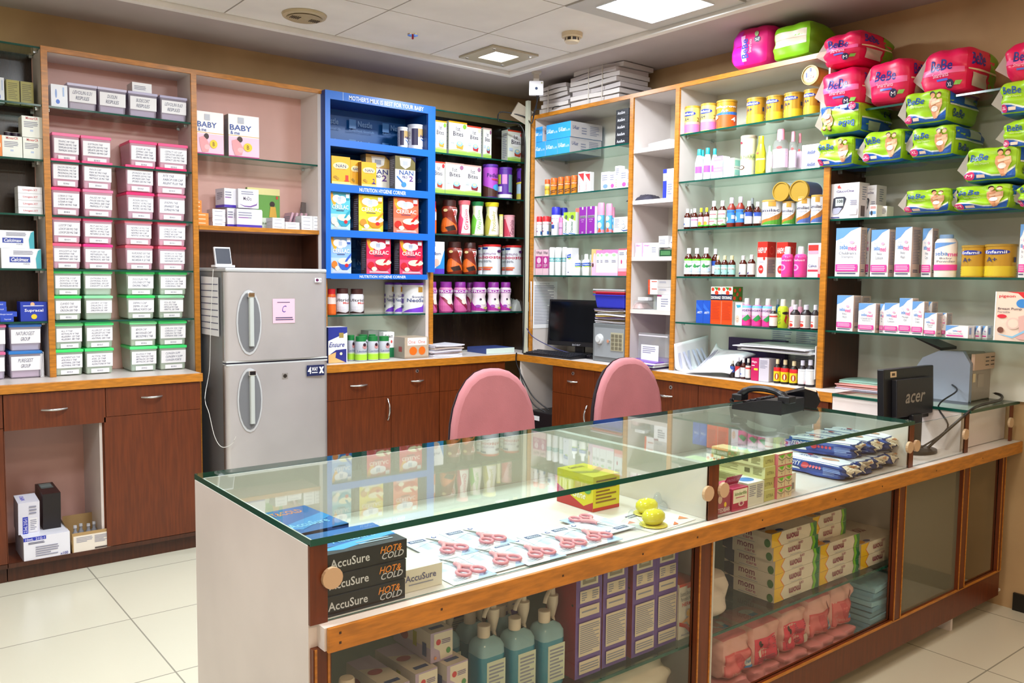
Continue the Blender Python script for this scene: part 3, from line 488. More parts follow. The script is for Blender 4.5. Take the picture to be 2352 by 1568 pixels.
BX('calvus', 'syrup_carton', 'white carton with red bands', '#f2f0f6', [R(.04, .78, 1, .95, '#e6342e'), R(.04, .68, 1, .78, '#f2a0b8'), R(.04, .17, 1, .23, '#e83a50'), T('Calvus', .1, .3, .9, .38, '#4a4a80', 1)], d=.05); BX('redfad', 'syrup_carton', 'pink to red faded carton', '#f4a6a6', [R(0, .0, 1, .1, '#e83238'), R(0, .6, 1, 1, '#f6e6ea'), El(.7, .3, .2, .06, '#e4504a')], d=.05); BX('blueaq', 'syrup_carton', 'royal blue carton with wave sheen', '#1d50b8', [Pg([(0, .9), (1, .5), (1, .4), (0, .7)], '#2f68d0'), T('ARITY', .15, .42, .9, .52, '#dfe8fa', 1, sh=1)], d=.06)
BX('dexor', 'syrup_carton', 'tall orange carton with cherry top', '#ee4a14', [R(0, .64, 1, .8, '#16183a'), R(0, .8, 1, 1, '#e6ead6'), El(.18, .93, .14, .05, '#e83a20'), El(.76, .94, .13, .045, '#e83a20'), El(.54, .84, .17, .055, '#e83a20'), Pg([(.3, .99), (.55, .9), (.7, .98)], '#3a7a2c'), T('DEXORANGE', .04, .67, .95, .75, '#f0f0ee', 1), Ls(.08, .12, .9, .6, 12, '#b83a14')], d=.085, side='#e8e2da', sart=[R(0, .62, 1, 1, '#4a7a20'), El(.2, .9, .12, .05, '#e0401c'), El(.7, .92, .12, .05, '#e0401c'), El(.45, .8, .12, .05, '#e0401c'), El(.15, .7, .14, .05, '#e0401c'), El(.75, .69, .14, .05, '#e0401c')])
BX('babybx', 'drops_carton', 'white carton with baby face', '#e2e0e6', [Pg([(.1, .9), (.8, .9), (.8, .8), (.3, .76)], '#3aa0b8'), El(.35, .28, .3, .17, '#e6c2ae'), El(.3, .3, .04, .015, '#3a2a2a'), El(.45, .3, .04, .015, '#3a2a2a'), El(.38, .2, .05, .02, '#b06a6a')], d=.05); BX('magenta', 'tablet_carton', 'magenta carton with yellow sticker', '#b81a58', [T('Allegra', .05, .76, .75, .88, '#f4e6ee', 1), R(.4, .46, .9, .55, '#e8e03a'), Ls(.1, .62, .5, .7, 1, 'paper')], d=.06); BX('greycart', 'medicine_carton', 'grey-lilac carton with small print', '#c4c0cc', [Ls(.1, .55, .85, .92, 6)], d=.06)
# bottles
BRN = '#3a0f06'; mat('amber', '#451206', .12)
def syr(key, desc, art, cap='#e6e6ea', col='amber', name='syrup_bottle', prof='syrup', rng=(.1, .56), **k): BT(key, name, desc, prof, col, cap, art, rng=rng, **k)
syr('s_wht', 'small amber syrup bottle with pale label', [R(0, 0, 1, 1, '#d6dfe8'), Ls(.15, .2, .8, .8, 5), El(.25, .3, .1, .1, '#3a5ab0')]); syr('s_pink', 'small amber syrup bottle with pink striped label', [R(0, 0, 1, 1, '#eceaf2'), R(0, .68, 1, .78, '#e0509a'), Ls(.15, .15, .8, .55, 4)])
syr('s_org', 'small amber bottle with yellow cap', [R(0, 0, 1, 1, '#efb8b8'), El(.4, .3, .2, .2, '#f0a02c'), R(0, 0, 1, .14, '#4ab83a'), Ls(.2, .6, .8, .85, 3)], cap='#d8e01c'); syr('s_tall', 'tall amber bottle with cream floral label', [R(0, 0, 1, 1, '#dde8d0'), R(.0, .72, .7, .77, '#d84a68'), R(.0, .26, .6, .31, '#d84a68'), T('Grilinctus', .15, .42, .8, .54, '#4a9a5a', 1), Pg([(0, 0), (.2, .12), (.4, .03), (.6, .14), (.8, .04), (1, .1), (1, 0)], '#5a9a4a')], rng=(.08, .64))
syr('s_blue', 'tall clear bottle of red syrup with blue label', [R(0, 0, 1, 1, '#3f86d8'), T('DEXODYN', .1, .78, .7, .92, '#1c3a8a', 1), R(.75, .78, 1, .92, '#e8c82c'), El(.2, .3, .13, .18, '#f0f4fa'), R(.55, .3, .85, .6, '#cdd8ea')], col='#8a2a1c', cap='#d8c8dc', rng=(.14, .58)); syr('s_navy', 'amber bottle with navy banded label', [R(0, 0, 1, 1, '#e2e0e6'), R(0, .64, 1, 1, '#2c4fa8'), El(.12, .75, .16, .2, '#eef0f6'), Ls(.15, .1, .8, .5, 4)])
syr('s_mint', 'tall amber bottle with green band and leaf', [R(0, 0, 1, 1, '#e6eef2'), R(0, .88, 1, 1, '#6cc02c'), Pg([(.3, .5), (.45, .72), (.55, .5), (.5, .36)], '#3a9a4c'), Pg([(.45, .55), (.8, .6), (.6, .42)], '#2c7a4c'), El(.55, .28, .3, .14, '#c2d4ee'), T('Bromhex', .1, .76, .6, .84, 'ink')], rng=(.08, .62)); syr('s_teal', 'small amber bottle with mint green label', [R(0, 0, 1, 1, '#a4dcd4'), R(0, .6, 1, .75, '#cfeae4'), T('Tus-Q', .15, .5, .7, .64, '#c83a3a', 1), El(.2, .2, .1, .1, '#3a4a5a')], cap='#e0d8a8'); syr('s_white2', 'small amber bottle with off-white label', [R(0, 0, 1, 1, '#e6e2e0'), Ls(.15, .3, .85, .85, 6), Pg([(.1, .05), (.35, .28), (.35, .05)], '#4a3a7a')], rng=(.1, .6))
syr('s_dk', 'dark bottle behind amber bottles', [], col='#20141c', cap='#9aa0a6'); mat('pinkliq', '#ee4f9e', .2)
syr('s_gelusil', 'pink antacid bottle with magenta label', [R(0, 0, 1, 1, '#e03a94'), El(.25, .4, .2, .2, '#f09ac8'), El(.25, .4, .12, .12, '#e03a94'), T('Gelusil', .1, .78, .7, .9, '#fbe0f0', 1)], col='pinkliq', cap='#e2e0e2', prof='lotion', rng=(.1, .64)); syr('s_digene', 'pink and blue antacid bottle with green leaf', [R(0, 0, 1, .3, '#e83a94'), R(0, .3, 1, .5, '#f09ac4'), R(0, .5, 1, .88, '#e8c6de'), R(0, .88, 1, 1, '#6ab4e4'), T('DIGENE', .12, .7, .88, .8, '#4a3a78', 1), Pg([(.3, .3), (.6, .55), (.75, .36), (.5, .2)], '#2c9a50')], col='#e04a9c', cap='#c9c9cc', prof='lotion', rng=(.03, .74))
syr('s_crema', 'lime green laxative bottle', [T('Cremaffin', .2, .12, .42, .82, '#3a6a3a', 1, 90), El(.7, .72, .2, .08, '#2a1c14'), Pg([(.7, .66), (.8, .5), (.7, .3), (.75, .1), (.6, .3), (.65, .5)], '#c0302c')], col='#b4c81c', cap='#d8d8cc', prof='lotion', rng=(.05, .7)); syr('s_straw', 'dark syrup bottle with strawberry label', [R(0, 0, 1, 1, '#e8dcdc'), R(.5, .05, .8, .95, '#b4b0ac'), El(.28, .2, .13, .14, '#d8382c'), R(.1, .45, .4, .5, '#d8382c'), Ls(.1, .6, .45, .9, 3)], col='#1d0e14', cap='#d0d0e0', rng=(.06, .58)); syr('s_orange', 'pale pink and orange bottle', [R(0, 0, 1, .6, '#f0c08a')], col='#e6a2bc', cap='#c9c4c4', prof='lotion'); syr('s_redlab', 'small dark bottle with red lettered label', [R(0, 0, 1, 1, '#e6dcd4'), R(0, .72, .9, .84, '#d83a3a'), Ls(.1, .1, .85, .6, 5)], col='#1d0e14', cap='#c8c8c0', rng=(.08, .66))
syr('s_yel', 'dark bottle with yellow and red label', [R(0, 0, 1, .72, '#dcc81c'), R(0, .72, 1, 1, '#d8262c'), El(.5, .35, .16, .24, '#a8401c'), El(.5, .35, .05, .2, '#f0e8c8')], col='#1b0f0a', cap='#d8c8a0', rng=(.08, .66)); syr('s_ast', 'dark bottle with white label', [R(0, 0, 1, 1, '#e2e6ea'), Ls(.15, .2, .8, .8, 5), Pg([(.0, .0), (.2, .25), (.2, 0)], '#c83a5a')], col='#18101c', cap='#d4d6ea', rng=(.08, .66))
BT('s_dabur', 'herbal_bottle', 'orange herbal bottle with orange cap', 'capped', '#d8861c', '#e8641c', [Pg([(.2, .3), (.8, .45), (.8, .38), (.2, .2)], '#5a2a10'), Pg([(.2, .15), (.7, .28), (.7, .2), (.2, .06)], '#5a2a10'), R(0, .7, 1, .9, '#c84a1c'), T('Dabur', .15, .74, .85, .86, '#f8e8b0', 1)], rng=(.04, .72)); BT('s_dabur2', 'herbal_bottle', 'small yellow herbal bottle with orange cap', 'capped', '#e8d6a0', '#ee5a20', [R(0, .1, 1, .8, '#e0b83a'), T('LAXID', .15, .45, .85, .6, '#7a3a1c', 1)], rng=(.04, .72))
BT('s_red', 'powder_bottle', 'white powder bottle with red cap', 'capped', '#f2f0f4', '#e2222c', [T('Clocip', .1, .8, .9, .9, '#d84a5a', 1), Pg([(.1, .55), (.4, .55), (.25, .45)], '#5a4a9a'), El(.3, .3, .12, .06, '#8a3a8a'), R(.7, .05, .95, .3, '#3a6ab0')], rng=(.04, .7)); BT('s_bluecap', 'lotion_bottle', 'white lotion bottle with blue cap', 'capped', '#e8eaf4', '#2a2cc0', [T('Venusia', .1, .8, .7, .9, '#8a6ab0'), R(.2, .3, .5, .5, '#2a4aa0'), El(.3, .6, .12, .06, '#d84a5a')], rng=(.04, .7)); BT('s_pinksm', 'lotion_bottle', 'small pink lotion bottle', 'capped', '#eaa0c8', '#f07ab0', [R(0, .5, .8, .6, '#8a6aa0')], rng=(.04, .7), sy=.7); BT('s_jojo', 'baby_shampoo_bottle', 'blue and pink baby bottle with pink cap', 'capped', '#58aee4', '#f09ac0', [R(0, 0, 1, .14, '#f08a9c'), R(0, .82, 1, 1, '#f29ab8'), El(.35, .68, .2, .12, '#e8f0fa'), El(.4, .35, .18, .14, '#efd2b0'), Pg([(.35, .2), (.5, .2), (.55, .02), (.3, .02)], '#d8543a')], rng=(.02, .72), sy=.7)
BT('s_saug', 'wash_bottle', 'white wash bottle with teal label', 'capped', '#eef2f4', '#f4f6f8', [R(.1, .66, .95, .86, '#2aa0a8'), T('SAUGELLA', .15, .7, .9, .82, '#fff', 1), Ls(.2, .3, .8, .55, 4)], rng=(.04, .72)); BT('s_ceta', 'lotion_bottle', 'white lotion bottle with blue and lime badge', 'lotion', '#f2f4f2', '#f6f8f8', [Pg([(.1, .86), (.85, .92), (.85, .66), (.5, .6), (.12, .66)], '#2a5ac0'), T('Cetaphil', .18, .7, .78, .82, '#fff', 1), Pg([(.3, .62), (.9, .66), (.9, .6), (.5, .55)], '#b8d83a')], rng=(.06, .66), sy=.7)
BT('s_tealcap', 'lotion_bottle', 'white bottle with teal cap and violet label', 'shamp', '#f0f0f6', '#1fa0a8', [R(.25, .3, .75, .7, '#9a5ab0'), T('Himalaya', .2, .8, .8, .9, 'greyink')], rng=(.06, .6)); BT('s_cocon', 'shampoo_canister', 'tall cream paper canister with green band', 'can', '#ebe8d2', '#b4a898', [R(0, .4, 1, .56, '#bcd09a'), T('DE NARA', .12, .44, .8, .52, '#7a7a5a'), El(.28, .2, .14, .06, '#5a4030'), El(.28, .2, .1, .04, '#f2f0ea'), El(.25, .88, .07, .03, '#b82a44'), Ls(.15, .05, .8, .12, 3)], rng=(.02, .93), cat='canister', capname='lid'); BT('s_yelsh', 'baby_shampoo_bottle', 'yellow baby shampoo bottle', 'shamp', '#c8c21c', '#eae01c', [El(.5, .4, .36, .42, '#f0d02c'), T("Johnson's", .2, .55, .8, .68, '#fff', 1), El(.3, .92, .1, .07, '#e05a3a')], rng=(.05, .6), sy=.7); BT('s_grn', 'baby_oil_bottle', 'small mint green bottle', 'shamp', '#e2efe2', '#a8dcb0', [], rng=(.1, .6))
BT('s_oil', 'baby_oil_bottle', 'clear baby oil bottle with pink cap', 'lotion', 'CLEARP', '#f29ab0', [R(.1, .1, .9, .85, '#eed4ea'), El(.45, .9, .1, .06, '#e05a5a'), Ls(.25, .5, .75, .75, 2, '#b0a0d8')], rng=(.05, .62), sy=.7)
_mats['CLEARP'] = CLEAR
BT('s_powd', 'baby_powder_bottle', 'large white baby powder bottle', 'powder', '#efe2d8', '#7fa3cc', [Pg([(.1, .96), (.75, .96), (.1, .75)], '#6a9ad8'), T('seba', .15, .55, .5, .68, '#5a8ac8', 1), T('med', .5, .52, .82, .66, '#e0489a', 1), T('Baby', .3, .42, .6, .49, '#6a6a80'), T('Powder', .22, .33, .7, .4, '#6a6a80'), R(.1, .08, .8, .26, '#e0409a')], rng=(.1, .84), sy=.6)
def seba(key, desc, l1, l2, low=1):
    BX(key, 'skin_care_carton', desc, '#f0eef0', [Pg([(0, 1), (.95, 1), (.6, .93), (.3, .8), (0, .74)], '#6a9fdc'), T('Baby', .18, .68, .4, .72, '#a9c4ea'), T('seba', .16, .56, .5, .66, '#4f8fd6', 1), T('med', .52, .53, .84, .64, '#e0489a', 1), El(.66, .7, .1, .03, '#e9b0cc'), T(l1, .5-.035*len(l1), .45, .5+.035*len(l1), .51, '#5a6a80'), T(l2, .5-.035*len(l2), .37, .5+.035*len(l2), .43, '#5a6a80'), R(.03, .1, .93, .25, '#e23c9c'), Ls(.1, .12, .85, .23, 3, '#f6c4e0'), Ls(.1, .03, .9, .08, 1, 'ink')], d=.055, side='#d9c2b8', sart=[Ls(.15, .25, .85, .95, 22), Ls(.2, .08, .7, .15, 2, 'ink'), R(.85, .08, .97, .25, '#b82a6a')])
seba('sb1', "large white children's shampoo carton", "Children's", 'Shampoo'); seba('sb2', 'white baby lotion carton', 'Baby', 'Lotion'); seba('sb3', 'white baby wash carton', 'Baby', 'Wash'); seba('sb4', 'white massage oil carton', 'Massage', 'Oil'); seba('sb5', 'white diaper rash cream carton', 'Diaper', 'Cream'); seba('sb6', 'white facial cream carton', 'Facial', 'Cream'); seba('sb0', 'partly hidden white skin care carton', 'Baby', 'Care')
BX('sbsoap', 'soap_carton', 'low white cleansing bar carton', '#f0eef0', [Pg([(0, 1), (.6, 1), (.3, .8), (0, .5)], '#6a9fdc'), T('seba', .32, .5, .52, .66, '#4f8fd6', 1), T('med', .53, .48, .7, .64, '#e0489a', 1), T('Baby Cleansing Bar', .14, .28, .78, .4, '#5a6a80'), R(.04, .12, .8, .22, '#e23c9c')], d=.05, side='#e6dcdc', sart=[R(.2, .3, .6, .85, '#8a9ac8')])
BX('gluco', 'glucometer_carton', 'white glucose meter carton', '#eceaf0', [T('Dr. Morepen', .35, .86, .85, .9, '#8a7a9a'), Pg([(.22, .92), (.3, .96), (.34, .89), (.38, .86), (.24, .86)], '#d8483c'), T('GlucoOne', .2, .74, .82, .81, '#4a3f78', 1), Pg([(.1, .58), (.2, .62), (.5, .62), (.56, .56), (.46, .3), (.3, .14), (.12, .12), (.06, .22)], '#2a2c3c'), Pg([(.06, .2), (.12, .12), (.3, .14), (.42, .3), (.3, .32), (.1, .3)], '#a9abc0'), R(.18, .36, .46, .57, '#bcc4c4'), T('108', .24, .45, .44, .54, '#22262c', 1), Ls(.7, .36, .95, .52, 3), R(.66, .1, .95, .3, '#dcd8e4'), R(.04, .02, .35, .05, '#2c3080')], d=.09, side='#e0d6da', sart=[R(.2, .05, .6, .35, '#5a4a44'), Ls(.3, .5, .7, .9, 6)])
BX('glstr', 'test_strip_carton', 'small white test strip carton', '#e4e0dc', [R(.0, .25, .9, .5, '#6a9ac8'), El(.3, .35, .15, .2, '#2a2c3c'), Ls(.1, .7, .9, .9, 2, '#c8504a')], d=.06)
BX('pump', 'breast_pump_carton', 'peach and red breast pump carton', '#eed5c4', [Pg([(.35, 1), (1, 1), (1, .8), (.7, .97)], '#d8262c'), R(0, .0, .04, 1, '#f2f2f2'), T('pigeon', .12, .87, .62, .94, '#d8263a', 1), El(.84, .77, .18, .09, '#3a86d0'), T('Breast Pump', .1, .62, .84, .68, '#5a4a52', 1), T('Portable', .1, .57, .48, .61, '#7a6a72'), El(.24, .5, .15, .04, '#d8263a'), El(.6, .36, .22, .12, '#e2c4b8'), El(.6, .36, .16, .09, '#eed5c4'), Pg([(.75, .5), (1, .55), (1, .1), (.8, .1), (.78, .3)], '#dcb0a8'), El(.9, .1, .22, .06, '#d8a8a4'), El(.22, .22, .1, .06, '#7a4a3a'), Pg([(.1, .14), (.6, .1), (1, .25), (1, .2), (.6, .06)], '#8ac0e0')], d=.16, side='#bcd2e2')
# diaper packs
def babies(u, v, s): return [Pg([(u-.07*s, v-.14*s), (u-.02*s, v-.09*s), (u+.08*s, v-.1*s), (u+.11*s, v-.3*s), (u+.09*s, v-.5*s), (u+.12*s, v-.7*s), (u+.05*s, v-.72*s), (u-.02*s, v-.5*s), (u-.07*s, v-.34*s)], '#dc9c74'), Pg([(u+.08*s, v-.16*s), (u+.2*s, v-.15*s), (u+.21*s, v-.32*s), (u+.16*s, v-.48*s), (u+.13*s, v-.66*s), (u+.09*s, v-.66*s), (u+.08*s, v-.36*s)], '#ecb890'), Pg([(u-.03*s, v-.24*s), (u+.17*s, v-.18*s), (u+.18*s, v-.25*s), (u-.02*s, v-.32*s)], '#f2c8a6'), El(u+.05*s, v-.42*s, .07*s, .08*s, '#f4eee8'), El(u, v+.005, .052*s, .075*s, '#2c1612'), El(u+.008*s, v-.045*s, .047*s, .065*s, '#dd9d75'), El(u+.14*s, v-.035*s, .046*s, .065*s, '#6a3a22'), El(u+.135*s, v-.075*s, .044*s, .055*s, '#eab68e')]
def green(sz): return [R(0, 0, 1, 1, '#9ed01e'), Pg([(0, .0), (0, .30), (.12, .34), (.3, .3), (.55, .17), (.75, .16), (1, .42), (1, 0)], '#e6efe0'), Pg([(0, .0), (0, .24), (.12, .28), (.3, .25), (.55, .11), (.75, .1), (1, .34), (1, 0)], '#1f5fc0'), T('BeBe', .1, .60, .48, .82, '#1f4fae', 1), T('Baby Diapers', .2, .47, .5, .55, '#cfe0a0', 1)]+babies(.68, .84, 1.05)+[El(.16, .16, .085, .13, '#cc2a6a'), T(sz, .11, .13, .21, .22, '#f6e0ea'), R(.28, .1, .44, .2, '#e2c8b4')]
def pink(sz): return [R(0, .4, 1, .55, '#f0669e'), T('BeBe', .26, .48, .72, .74, '#24338f', 1), T('SmartPants', .3, .34, .66, .44, '#f7b6d2', 1), R(.38, .25, .64, .3, '#5a6ad0'), El(.68, .15, .08, .12, '#22224f'), T(sz, .635, .09, .725, .2, '#f2e8f2'), Pg([(.76, .12), (.8, .22), (.95, .2), (.9, .1)], '#84c050')]
for sz in ('S', 'M', 'XL'): kind('g'+sz, 'pack', 'diaper_pack', 'diaper pack', 'green and blue diaper pack', col='#95c41e', art=green(sz), right='#8ab418', top='#93c61e', bot='#1f5fc0', rart=[R(.0, .55, 1, 1, '#1d56b4'), R(0, .5, 1, .55, '#cfd8d0'), R(.45, .62, .8, .95, '#a9b2ae'), T('BeBe', .1, .15, .45, .4, '#1d3a80', 1)], d=.30, nexp=6)
for sz in ('M', 'XL'): kind('p'+sz, 'pack', 'diaper_pack', 'diaper pack', 'pink diaper pants pack', col='#dd0f52', art=pink(sz), right='#cf0d46', top='#dc0f50', rart=[R(.62, 0, 1, 1, '#6a9a1c'), R(0, .48, 1, .52, '#e8d8b0'), T('BeBe', .08, .6, .45, .9, '#24338f', 1), R(.12, .08, .55, .42, '#c4b8a8')], d=.33, nexp=4, wr=.009)
kind('pxl', 'pack', 'diaper_pack', 'diaper pack', 'magenta diaper pack standing on end', col='#e5127c', art=[R(0, 0, .36, 1, '#d81fc0'), R(.33, .1, .45, .8, '#f6b8ea'), T('BeBe', .34, .2, .52, .7, '#2f57c8', 1, 90), T('SmartPants', .54, .32, .62, .66, '#f7b6d2', 1, 90), El(.76, .64, .08, .075, '#22224f'), T('XL', .71, .59, .81, .69, '#f2e8f2', 1, 90), El(.74, .8, .05, .09, '#a8c890')], d=.25, nexp=4, wr=.008, fin=0)
kind('gback', 'pack', 'diaper_pack', 'diaper pack', 'green diaper pack turned to its blank back', col='#84c814', art=[R(.02, .33, .95, .78, '#e4d8c4'), R(.02, .55, .95, .57, '#d0b8a0')], right='#6a9c14', d=.24, nexp=5, fin=0)

# ================================================================ the room
S5 = [2.245, 1.985, 1.722, 1.460, 1.205]; ZB = .93; ZT = 2.521
YA = -.35; XB = -.35; WY = -.10
mb = MB(); mb.box(-8, .1, -9, .1, -.05, 0, 'floor_tile'); struct(mb, 'floor')
mb = MB(); mb.box(-8, .1, WY, .1, 0, 2.80, 'wall_paint'); struct(mb, 'wall_left')
mb = MB(); mb.box(0, .1, -9, WY, 0, 2.80, 'wall_paint'); struct(mb, 'wall_right')
_mats['wall_paint'].node_tree.nodes['Color Ramp'].color_ramp.elements[0].color = lin('#a98a62'); _mats['wall_paint'].node_tree.nodes['Color Ramp'].color_ramp.elements[1].color = lin('#b9996f')
mb = MB(); mb.box(-.014, 0, -9, -3.52, 0, .078, '#17130f'); struct(mb, 'baseboard_right')
mb = MB(); mb.box(-8, .1, -.74, .1, 2.738, 2.80, 'ceiling_paint'); mb.box(-.70, .1, -9, -.74, 2.738, 2.80, 'ceiling_paint')
mb.box(-8, -.70, -9, -.74, 2.736, 2.80, 'grid_metal')
gx = [-.70]+[-1.295-.6*i for i in range(12)]; gy = [-.74]+[-1.315-.6*i for i in range(13)]
LAMPS = {(0, 2): 1, (3, 2): 1, (3, 5): 1, (0, 6): 1, (6, 3): 1, (5, 7): 1}
for i in range(12):
    for j in range(13):
        if (i, j) in LAMPS: continue
        mb.box(gx[i+1]+.004, gx[i]-.004, gy[j+1]+.004, gy[j]-.004, ZCEIL, 2.738, 'tile_white')
struct(mb, 'ceiling')
mb = MB(); mb.box(-8, -.66, -.74, -.70, 2.700, 2.738, 'tile_white'); mb.box(-.70, -.66, -9, -.74, 2.700, 2.738, 'tile_white'); struct(mb, 'trim_1')
def troffer(i, j, place):
    x0, x1, y0, y1 = gx[i+1]+.004, gx[i]-.004, gy[j+1]+.004, gy[j]-.004
    g = thing('troffer_light', 'square ceiling light with louvre panel', 'ceiling light', place, ((x0+x1)/2, (y0+y1)/2, ZCEIL), group='louvred ceiling lights'); a = (x1-x0)/2
    m = MB()
    for bx in ((-a, a, -a, -a+.10), (-a, a, a-.10, a), (-a, -a+.10, -a+.10, a-.10), (a-.10, a, -a+.10, a-.10)): m.box(*bx, -.006, .01, '#b9b6b2')
    m.build('frame', g); m = MB(); m.box(-a+.1, a-.1, -a+.1, a-.1, .004, .01, 'lamp_diffuser'); m.build('diffuser', g)
    m = MB(); b = a-.1
    for k in range(13):
        t = -b+2*b*k/12; m.box(t-.001, t+.001, -b, b, -.012, .003, '#dfe4ea'); m.box(-b, b, t-.001, t+.001, -.012, .003, '#dfe4ea')
    m.build('louvre', g)
for (i, j), pl in {(0, 2): 'above the right wall shelves', (3, 2): 'above the refrigerator side', (3, 5): 'over the front of the display counter', (0, 6): 'over the right end of the shop', (6, 3): 'over the left aisle', (5, 7): 'over the customer area'}.items(): troffer(i, j, pl)
def downlight(x, y, place):
    g = thing('downlight', 'small square ceiling light with bright centre', 'ceiling light', place, (x, y, ZCEIL)); m = MB(); a, b = .165, .085
    for bx in ((-a, a, -a, -b), (-a, a, b, a), (-a, -b, -b, b), (b, a, -b, b)): m.box(*bx, -.012, -.002, '#b2a890')
    for s in (-1, 1):
        for t in (-1, 1): m.lathe([(-.016, .008), (-.012, .010)], 'chrome', 8, (s*.13, t*.13))
    m.build('frame', g); m = MB(); m.box(-b, b, -b, b, -.006, -.003, 'lamp_diffuser'); m.build('diffuser', g)
downlight(-.985, -1.0, 'near the back corner'); downlight(-2.2, -1.62, 'near the top edge of the photo')
g = thing('ceiling_vent', 'round cream air vent', 'vent', 'on ceiling tile left of the sprinkler', (-2.179, -.978, ZCEIL)); m = MB(); m.lathe([(-.001, .11), (-.012, .105), (-.016, .09)], '#b8a888', 32); m.build('ring', g)
m = MB(); m.lathe([(-.020, .085), (-.018, .03), (-.026, .0)], '#a89878', 32); [m.box(-.07+.01*k, -.066+.01*k, -.02, .02, -.023, -.018, '#4a3f30') for k in range(15) if k not in (5, 6, 7, 8, 9)]; m.build('grille', g)
g = thing('fire_sprinkler', 'small chrome sprinkler with red bulb', 'sprinkler', 'on ceiling left of small square light', (-1.589, -1.037, ZCEIL)); m = MB(); m.lathe([(0, .03), (-.006, .028)], 'chrome', 20); m.build('plate', g); m = MB(); m.lathe([(-.006, .005), (-.022, .006), (-.026, .002)], '#a8122c', 8); m.build('bulb', g)
g = thing('smoke_detector', 'cream round smoke detector', 'smoke detector', 'on ceiling left of large bright light', (-.964, -1.608, ZCEIL)); m = MB(); m.lathe([(0, .055), (-.022, .055), (-.026, .05)], '#d2bfa0', 24); m.build('base', g)
m = MB(); m.lathe([(-.026, .036), (-.042, .036)], '#2a1c14', 20); m.lathe([(-.042, .04), (-.05, .034)], '#d8c8ac', 20); [m.box(.036*cos(t)-.003, .036*cos(t)+.003, .036*sin(t)-.003, .036*sin(t)+.003, -.043, -.025, '#d2bfa0') for t in [k*pi/4 for k in range(8)]]; m.build('sensor_head', g)

# ================================================================ shelving
def fb(mb, fr, u0, u1, d0, d1, z0, z1, m):
    if fr == 'A': mb.box(u0, u1, d0, d1, z0, z1, m)
    else:
        if isinstance(m, dict): m = dict(m); a, b = m.get('l'), m.get('r'); f = m.get('f'); m = {'l': f or m['*'], 'k': a or m['*'], 'f': b or m['*'], '*': m['*']}
        mb.box(d0, d1, -u1, -u0, z0, z1, m)
def unit(fr, u0, u1, desc, place, z0, shelves, back, inner, left=True, right=False, top=True, db=-.115, ls=None, solid=None, sx=0, ztop=ZT):
    D = YA if fr == 'A' else XB
    if fr == 'B': db = -.025
    g = thing('shelving_unit', desc, 'shelving unit', place, (0, 0, 0), sx=sx); t = .022
    m = MB(); fb(m, fr, u0, u1, db, db+.012, z0, ztop, back); m.build('back_panel', g)
    if left: m = MB(); fb(m, fr, u0+.003, u0+.003+t, D+.006, db, z0, ztop-.02, ls or inner); m.build('side_panel', g); m = MB(); fb(m, fr, u0, u0+.028, D-.006, D+.006, z0, ztop-.024, 'edge_wood'); m.build('edge_strip', g)
    if right: m = MB(); fb(m, fr, u1-t, u1, D+.006, db, z0, ztop-.02, inner); m.build('side_panel', g)
    if top: m = MB(); fb(m, fr, u0, u1, D+.006, db, ztop-.022, ztop-.002, inner); m.build('top_panel', g); m = MB(); fb(m, fr, u0, u1, D-.006, D+.006, ztop-.024, ztop, 'edge_wood'); m.build('edge_strip', g)
    a = u0+.027 if left else u0+.002; b = u1-.0 if not right else u1-t
    for z in shelves:
        m = MB()
        if solid: fb(m, fr, a, b, D+.004, db, z-solid, z, 'white_laminate'); m.build('shelf', g); continue
        fb(m, fr, a, b, D+.012, db-.004, z-.009, z, GLS); m.build('glass_shelf', g).data
        m = MB(); fb(m, fr, a, b, D+.008, D+.012, z-.009, z, 'glass_edge'); m.build('glass_edge', g)
        for u in (a+.006, b-.014):
            for d in (D+.06, db-.05): m = MB(); fb(m, fr, u-.005, u+.01, d, d+.014, z-.020, z-.009, 'steel'); m.build('shelf_support', g)
    return g
unit('A', -5.2, -3.239, 'dark backed glass shelving', 'at the far left edge', ZB, S5+[ZT-.005], 'back_dark', 'back_dark', left=False, top=False)
unit('A', -3.239, -2.535, 'shelving unit full of lidded plastic tubs', 'left of the refrigerator', ZB, S5, 'pink_laminate', 'white_laminate')
g = unit('A', -2.535, -1.785, 'shelving unit with brown niche', 'above the refrigerator', 0, [2.088], 'pink_laminate', 'white_laminate', right=True)
m = MB(); m.box(-2.505, -1.807, YA+.006, -.117, 1.682, 1.704, 'pink_laminate'); m.build('shelf', g); m = MB(); m.box(-2.505, -1.807, YA-.006, YA+.006, 1.682, 1.706, 'edge_wood'); m.build('edge_strip', g)
m = MB(); m.box(-2.507, -1.809, -.128, -.116, .0, 1.682, 'dark_wood'); m.box(-1.815, -1.808, YA+.006, -.128, .0, 1.682, 'dark_wood'); m.build('niche_lining', g)
unit('A', -1.785, -1.036, 'shelving unit below blue stand', 'right of the refrigerator', ZB, [S5[4]], 'inner_white', 'white_laminate', left=True, right=True, top=False, ztop=2.5)
g = unit('A', -1.036, -.235, 'dark shelving unit with glass shelves', 'in the back corner', ZB, S5+[ZT-.005], 'back_dark', 'back_dark', left=True, top=False)
m = MB(); m.box(-.246, -.235, YA+.01, -.116, ZB, ZT-.01, 'back_dark'); m.build('side_panel', g)
mb = MB(); mb.box(-.24, -.0, YA+.20, -.1, ZB, 2.45, 'back_dark'); o = mb.build('corner_panel'); thing('', 'dark brown wooden filler panel', 'panel', 'closing the back corner', obj=o)
unit('B', .546, 1.452, 'white shelving unit with glass shelves', 'nearest the back corner', ZB, S5[:4], 'inner_white', 'white_laminate', left=True)
unit('B', 1.452, 1.799, 'narrow white shelving unit with solid shelves', 'on the right wall', ZB, [2.200, 1.902, 1.573, 1.264], 'inner_white', 'white_laminate', solid=.024)
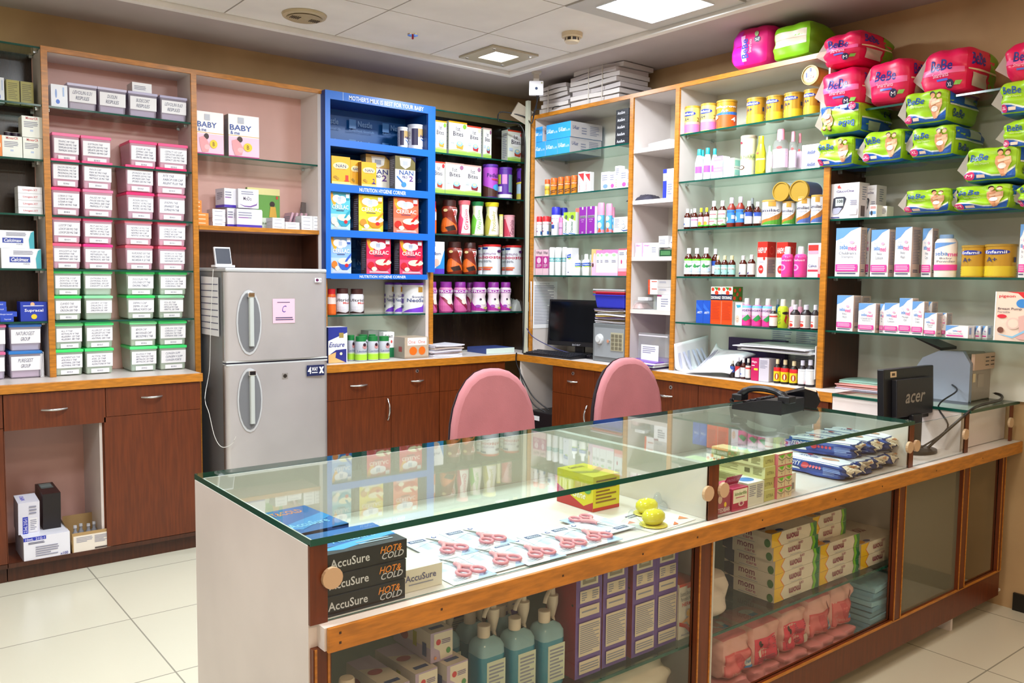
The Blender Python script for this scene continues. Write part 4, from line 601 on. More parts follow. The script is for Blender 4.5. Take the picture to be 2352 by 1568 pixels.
g = unit('B', 1.799, 2.755, 'white shelving unit of medicine bottles', 'on the right wall', ZB, S5, 'inner_white', 'white_laminate')
m = MB(); fb(m, 'B', 2.724, 2.732, XB+.006, -.03, ZB, ZT-.02, 'white_laminate'); m.build('side_panel', g)
g = unit('B', 2.755, 4.4, 'open glass shelving with brown side', 'at the right edge', ZB, [2.228, 1.972, 1.736, 1.466, 1.210], 'inner_white', 'inner_white', left=False, top=False, ztop=2.225)
m = MB(); fb(m, 'B', 2.732, 2.755, XB+.006, -.03, ZB, 1.99, {'r': 'dark_wood', '*': 'dark_wood'}); m.build('side_panel', g); m = MB(); fb(m, 'B', 2.726, 2.757, XB-.006, XB+.006, ZB, 1.985, 'edge_wood'); m.build('edge_strip', g)

# ================================================================ worktops and base cabinets
g = thing('worktop', 'white worktop with wooden edge', 'worktop', 'left of the refrigerator')
m = MB(); m.box(-5.2, -2.571, -.555, -.12, .889, ZB-.001, 'white_laminate'); m.build('top', g); m = MB(); m.box(-5.2, -2.566, -.5634, -.555, .886, ZB, 'edge_wood'); m.build('edge_strip', g, bevel=.003)
g = thing('worktop', 'long white worktop with wooden edge', 'worktop', 'turning the back corner')
m = MB(); m.box(-1.885, -.02, -.555, -.12, .889, ZB-.001, 'white_laminate'); m.box(-.464, -.02, -2.88, -.555, .889, ZB-.001, 'white_laminate'); m.build('top', g)
m = MB(); m.box(-1.888, -.472, -.5634, -.555, .886, ZB, 'edge_wood'); m.box(-.4724, -.464, -2.884, -.5634, .886, ZB, 'edge_wood'); m.build('edge_strip', g)
def handle(parent, p, L, fr, vert=False):
    pts = []
    for k in range(9):
        t = -1+k/4; s = t*L/2; o_ = -.004-.024*(1-t*t)
        q = (0, o_, s) if vert else (s, o_, 0)
        if fr == 'B': q = (q[1], -q[0], q[2])
        pts.append((p[0]+q[0], p[1]+q[1], p[2]+q[2]))
    m = MB(); m.tube(pts, [.004, .005, .005, .006, .006, .006, .005, .005, .004], 'steel', 8); m.build('handle', parent)
def lock(parent, p, fr):
    m = MB(); n = 12; 
    def q(a, r, d): return (p[0]+r*cos(a), p[1]-d, p[2]+r*sin(a)) if fr == 'A' else (p[0]-d, p[1]-r*cos(a), p[2]+r*sin(a))
    m.add([q(2*pi*k/n, .011, .003) for k in range(n)]+[q(2*pi*k/n, .012, 0) for k in range(n)], [list(range(n))]+[(k, (k+1) % n, n+(k+1) % n, n+k) for k in range(n)], 'steel'); m.add([q(2*pi*k/n, .005, .004) for k in range(n)], [list(range(n))], 'black_plastic'); m.build('lock', parent)
def basecab(fr, u0, u1, D, place, desc, fronts, niche=None, sx=0, plinth=.03, dback=-.12):
    # fronts: list of (kind, ua, ub, za, zb, [handle u, z, len, vert], lock)
    if fr == 'B': dback = -.02
    g = thing('base_cabinet', desc, 'cabinet', place, sx=sx)
    m = MB(); a, b = u0+.002, u1-.002
    if niche:
        n0, n1 = niche
        fb(m, fr, a, n0, D+.018, dback, .07, .884, 'red_wood'); fb(m, fr, n1, b, D+.018, dback, .07, .884, 'red_wood'); fb(m, fr, n0, n1, D+.018, dback, .07, .085, 'red_wood'); fb(m, fr, n0, n1, dback-.05, dback, .085, .884, 'pink_laminate'); fb(m, fr, n1-.012, n1, D+.02, dback-.05, .085, .72, 'white_laminate'); fb(m, fr, n0, n1, D+.02, dback-.05, .86, .884, 'red_wood')
    else: fb(m, fr, a, b, D+.018, dback, .07, .884, 'red_wood')
    fb(m, fr, a, b, D+.001, D+.018, .072, .092, 'dark_wood'); m.build('carcass', g)
    m = MB(); fb(m, fr, a, b, D+plinth, D+plinth+.015, 0, .072, 'dark_wood'); m.build('plinth', g)
    for f in fronts:
        kd, ua, ub, za, zb = f[:5]; m = MB(); fb(m, fr, ua+.0015, ub-.0015, D, D+.018, za, zb, 'red_wood'); o = m.build(kd, g)
        def P(u, z): return (u, D, z) if fr == 'A' else (D, -u, z)
        if len(f) > 5 and f[5]: h = f[5]; handle(o, P(h[0], h[1]), h[2], fr, h[3] if len(h) > 3 else False)
        if len(f) > 6: lock(o, P(*f[6]), fr)
    return g
basecab('A', -5.2, -3.470, -.55, 'at the far left edge', 'reddish brown cabinet with vertical handle', [('drawer', -4.2, -3.47, .73, .882), ('door', -4.2, -3.47, .095, .727, (-3.52, .60, .14, True))], sx=0)
basecab('A', -3.470, -2.573, -.55, 'left of the refrigerator', 'reddish brown cabinet with open niche', [('drawer', -3.468, -3.035, .715, .882, (-3.26, .80, .11)), ('drawer', -3.035, -2.575, .742, .882, (-2.82, .825, .10)), ('door', -3.045, -2.575, .095, .740)], niche=(-3.465, -3.05), sx=100)
basecab('A', -1.885, -1.435, -.55, 'just right of the refrigerator', 'reddish brown cabinet with drawer and door', [('drawer', -1.885, -1.435, .72, .882, (-1.655, .80, .11)), ('door', -1.885, -1.435, .095, .718, (-1.46, .64, .13, True))])
basecab('A', -1.435, -1.085, -.55, 'behind the first pink chair', 'reddish brown cabinet with locked drawer', [('drawer', -1.435, -1.085, .72, .882, (-1.25, .80, .09), (-1.25, .86)), ('door', -1.435, -1.085, .095, .718)])
basecab('A', -1.085, -.55, -.55, 'below the back corner', 'plain reddish brown cabinet', [('drawer', -1.083, -.56, .72, .882), ('door', -1.083, -.56, .095, .718)])
uB = [-un(x, 930, 0, -.46).y for x in (1268, 1365, 1535, 1603, 1700)]
basecab('B', uB[0], uB[1], -.46, 'between the two pink chairs', 'reddish brown cabinet with locked drawer and door', [('drawer', uB[0], uB[1], .715, .882, ((uB[0]+uB[1])/2, .80, .09), ((uB[0]+uB[1])/2, .85)), ('door', uB[0], uB[1], .095, .713, (uB[1]-.06, .60, .13, True))])
basecab('B', uB[1], uB[3], -.46, 'behind the second pink chair', 'wide reddish brown cabinet with drawer', [('drawer', uB[1], uB[3], .70, .882, (uB[3]-.22, .80, .09), (uB[3]-.19, .85)), ('door', uB[1], uB[3], .095, .698)])
basecab('B', uB[3], 2.87, -.46, 'behind the telephone', 'reddish brown cabinet with bare lock', [('drawer', uB[3], 2.86, .70, .882, None, (uB[3]+.28, .85)), ('door', uB[3], 2.86, .095, .698)])
mb = MB(); mb.box(-.46, -.03, -.60, -.585, .0, .886, 'white_laminate'); o = mb.build('support_panel'); thing('', 'white upright panel', 'panel', 'carrying worktop at the corner', obj=o)

# ================================================================ refrigerator
g = thing('refrigerator', 'silver two-door refrigerator', 'refrigerator', 'standing in the shelving niche', (-2.19, -.60, 0))
FW = .285
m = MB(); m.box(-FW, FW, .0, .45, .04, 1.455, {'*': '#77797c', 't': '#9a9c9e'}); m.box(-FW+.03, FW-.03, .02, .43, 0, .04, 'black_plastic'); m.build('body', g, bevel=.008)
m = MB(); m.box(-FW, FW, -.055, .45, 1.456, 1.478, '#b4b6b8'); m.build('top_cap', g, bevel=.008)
def fdoor(z0, z1, hz):
    pts = [(-FW, 0), (-FW, -.045)]+[(-FW+.02+(2*FW-.04)*k/12, -.05-.016*sin(pi*k/12)) for k in range(13)]+[(FW, -.045), (FW, 0)]
    m = MB(); n = len(pts)
    vs = [(x, y, z0) for x, y in pts]+[(x, y, z1) for x, y in pts]
    m.add(vs, [(k, (k+1) % n, n+(k+1) % n, n+k) for k in range(n)], 'fridge_silver', True); m.add(vs, [list(range(n))[::-1], [n+k for k in range(n)]], 'fridge_silver')
    d = m.build('door', g)
    hx = un(571, 740, 1, -.655).x+2.19; m = MB(); N = 20
    fy = lambda x: -.0515-.016*sin(pi*min(1, max(0, (x+FW-.02)/(2*FW-.04))))
    def el(rx, rz, off, c): m.add([(hx, fy(hx)-off, hz)]+[(hx+rx*cos(2*pi*k/N), fy(hx+rx*cos(2*pi*k/N))-off, hz+rz*sin(2*pi*k/N)) for k in range(N)], [(0, 1+k, 1+(k+1) % N) for k in range(N)], c, True)
    el(.066, .172, .003, '#b4b6b9'); el(.058, .158, .0045, '#6f7176'); m.build('recess', d)
    m = MB(); m.prism([(hx-.006, fy(hx)-.006), (hx+.022, fy(hx)-.006), (hx+.020, fy(hx)-.022), (hx-.002, fy(hx)-.022)], 2, hz-.125, hz+.13, '#b4bab8'); m.box(hx-.012, hx+.026, fy(hx)-.024, fy(hx)-.002, hz+.13, hz+.158, 'chrome'); m.build('handle', d, bevel=.004)
    return d
dz = un(571, 740, 1, -.655).z; d1 = fdoor(.992, 1.455, dz); d2 = fdoor(.05, .970, un(575, 918, 1, -.655).z)
m = MB(); m.box(-FW, FW, -.052, .0, .984, .992, '#c4c8ca'); m.box(-FW, FW, -.045, .0, .976, .984, '#1c1f3a'); m.box(-FW, FW, -.052, .0, .968, .976, '#c4c8ca'); m.build('door_trim', g)
def fsk(px0, px1, py0, py1, name, par, art, off=.0015):
    a = un(px0, py0, 1, -.666); b = un(px1, py1, 1, -.666); w_, h_ = b.x-a.x, a.z-b.z; m = MB()
    draw(m, [R(0, 0, 1, 1, art[0])]+art[1], lambda u, v, k: (a.x+2.19+u*w_, -.0675-k*.0005, b.z+v*h_)); m.build(name, par)
fsk(626, 677, 686, 741, 'sticker', d1, ('#e3b7c9', [T('C', .42, .44, .62, .72, '#4a3f9a', 0, 0, 1), Ls(.2, .82, .8, .88, 1, 'ink'), Ls(.12, .1, .92, .26, 2, 'ink')])); fsk(723, 738, 638, 648, 'badge', d1, ('#e9e9ef', [El(.35, .5, .22, .35, '#5a1a4a'), T('LG', .6, .25, .95, .75, '#444')]))
fsk(704, 745, 839, 861, 'badge', d2, ('#1b2450', [T('4', .06, .2, .26, .85, '#f0f0f4', 1), T('WAY', .28, .45, .62, .82, '#f0f0f4', 1), Ls(.28, .2, .62, .38, 1, 'paper'), Pg([(.68, .2), (.78, .2), (.96, .82), (.86, .82)], '#f0f0f4'), Pg([(.68, .82), (.78, .82), (.96, .2), (.86, .2)], '#f0f0f4')])); fsk(648, 661, 857, 869, 'lock', d2, ('#8a8480', [El(.5, .5, .35, .35, '#2a2420')])); fsk(729, 739, 1053, 1063, 'badge', d2, ('#e9e9ef', [El(.5, .5, .25, .3, '#3a3a6a')]))
m = MB(); xs = -2.4765
a = un(463, 634, 0, xs); b = un(506, 773, 0, xs)
m.add([(xs-.004, a.y, a.z), (xs-.006, b.y, a.z-.005), (xs-.006, b.y, b.z), (xs-.004, a.y, b.z)], [(0, 1, 2, 3)], 'paper')
for k in range(8): zz = a.z-.04-.034*k; m.add([(xs-.0065, a.y-.005, zz), (xs-.0075, b.y+.01, zz), (xs-.0075, b.y+.01, zz-.004), (xs-.0065, a.y-.005, zz-.004)], [(0, 1, 2, 3)], 'ink')
o = m.build('paper_sheet'); thing('', 'white temperature log sheets', 'paper', 'hanging on the refrigerator side', obj=o)
q = un(512, 606, 1, -.50); g = thing('temperature_display', 'small dark screen thermometer on white stand', 'thermometer', 'on top of the refrigerator', (q.x, -.50, 1.480)); 
m = MB(); m.box(-.05, .055, -.03, .04, 0, .012, '#e6e6ec'); m.build('base', g, bevel=.003); m = MB(); m.prism([(-.012, .012), (.006, .012), (.034, .105), (.018, .108)], 0, -.04, .045, '#dfe1ea'); m.build('housing', g, bevel=.003)
m = MB(); m.add([(-.036, -.0135, .02), (.041, -.0135, .02), (.041, .0135, .1), (-.036, .0135, .1)], [(0, 1, 2, 3)], '#161c30'); m.build('screen', g)
pts = cr([(-2.49, -.52, 1.47), (-2.50, -.50, 1.2), (-2.51, -.50, .95), (-2.56, -.57, .80), (-2.55, -.60, .72), (-2.53, -.62, .60), (-2.50, -.64, .545), (-2.46, -.67, .56), (-2.44, -.68, .60)])
m = MB(); m.tube(pts, .0018, '#d8d8d4'); o = m.build('thermometer_wire'); thing('', 'thin white probe wire', 'wire', 'hanging down refrigerator side', obj=o)

# ================================================================ blue stand
g = thing('display_stand', 'blue cardboard display stand with white slogans', 'display stand', 'fixed in the shelving beside the refrigerator')
X0, X1, Y0, Y1 = -1.787, -1.026, -.402, -.13
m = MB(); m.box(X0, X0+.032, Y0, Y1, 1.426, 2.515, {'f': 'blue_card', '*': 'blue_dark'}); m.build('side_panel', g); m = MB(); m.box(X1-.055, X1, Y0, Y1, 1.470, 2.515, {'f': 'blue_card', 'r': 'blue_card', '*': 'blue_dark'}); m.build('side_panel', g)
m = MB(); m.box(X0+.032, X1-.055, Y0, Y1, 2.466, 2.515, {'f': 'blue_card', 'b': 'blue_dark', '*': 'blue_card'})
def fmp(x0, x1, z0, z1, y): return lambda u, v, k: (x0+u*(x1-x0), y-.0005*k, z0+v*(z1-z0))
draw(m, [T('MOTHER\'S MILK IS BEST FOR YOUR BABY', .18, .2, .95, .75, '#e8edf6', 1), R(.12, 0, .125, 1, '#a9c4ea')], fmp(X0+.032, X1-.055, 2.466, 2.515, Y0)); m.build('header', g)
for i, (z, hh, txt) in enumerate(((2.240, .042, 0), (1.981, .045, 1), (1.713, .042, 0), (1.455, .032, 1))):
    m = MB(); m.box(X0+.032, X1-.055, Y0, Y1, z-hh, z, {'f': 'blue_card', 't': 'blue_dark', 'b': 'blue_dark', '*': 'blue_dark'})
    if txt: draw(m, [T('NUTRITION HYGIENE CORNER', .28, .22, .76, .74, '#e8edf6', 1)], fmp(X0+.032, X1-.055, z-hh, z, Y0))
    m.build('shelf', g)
m = MB(); m.box(X0+.032, X1-.055, Y1-.004, Y1, 1.455, 2.466, '#0c4f8e'); art = []
for i in range(3):
    for j in range(8):
        u = .03+i*.34; v = .02+j*.122; art += [R(u, v+.02, u+.07, v+.075, '#3a70a8'), T('Nestle', u+.09, v+.035, u+.24, v+.07, '#6a8fb8', 1), T('Good Food, Good Life', u, v, u+.26, v+.016, '#4a7ab0')]
draw(m, art, fmp(X0+.032, X1-.055, 1.455, 2.466, Y1-.005))
m.box(X1-.058, X1-.055, Y0+.01, Y1, 1.455, 2.466, '#0a3f80'); draw(m, [T('Nestle', .3, v, .75, v+.03, '#5a80b0', 1) for v in (.05, .12, .19, .32, .39, .46, .58, .65, .72, .84, .9)], lambda u, v, k: (X1-.0585-.0003*k, Y1+(Y0-Y1)*u, 1.455+v*1.011)); m.build('back_panel', g)

# ================================================================ front display counter
g = thing('display_counter', 'glass-topped display counter with wooden ledge', 'display counter', 'across the front of the shop'); DC = g
XL, XR, YF, YK = -3.3375, -.924, -3.484, -2.805
m = MB(); m.box(XL, XL+.024, YF+.006, YK, 0, .915, 'white_laminate'); m.build('end_panel', g)
m = MB(); m.box(XL+.024, 0-.002, YK-.002, YK+.012, .08, .735, 'white_laminate'); m.box(XL+.024, XR, YK, YK+.012, .755, .915, 'white_laminate'); m.build('back_panel', g)
m = MB(); m.box(-2.102, -2.078, YF+.006, YK, .755, .915, 'white_laminate'); m.build('divider', g); m = MB(); m.box(-.945, -.925, YF+.006, YK, .755, .915, 'white_laminate'); m.build('divider', g)
for ax_, bx_ in ((XL, XL+.038), (-2.112, -2.068), (-.948, -.916), (-.490, -.460), (-.052, -.030)):
    m = MB(); m.box(ax_, bx_, YF-.002, YF+.006, .755, .918, 'red_wood'); m.build('post', g)
m = MB(); m.box(XL, XR, YF-.006, YK+.003, .916, .930, {'t': GLT, 'b': GLT, '*': 'glass_edge'}); m.build('glass_top', g)
for xa, xb in ((XL+.038, -2.112), (-2.068, -.948), (-.916, -.490)):
    m = MB(); m.box(xa, xb, YF, YF+.004, .757, .917, {'f': GL, 'k': GL, '*': 'glass_edge'}); m.build('glass_pane', g)
for x, z, s in ((XL+.045, .845, 1), (-2.122, .838, -1), (-2.052, .838, 1), (-.958, .835, -1), (-.905, .835, 1), (-.500, .835, -1), (-.066, .84, -1)):
    m = MB(); n = 16; r = .022
    m.add([(x+r*cos(2*pi*k/n), YF-.012, z+r*sin(2*pi*k/n)) for k in range(n)]+[(x+r*cos(2*pi*k/n), YF-.003, z+r*sin(2*pi*k/n)) for k in range(n)], [list(range(n))]+[(k, (k+1) % n, n+(k+1) % n, n+k) for k in range(n)], '#c4a584'); m.build('finger_pull', g)
m = MB(); m.box(XL+.018, -.002, -3.512, YK, .735, .7545, 'white_laminate'); m.box(XL+.018, -.002, -3.512, -3.47, .708, .735, 'white_laminate'); m.build('display_floor', g)
m = MB(); m.box(XL+.022, -.002, -3.521, -3.512, .705, .755, 'orange_wood'); m.build('ledge_strip', g, bevel=.002)
PX_ = [(XL+.003, XL+.042), (-2.156, -2.092), (-1.026, -.966), (-.502, -.440), (-.128, -.088)]
for a, b in PX_:
    m = MB(); m.box(a, b, -3.492, -3.466, .19, .707, 'red_wood'); m.box(a+.003, a+.008, -3.494, -3.492, .19, .707, 'orange_wood'); m.box(b-.008, b-.003, -3.494, -3.492, .19, .707, 'orange_wood'); m.build('frame_post', g)
m = MB(); m.box(XL+.003, -.088, -3.488, -3.466, .075, .192, 'red_wood'); m.box(XL+.003, -.088, -3.492, -3.488, .184, .192, 'orange_wood'); m.build('base_board', g)
m = MB(); m.box(XL+.03, -.01, -3.36, -3.34, 0, .075, '#8a6a50'); m.build('plinth', g)
m = MB(); m.box(XL+.024, -.01, -3.466, YK, .07, .08, 'inner_white'); m.build('cabinet_floor', g)
for (a, b), (c, d), gm in zip(PX_, PX_[1:], (GL, GL, FROST, GL)):
    m = MB(); m.box(b, c, -3.478, -3.474, .192, .707, {'f': gm, 'k': gm, '*': 'glass_edge'}); m.build('glass_door', g)
for x in (-2.052, -.850, -.40): m = MB(); m.box(x-.009, x+.009, -3.46, YK, .08, .735, 'white_laminate'); m.build('divider', g)
for a, b in ((XL+.026, -2.062), (-2.042, -.860)):
    m = MB(); m.box(a, b, -3.455, YK-.004, .384, .392, GLS); m.build('glass_shelf', g); m = MB(); m.box(a, b, -3.459, -3.455, .384, .392, 'glass_edge'); m.build('glass_edge', g)
m = MB(); m.box(-.84, -.41, -3.44, -3.43, .09, .73, '#6f6a55'); m.build('inner_panel', g)
for x, z in ((-3.29, .742), (-3.29, .722), (-3.05, .732), (-2.7, .731), (-2.42, .729), (-2.2, .733), (-1.9, .73), (-1.5, .731), (-1.2, .73), (-.8, .732), (-.4, .73)):
    m = MB(); m.box(x-.0025, x+.0025, -3.5215, -3.5208, z-.0025, z+.0025, '#3a2010'); m.build('screw', g)
# right arm counter
g = thing('side_counter', 'white counter arm with glass top', 'counter', 'joining worktop to the display counter')
m = MB(); m.box(-.474, -.456, -3.46, -2.888, 0, .916, 'white_laminate'); m.build('side_panel', g)
m = MB(); m.box(-.456, -.004, -3.444, -3.43, .757, .916, 'white_laminate'); m.build('front_panel', g)
m = MB(); m.box(-.482, -.003, -3.500, -2.888, .9175, .930, {'t': GLT, 'b': GLT, '*': 'glass_edge'}); m.build('glass_top', g); m = MB(); m.box(-.456, -.004, -3.43, -2.888, .900, .916, 'inner_white'); m.build('counter_top', g)

# ================================================================ pink chairs
def chair(x, y, rz, place, ztop):
    g = thing('office_chair', 'pink fabric office chair with dark shell', 'chair', place, (x, y, 0), rz)
    def outline(s, n=28):
        out = []
        for k in range(n):
            a = 2*pi*k/n; c, s_ = cos(a), sin(a)
            wz = .30; z = s_*wz; hw = .215*(1 if z < 0 else 1)*(1-.18*max(0, (z+.05)/.35)**2); e = 2.6
            rr = 1/((abs(c)**e+abs(s_)**e)**(1/e)); out.append((c*rr*hw*s, s_*rr*wz*s))
        return out
    zc = ztop-.30
    def cushion(name, m1, y0, y1, sc0, sc1):
        m = MB(); rings = []
        for t in (0, .12, .35, .65, .88, 1):
            s = sc0+(sc1-sc0)*t if name == 'shell' else (1-.10*(abs(t-.5)*2)**3)
            yy = y0+(y1-y0)*t; rings.append([(px_, yy+.10*(px_/.22)**2*-.25, zc+pz_) for px_, pz_ in outline(s)])
        n = len(rings[0]); vs = [p for r in rings for p in r]
        m.add(vs, [(i*n+k, i*n+(k+1) % n, (i+1)*n+(k+1) % n, (i+1)*n+k) for i in range(5) for k in range(n)], m1, True)
        cf = (0, y0-.008, zc); m.add([cf]+rings[0], [(0, 1+(k+1) % n, 1+k) for k in range(n)], m1, True); m.add([(0, y1, zc)]+rings[-1], [(0, 1+k, 1+(k+1) % n) for k in range(n)], m1, True); return m.build(name, g)
    cushion('backrest', 'pink_fabric', 0, .05, 1, 1); cushion('shell', '#23252e', .042, .075, 1.0, .93)
    m = MB(); R_ = .23; n = 24; prof = [(.46, .6), (.455, .96), (.48, 1), (.515, 1), (.53, .93), (.535, .6), (.533, 0)]
    for (za, ra), (zb, rb) in zip(prof, prof[1:]):
        f = lambda r, k: (r*R_*max(-1, min(1, 1.12*cos(2*pi*k/n))), -.27+r*.22*max(-1, min(1, 1.12*sin(2*pi*k/n))))
        m.add([(*f(ra, k), za) for k in range(n)]+[(*f(rb, k), zb) for k in range(n)], [(k, (k+1) % n, n+(k+1) % n, n+k) for k in range(n)], 'pink_fabric', True)
    m.build('seat', g); m = MB(); m.box(-.2, .2, -.46, -.08, .44, .462, '#23252e'); m.build('seat_shell', g, bevel=.01)
    m = MB(); m.tube(cr([(0, -.2, .43), (0, .05, .43), (0, .10, .5), (0, .09, .72)]), .02, '#23252e', 8); m.build('back_bracket', g)
    m = MB(); m.lathe([(.10, .03), (.28, .028), (.28, .018), (.44, .018)], '#1b1c22', 14, (0, -.27)); m.build('gas_lift', g)
    for k in range(5):
        a = 2*pi*k/5+.3; m = MB(); m.tube([(0, -.27, .11), (.28*cos(a), -.27+.28*sin(a), .075)], [.024, .014], '#1b1c22', 8); l = m.build('base_arm', g)
        m = MB(); m.tube([(.28*cos(a)-.02*sin(a), -.27+.28*sin(a)+.02*cos(a), .027), (.28*cos(a)+.02*sin(a), -.27+.28*sin(a)-.02*cos(a), .027)], .026, '#101014', 12); m.build('caster', l)
chair(-1.80, -2.06, -.12, 'nearer the refrigerator', 1.045); chair(-.99, -2.10, -.10, 'nearer the telephone', 1.055)

# ================================================================ computers, phone, printer
def monitor(name_place, desc, x, y, z, rz, w_, h_, tilt, front=True, lift=.06, nk=.12):
    g = thing('monitor', desc, 'monitor', name_place, (x, y, z), rz)
    m = MB(); m.lathe([(0, .10), (.012, .098), (.018, .06)], 'black_plastic', 28, (0, .05), .8); m.build('base', g)
    m = MB(); m.box(-.035, .035, .035, .06, .015, lift+nk, 'black_plastic'); m.build('neck', g, bevel=.006)
    e = bpy.data.objects.new('screen_housing', None)
    m = MB(); m.box(-w_/2, w_/2, 0, .03, lift, lift+h_, 'black_plastic'); m.box(-w_*.36, w_*.36, .03, .055, lift+.02, lift+h_*.8, '#1c1c22'); hs = m.build('housing', g, rot=(tilt, 0, 0), bevel=.004)
    m = MB(); m.box(-w_/2+.014, w_/2-.014, -.001, 0, lift+.03, lift+h_-.014, mat('screen_dark', '#0a0b10', .08)); m.build('screen', hs)
    m = MB()
    draw(m, [T('acer', .42, .012, .56, .05, '#9a9aa2', 1)], lambda u, v, k: (-w_/2+u*w_, -.002, lift+v*h_)); m.build('front_logo', hs); m = MB(); draw(m, [T('acer', .3, .34, .7, .52, '#8a847c', 1, sh=1)], lambda u, v, k: (w_/2-u*w_, .0556, lift+v*h_)); m.build('rear_logo', hs)
    m = MB(); draw(m, [R(.12, .84, .24, .95, '#d8bf9a'), R(.15, .87, .21, .92, '#4a3a2a')], lambda u, v, k: (w_/2-u*w_, .0304+.0003*k, lift+v*h_)); m.build('sticker', hs); return g
p = un(1337, 820, 2, ZB); monitor('beside the small safe on the worktop', 'black computer monitor facing the room', -.20, -.86, ZB, -pi/2-.05+.35, .47, .31, -.08)
p = un(2105, 1030, 2, .755); monitor('at the right end of the display counter', 'black computer monitor turned away', -.615, -3.295, .755, pi-.06, .37, .215, .05, lift=.125, nk=.03)
kp = un(1330, 815, 2, ZB); g = thing('keyboard', 'black computer keyboard', 'keyboard', 'on worktop before the corner monitor', (-.37, -.83, ZB), -pi/2+.06)
m = MB(); m.prism([(-.075, 0), (.075, 0), (.075, .024), (-.075, .010)], 0, -.22, .22, 'black_plastic'); m.build('case', g, bevel=.003); m = MB()
for r_ in range(5):
    for c_ in range(19): m.box(-.21+c_*.022, -.192+c_*.022, -.062+r_*.026, -.042+r_*.026, .013+r_*.0024, .019+r_*.0026, '#2b2c34')
m.build('keys', g)
q = un(1357, 824, 2, ZB); g = thing('computer_mouse', 'glossy black computer mouse', 'mouse', 'on worktop right of the keyboard', (q.x+.02, q.y, ZB), -1.2); m = MB(); m.lathe([(0, .05), (.008, .052), (.02, .046), (.03, .03), (.034, .0)], mat('gloss_black', '#0c0c12', .12), 20, (0, 0), .62); m.build('shell', g); m = MB(); m.box(.02, .03, -.004, .004, .026, .034, '#3a3a40'); m.build('wheel', g)
pts = cr([(q.x+.02, q.y+.04, ZB+.01), (-.30, -1.02, ZB+.008), (-.22, -.95, ZB+.006), (-.1, -.9, ZB+.01)]); m = MB(); m.tube(pts, .0022, 'black_plastic'); o = m.build('mouse_cable'); thing('', 'thin black mouse cable', 'cable', 'on worktop beside the mouse', obj=o)
# safe
a = un(1382, 830, 0, -.33); sx0, sx1 = -1.17, -1.445
g = thing('safe', 'grey steel safe with keypad', 'safe', 'on worktop beside the corner monitor', (-.34, -1.305, ZB), -pi/2)
m = MB(); m.box(-.145, .138, 0, .26, 0, .235, '#6f7476'); m.build('body', g, bevel=.004); m = MB(); m.box(-.125, .13, -.006, 0, .03, .21, '#8d9296'); d_ = m.build('door', g); m = MB(); m.lathe([(0, .032), (.012, .030), (.014, .02), (.024, .018)], '#c9ccce', 24); m.build('knob', d_, loc=(-.075, -.007, .14), rot=(pi/2, 0, 0))
m = MB(); m.box(.02, .125, -.010, -.006, .075, .185, '#aaa58c'); [m.box(.026+.032*i, .05+.032*i, -.012, -.010, .082+.025*j, .10+.025*j, '#6f6a58') for i in range(3) for j in range(4)]; m.build('keypad', d_); m = MB(); m.lathe([(0, .012), (.008, .01)], 'chrome', 14); m.build('key_lock', d_, loc=(.0, -.006, .13), rot=(pi/2, 0, 0))
for k, (c, tz_, hh, ds, pl) in enumerate((('#2b34b8', .0, .085, 'royal blue plastic basket', 'below the red basket'), ('#c81e30', .062, .04, 'red plastic basket', 'nested in the blue basket'), ('#c9ccd2', .078, .04, 'clear grey plastic tray', 'topmost above the red basket'))):
    zb_ = ZB+.235+.095+tz_; g = thing('basket', ds, 'basket', pl, (-.34, -1.30, zb_), -pi/2); m = MB(); a, b = .135, .13
    vs = [(sx_*a*kk, .12+sy_*b*kk, zz) for kk, zz in ((.88, 0), (.97, hh)) for sx_, sy_ in ((-1, -1), (1, -1), (1, 1), (-1, 1))]; m.add(vs, [(0, 1, 5, 4), (1, 2, 6, 5), (2, 3, 7, 6), (3, 0, 4, 7), (3, 2, 1, 0)], c); m.build('body', g, bevel=.01)
    m = MB(); m.box(-a, a, -.012, 0, hh-.006, hh, c); m.box(-a, a, .24, .252, hh-.006, hh, c); m.box(-a, -a+.012, 0, .24, hh-.006, hh, c); m.box(a-.012, a, 0, .24, hh-.006, hh, c); m.build('rim', g)
def papers(name, desc, place, x, y, z, w_, d_, n, h_, rz, cols, jit=.012, seed=1):
    rnd = random.Random(seed); g = thing(name, desc, 'papers', place, (x, y, z), rz)
    for i in range(n):
        zz = h_*i/n; m = MB(); ox, oy = rnd.uniform(-jit, jit), rnd.uniform(-jit, jit); t = h_/n*.82; N = 6; vs = []
        for j in range(N+1):
            for s in (0, 1):
                u = j/N; cz = .006*sin(u*5+i)*(.5+.5*i/n)*(h_/.05)**.5
                vs += [(-w_/2+u*w_+ox, -d_/2+s*d_+oy, zz+cz*.4), (-w_/2+u*w_+ox, -d_/2+s*d_+oy, zz+t+cz*.4)]
        fs = []
        for j in range(N): b = 4*j; fs += [(b+1, b+5, b+7, b+3), (b, b+2, b+6, b+4), (b, b+4, b+5, b+1), (b+2, b+3, b+7, b+6)]
        fs += [(0, 1, 3, 2), (4*N, 4*N+2, 4*N+3, 4*N+1)]
        m.add(vs, fs, cols[i % len(cols)], False); m.build('sheet', g, rot=(0, 0, rnd.uniform(-.05, .05)))
    return g
papers('paper_stack', 'pile of folders and papers', 'between the safe and the baskets', -.20, -1.30, ZB+.236, .26, .26, 11, .092, -pi/2, ['#e8e8ee', '#dcdce6', '#7a6a4a', '#e6e6ec', '#5a4a6a', '#b89a4a'], .016)
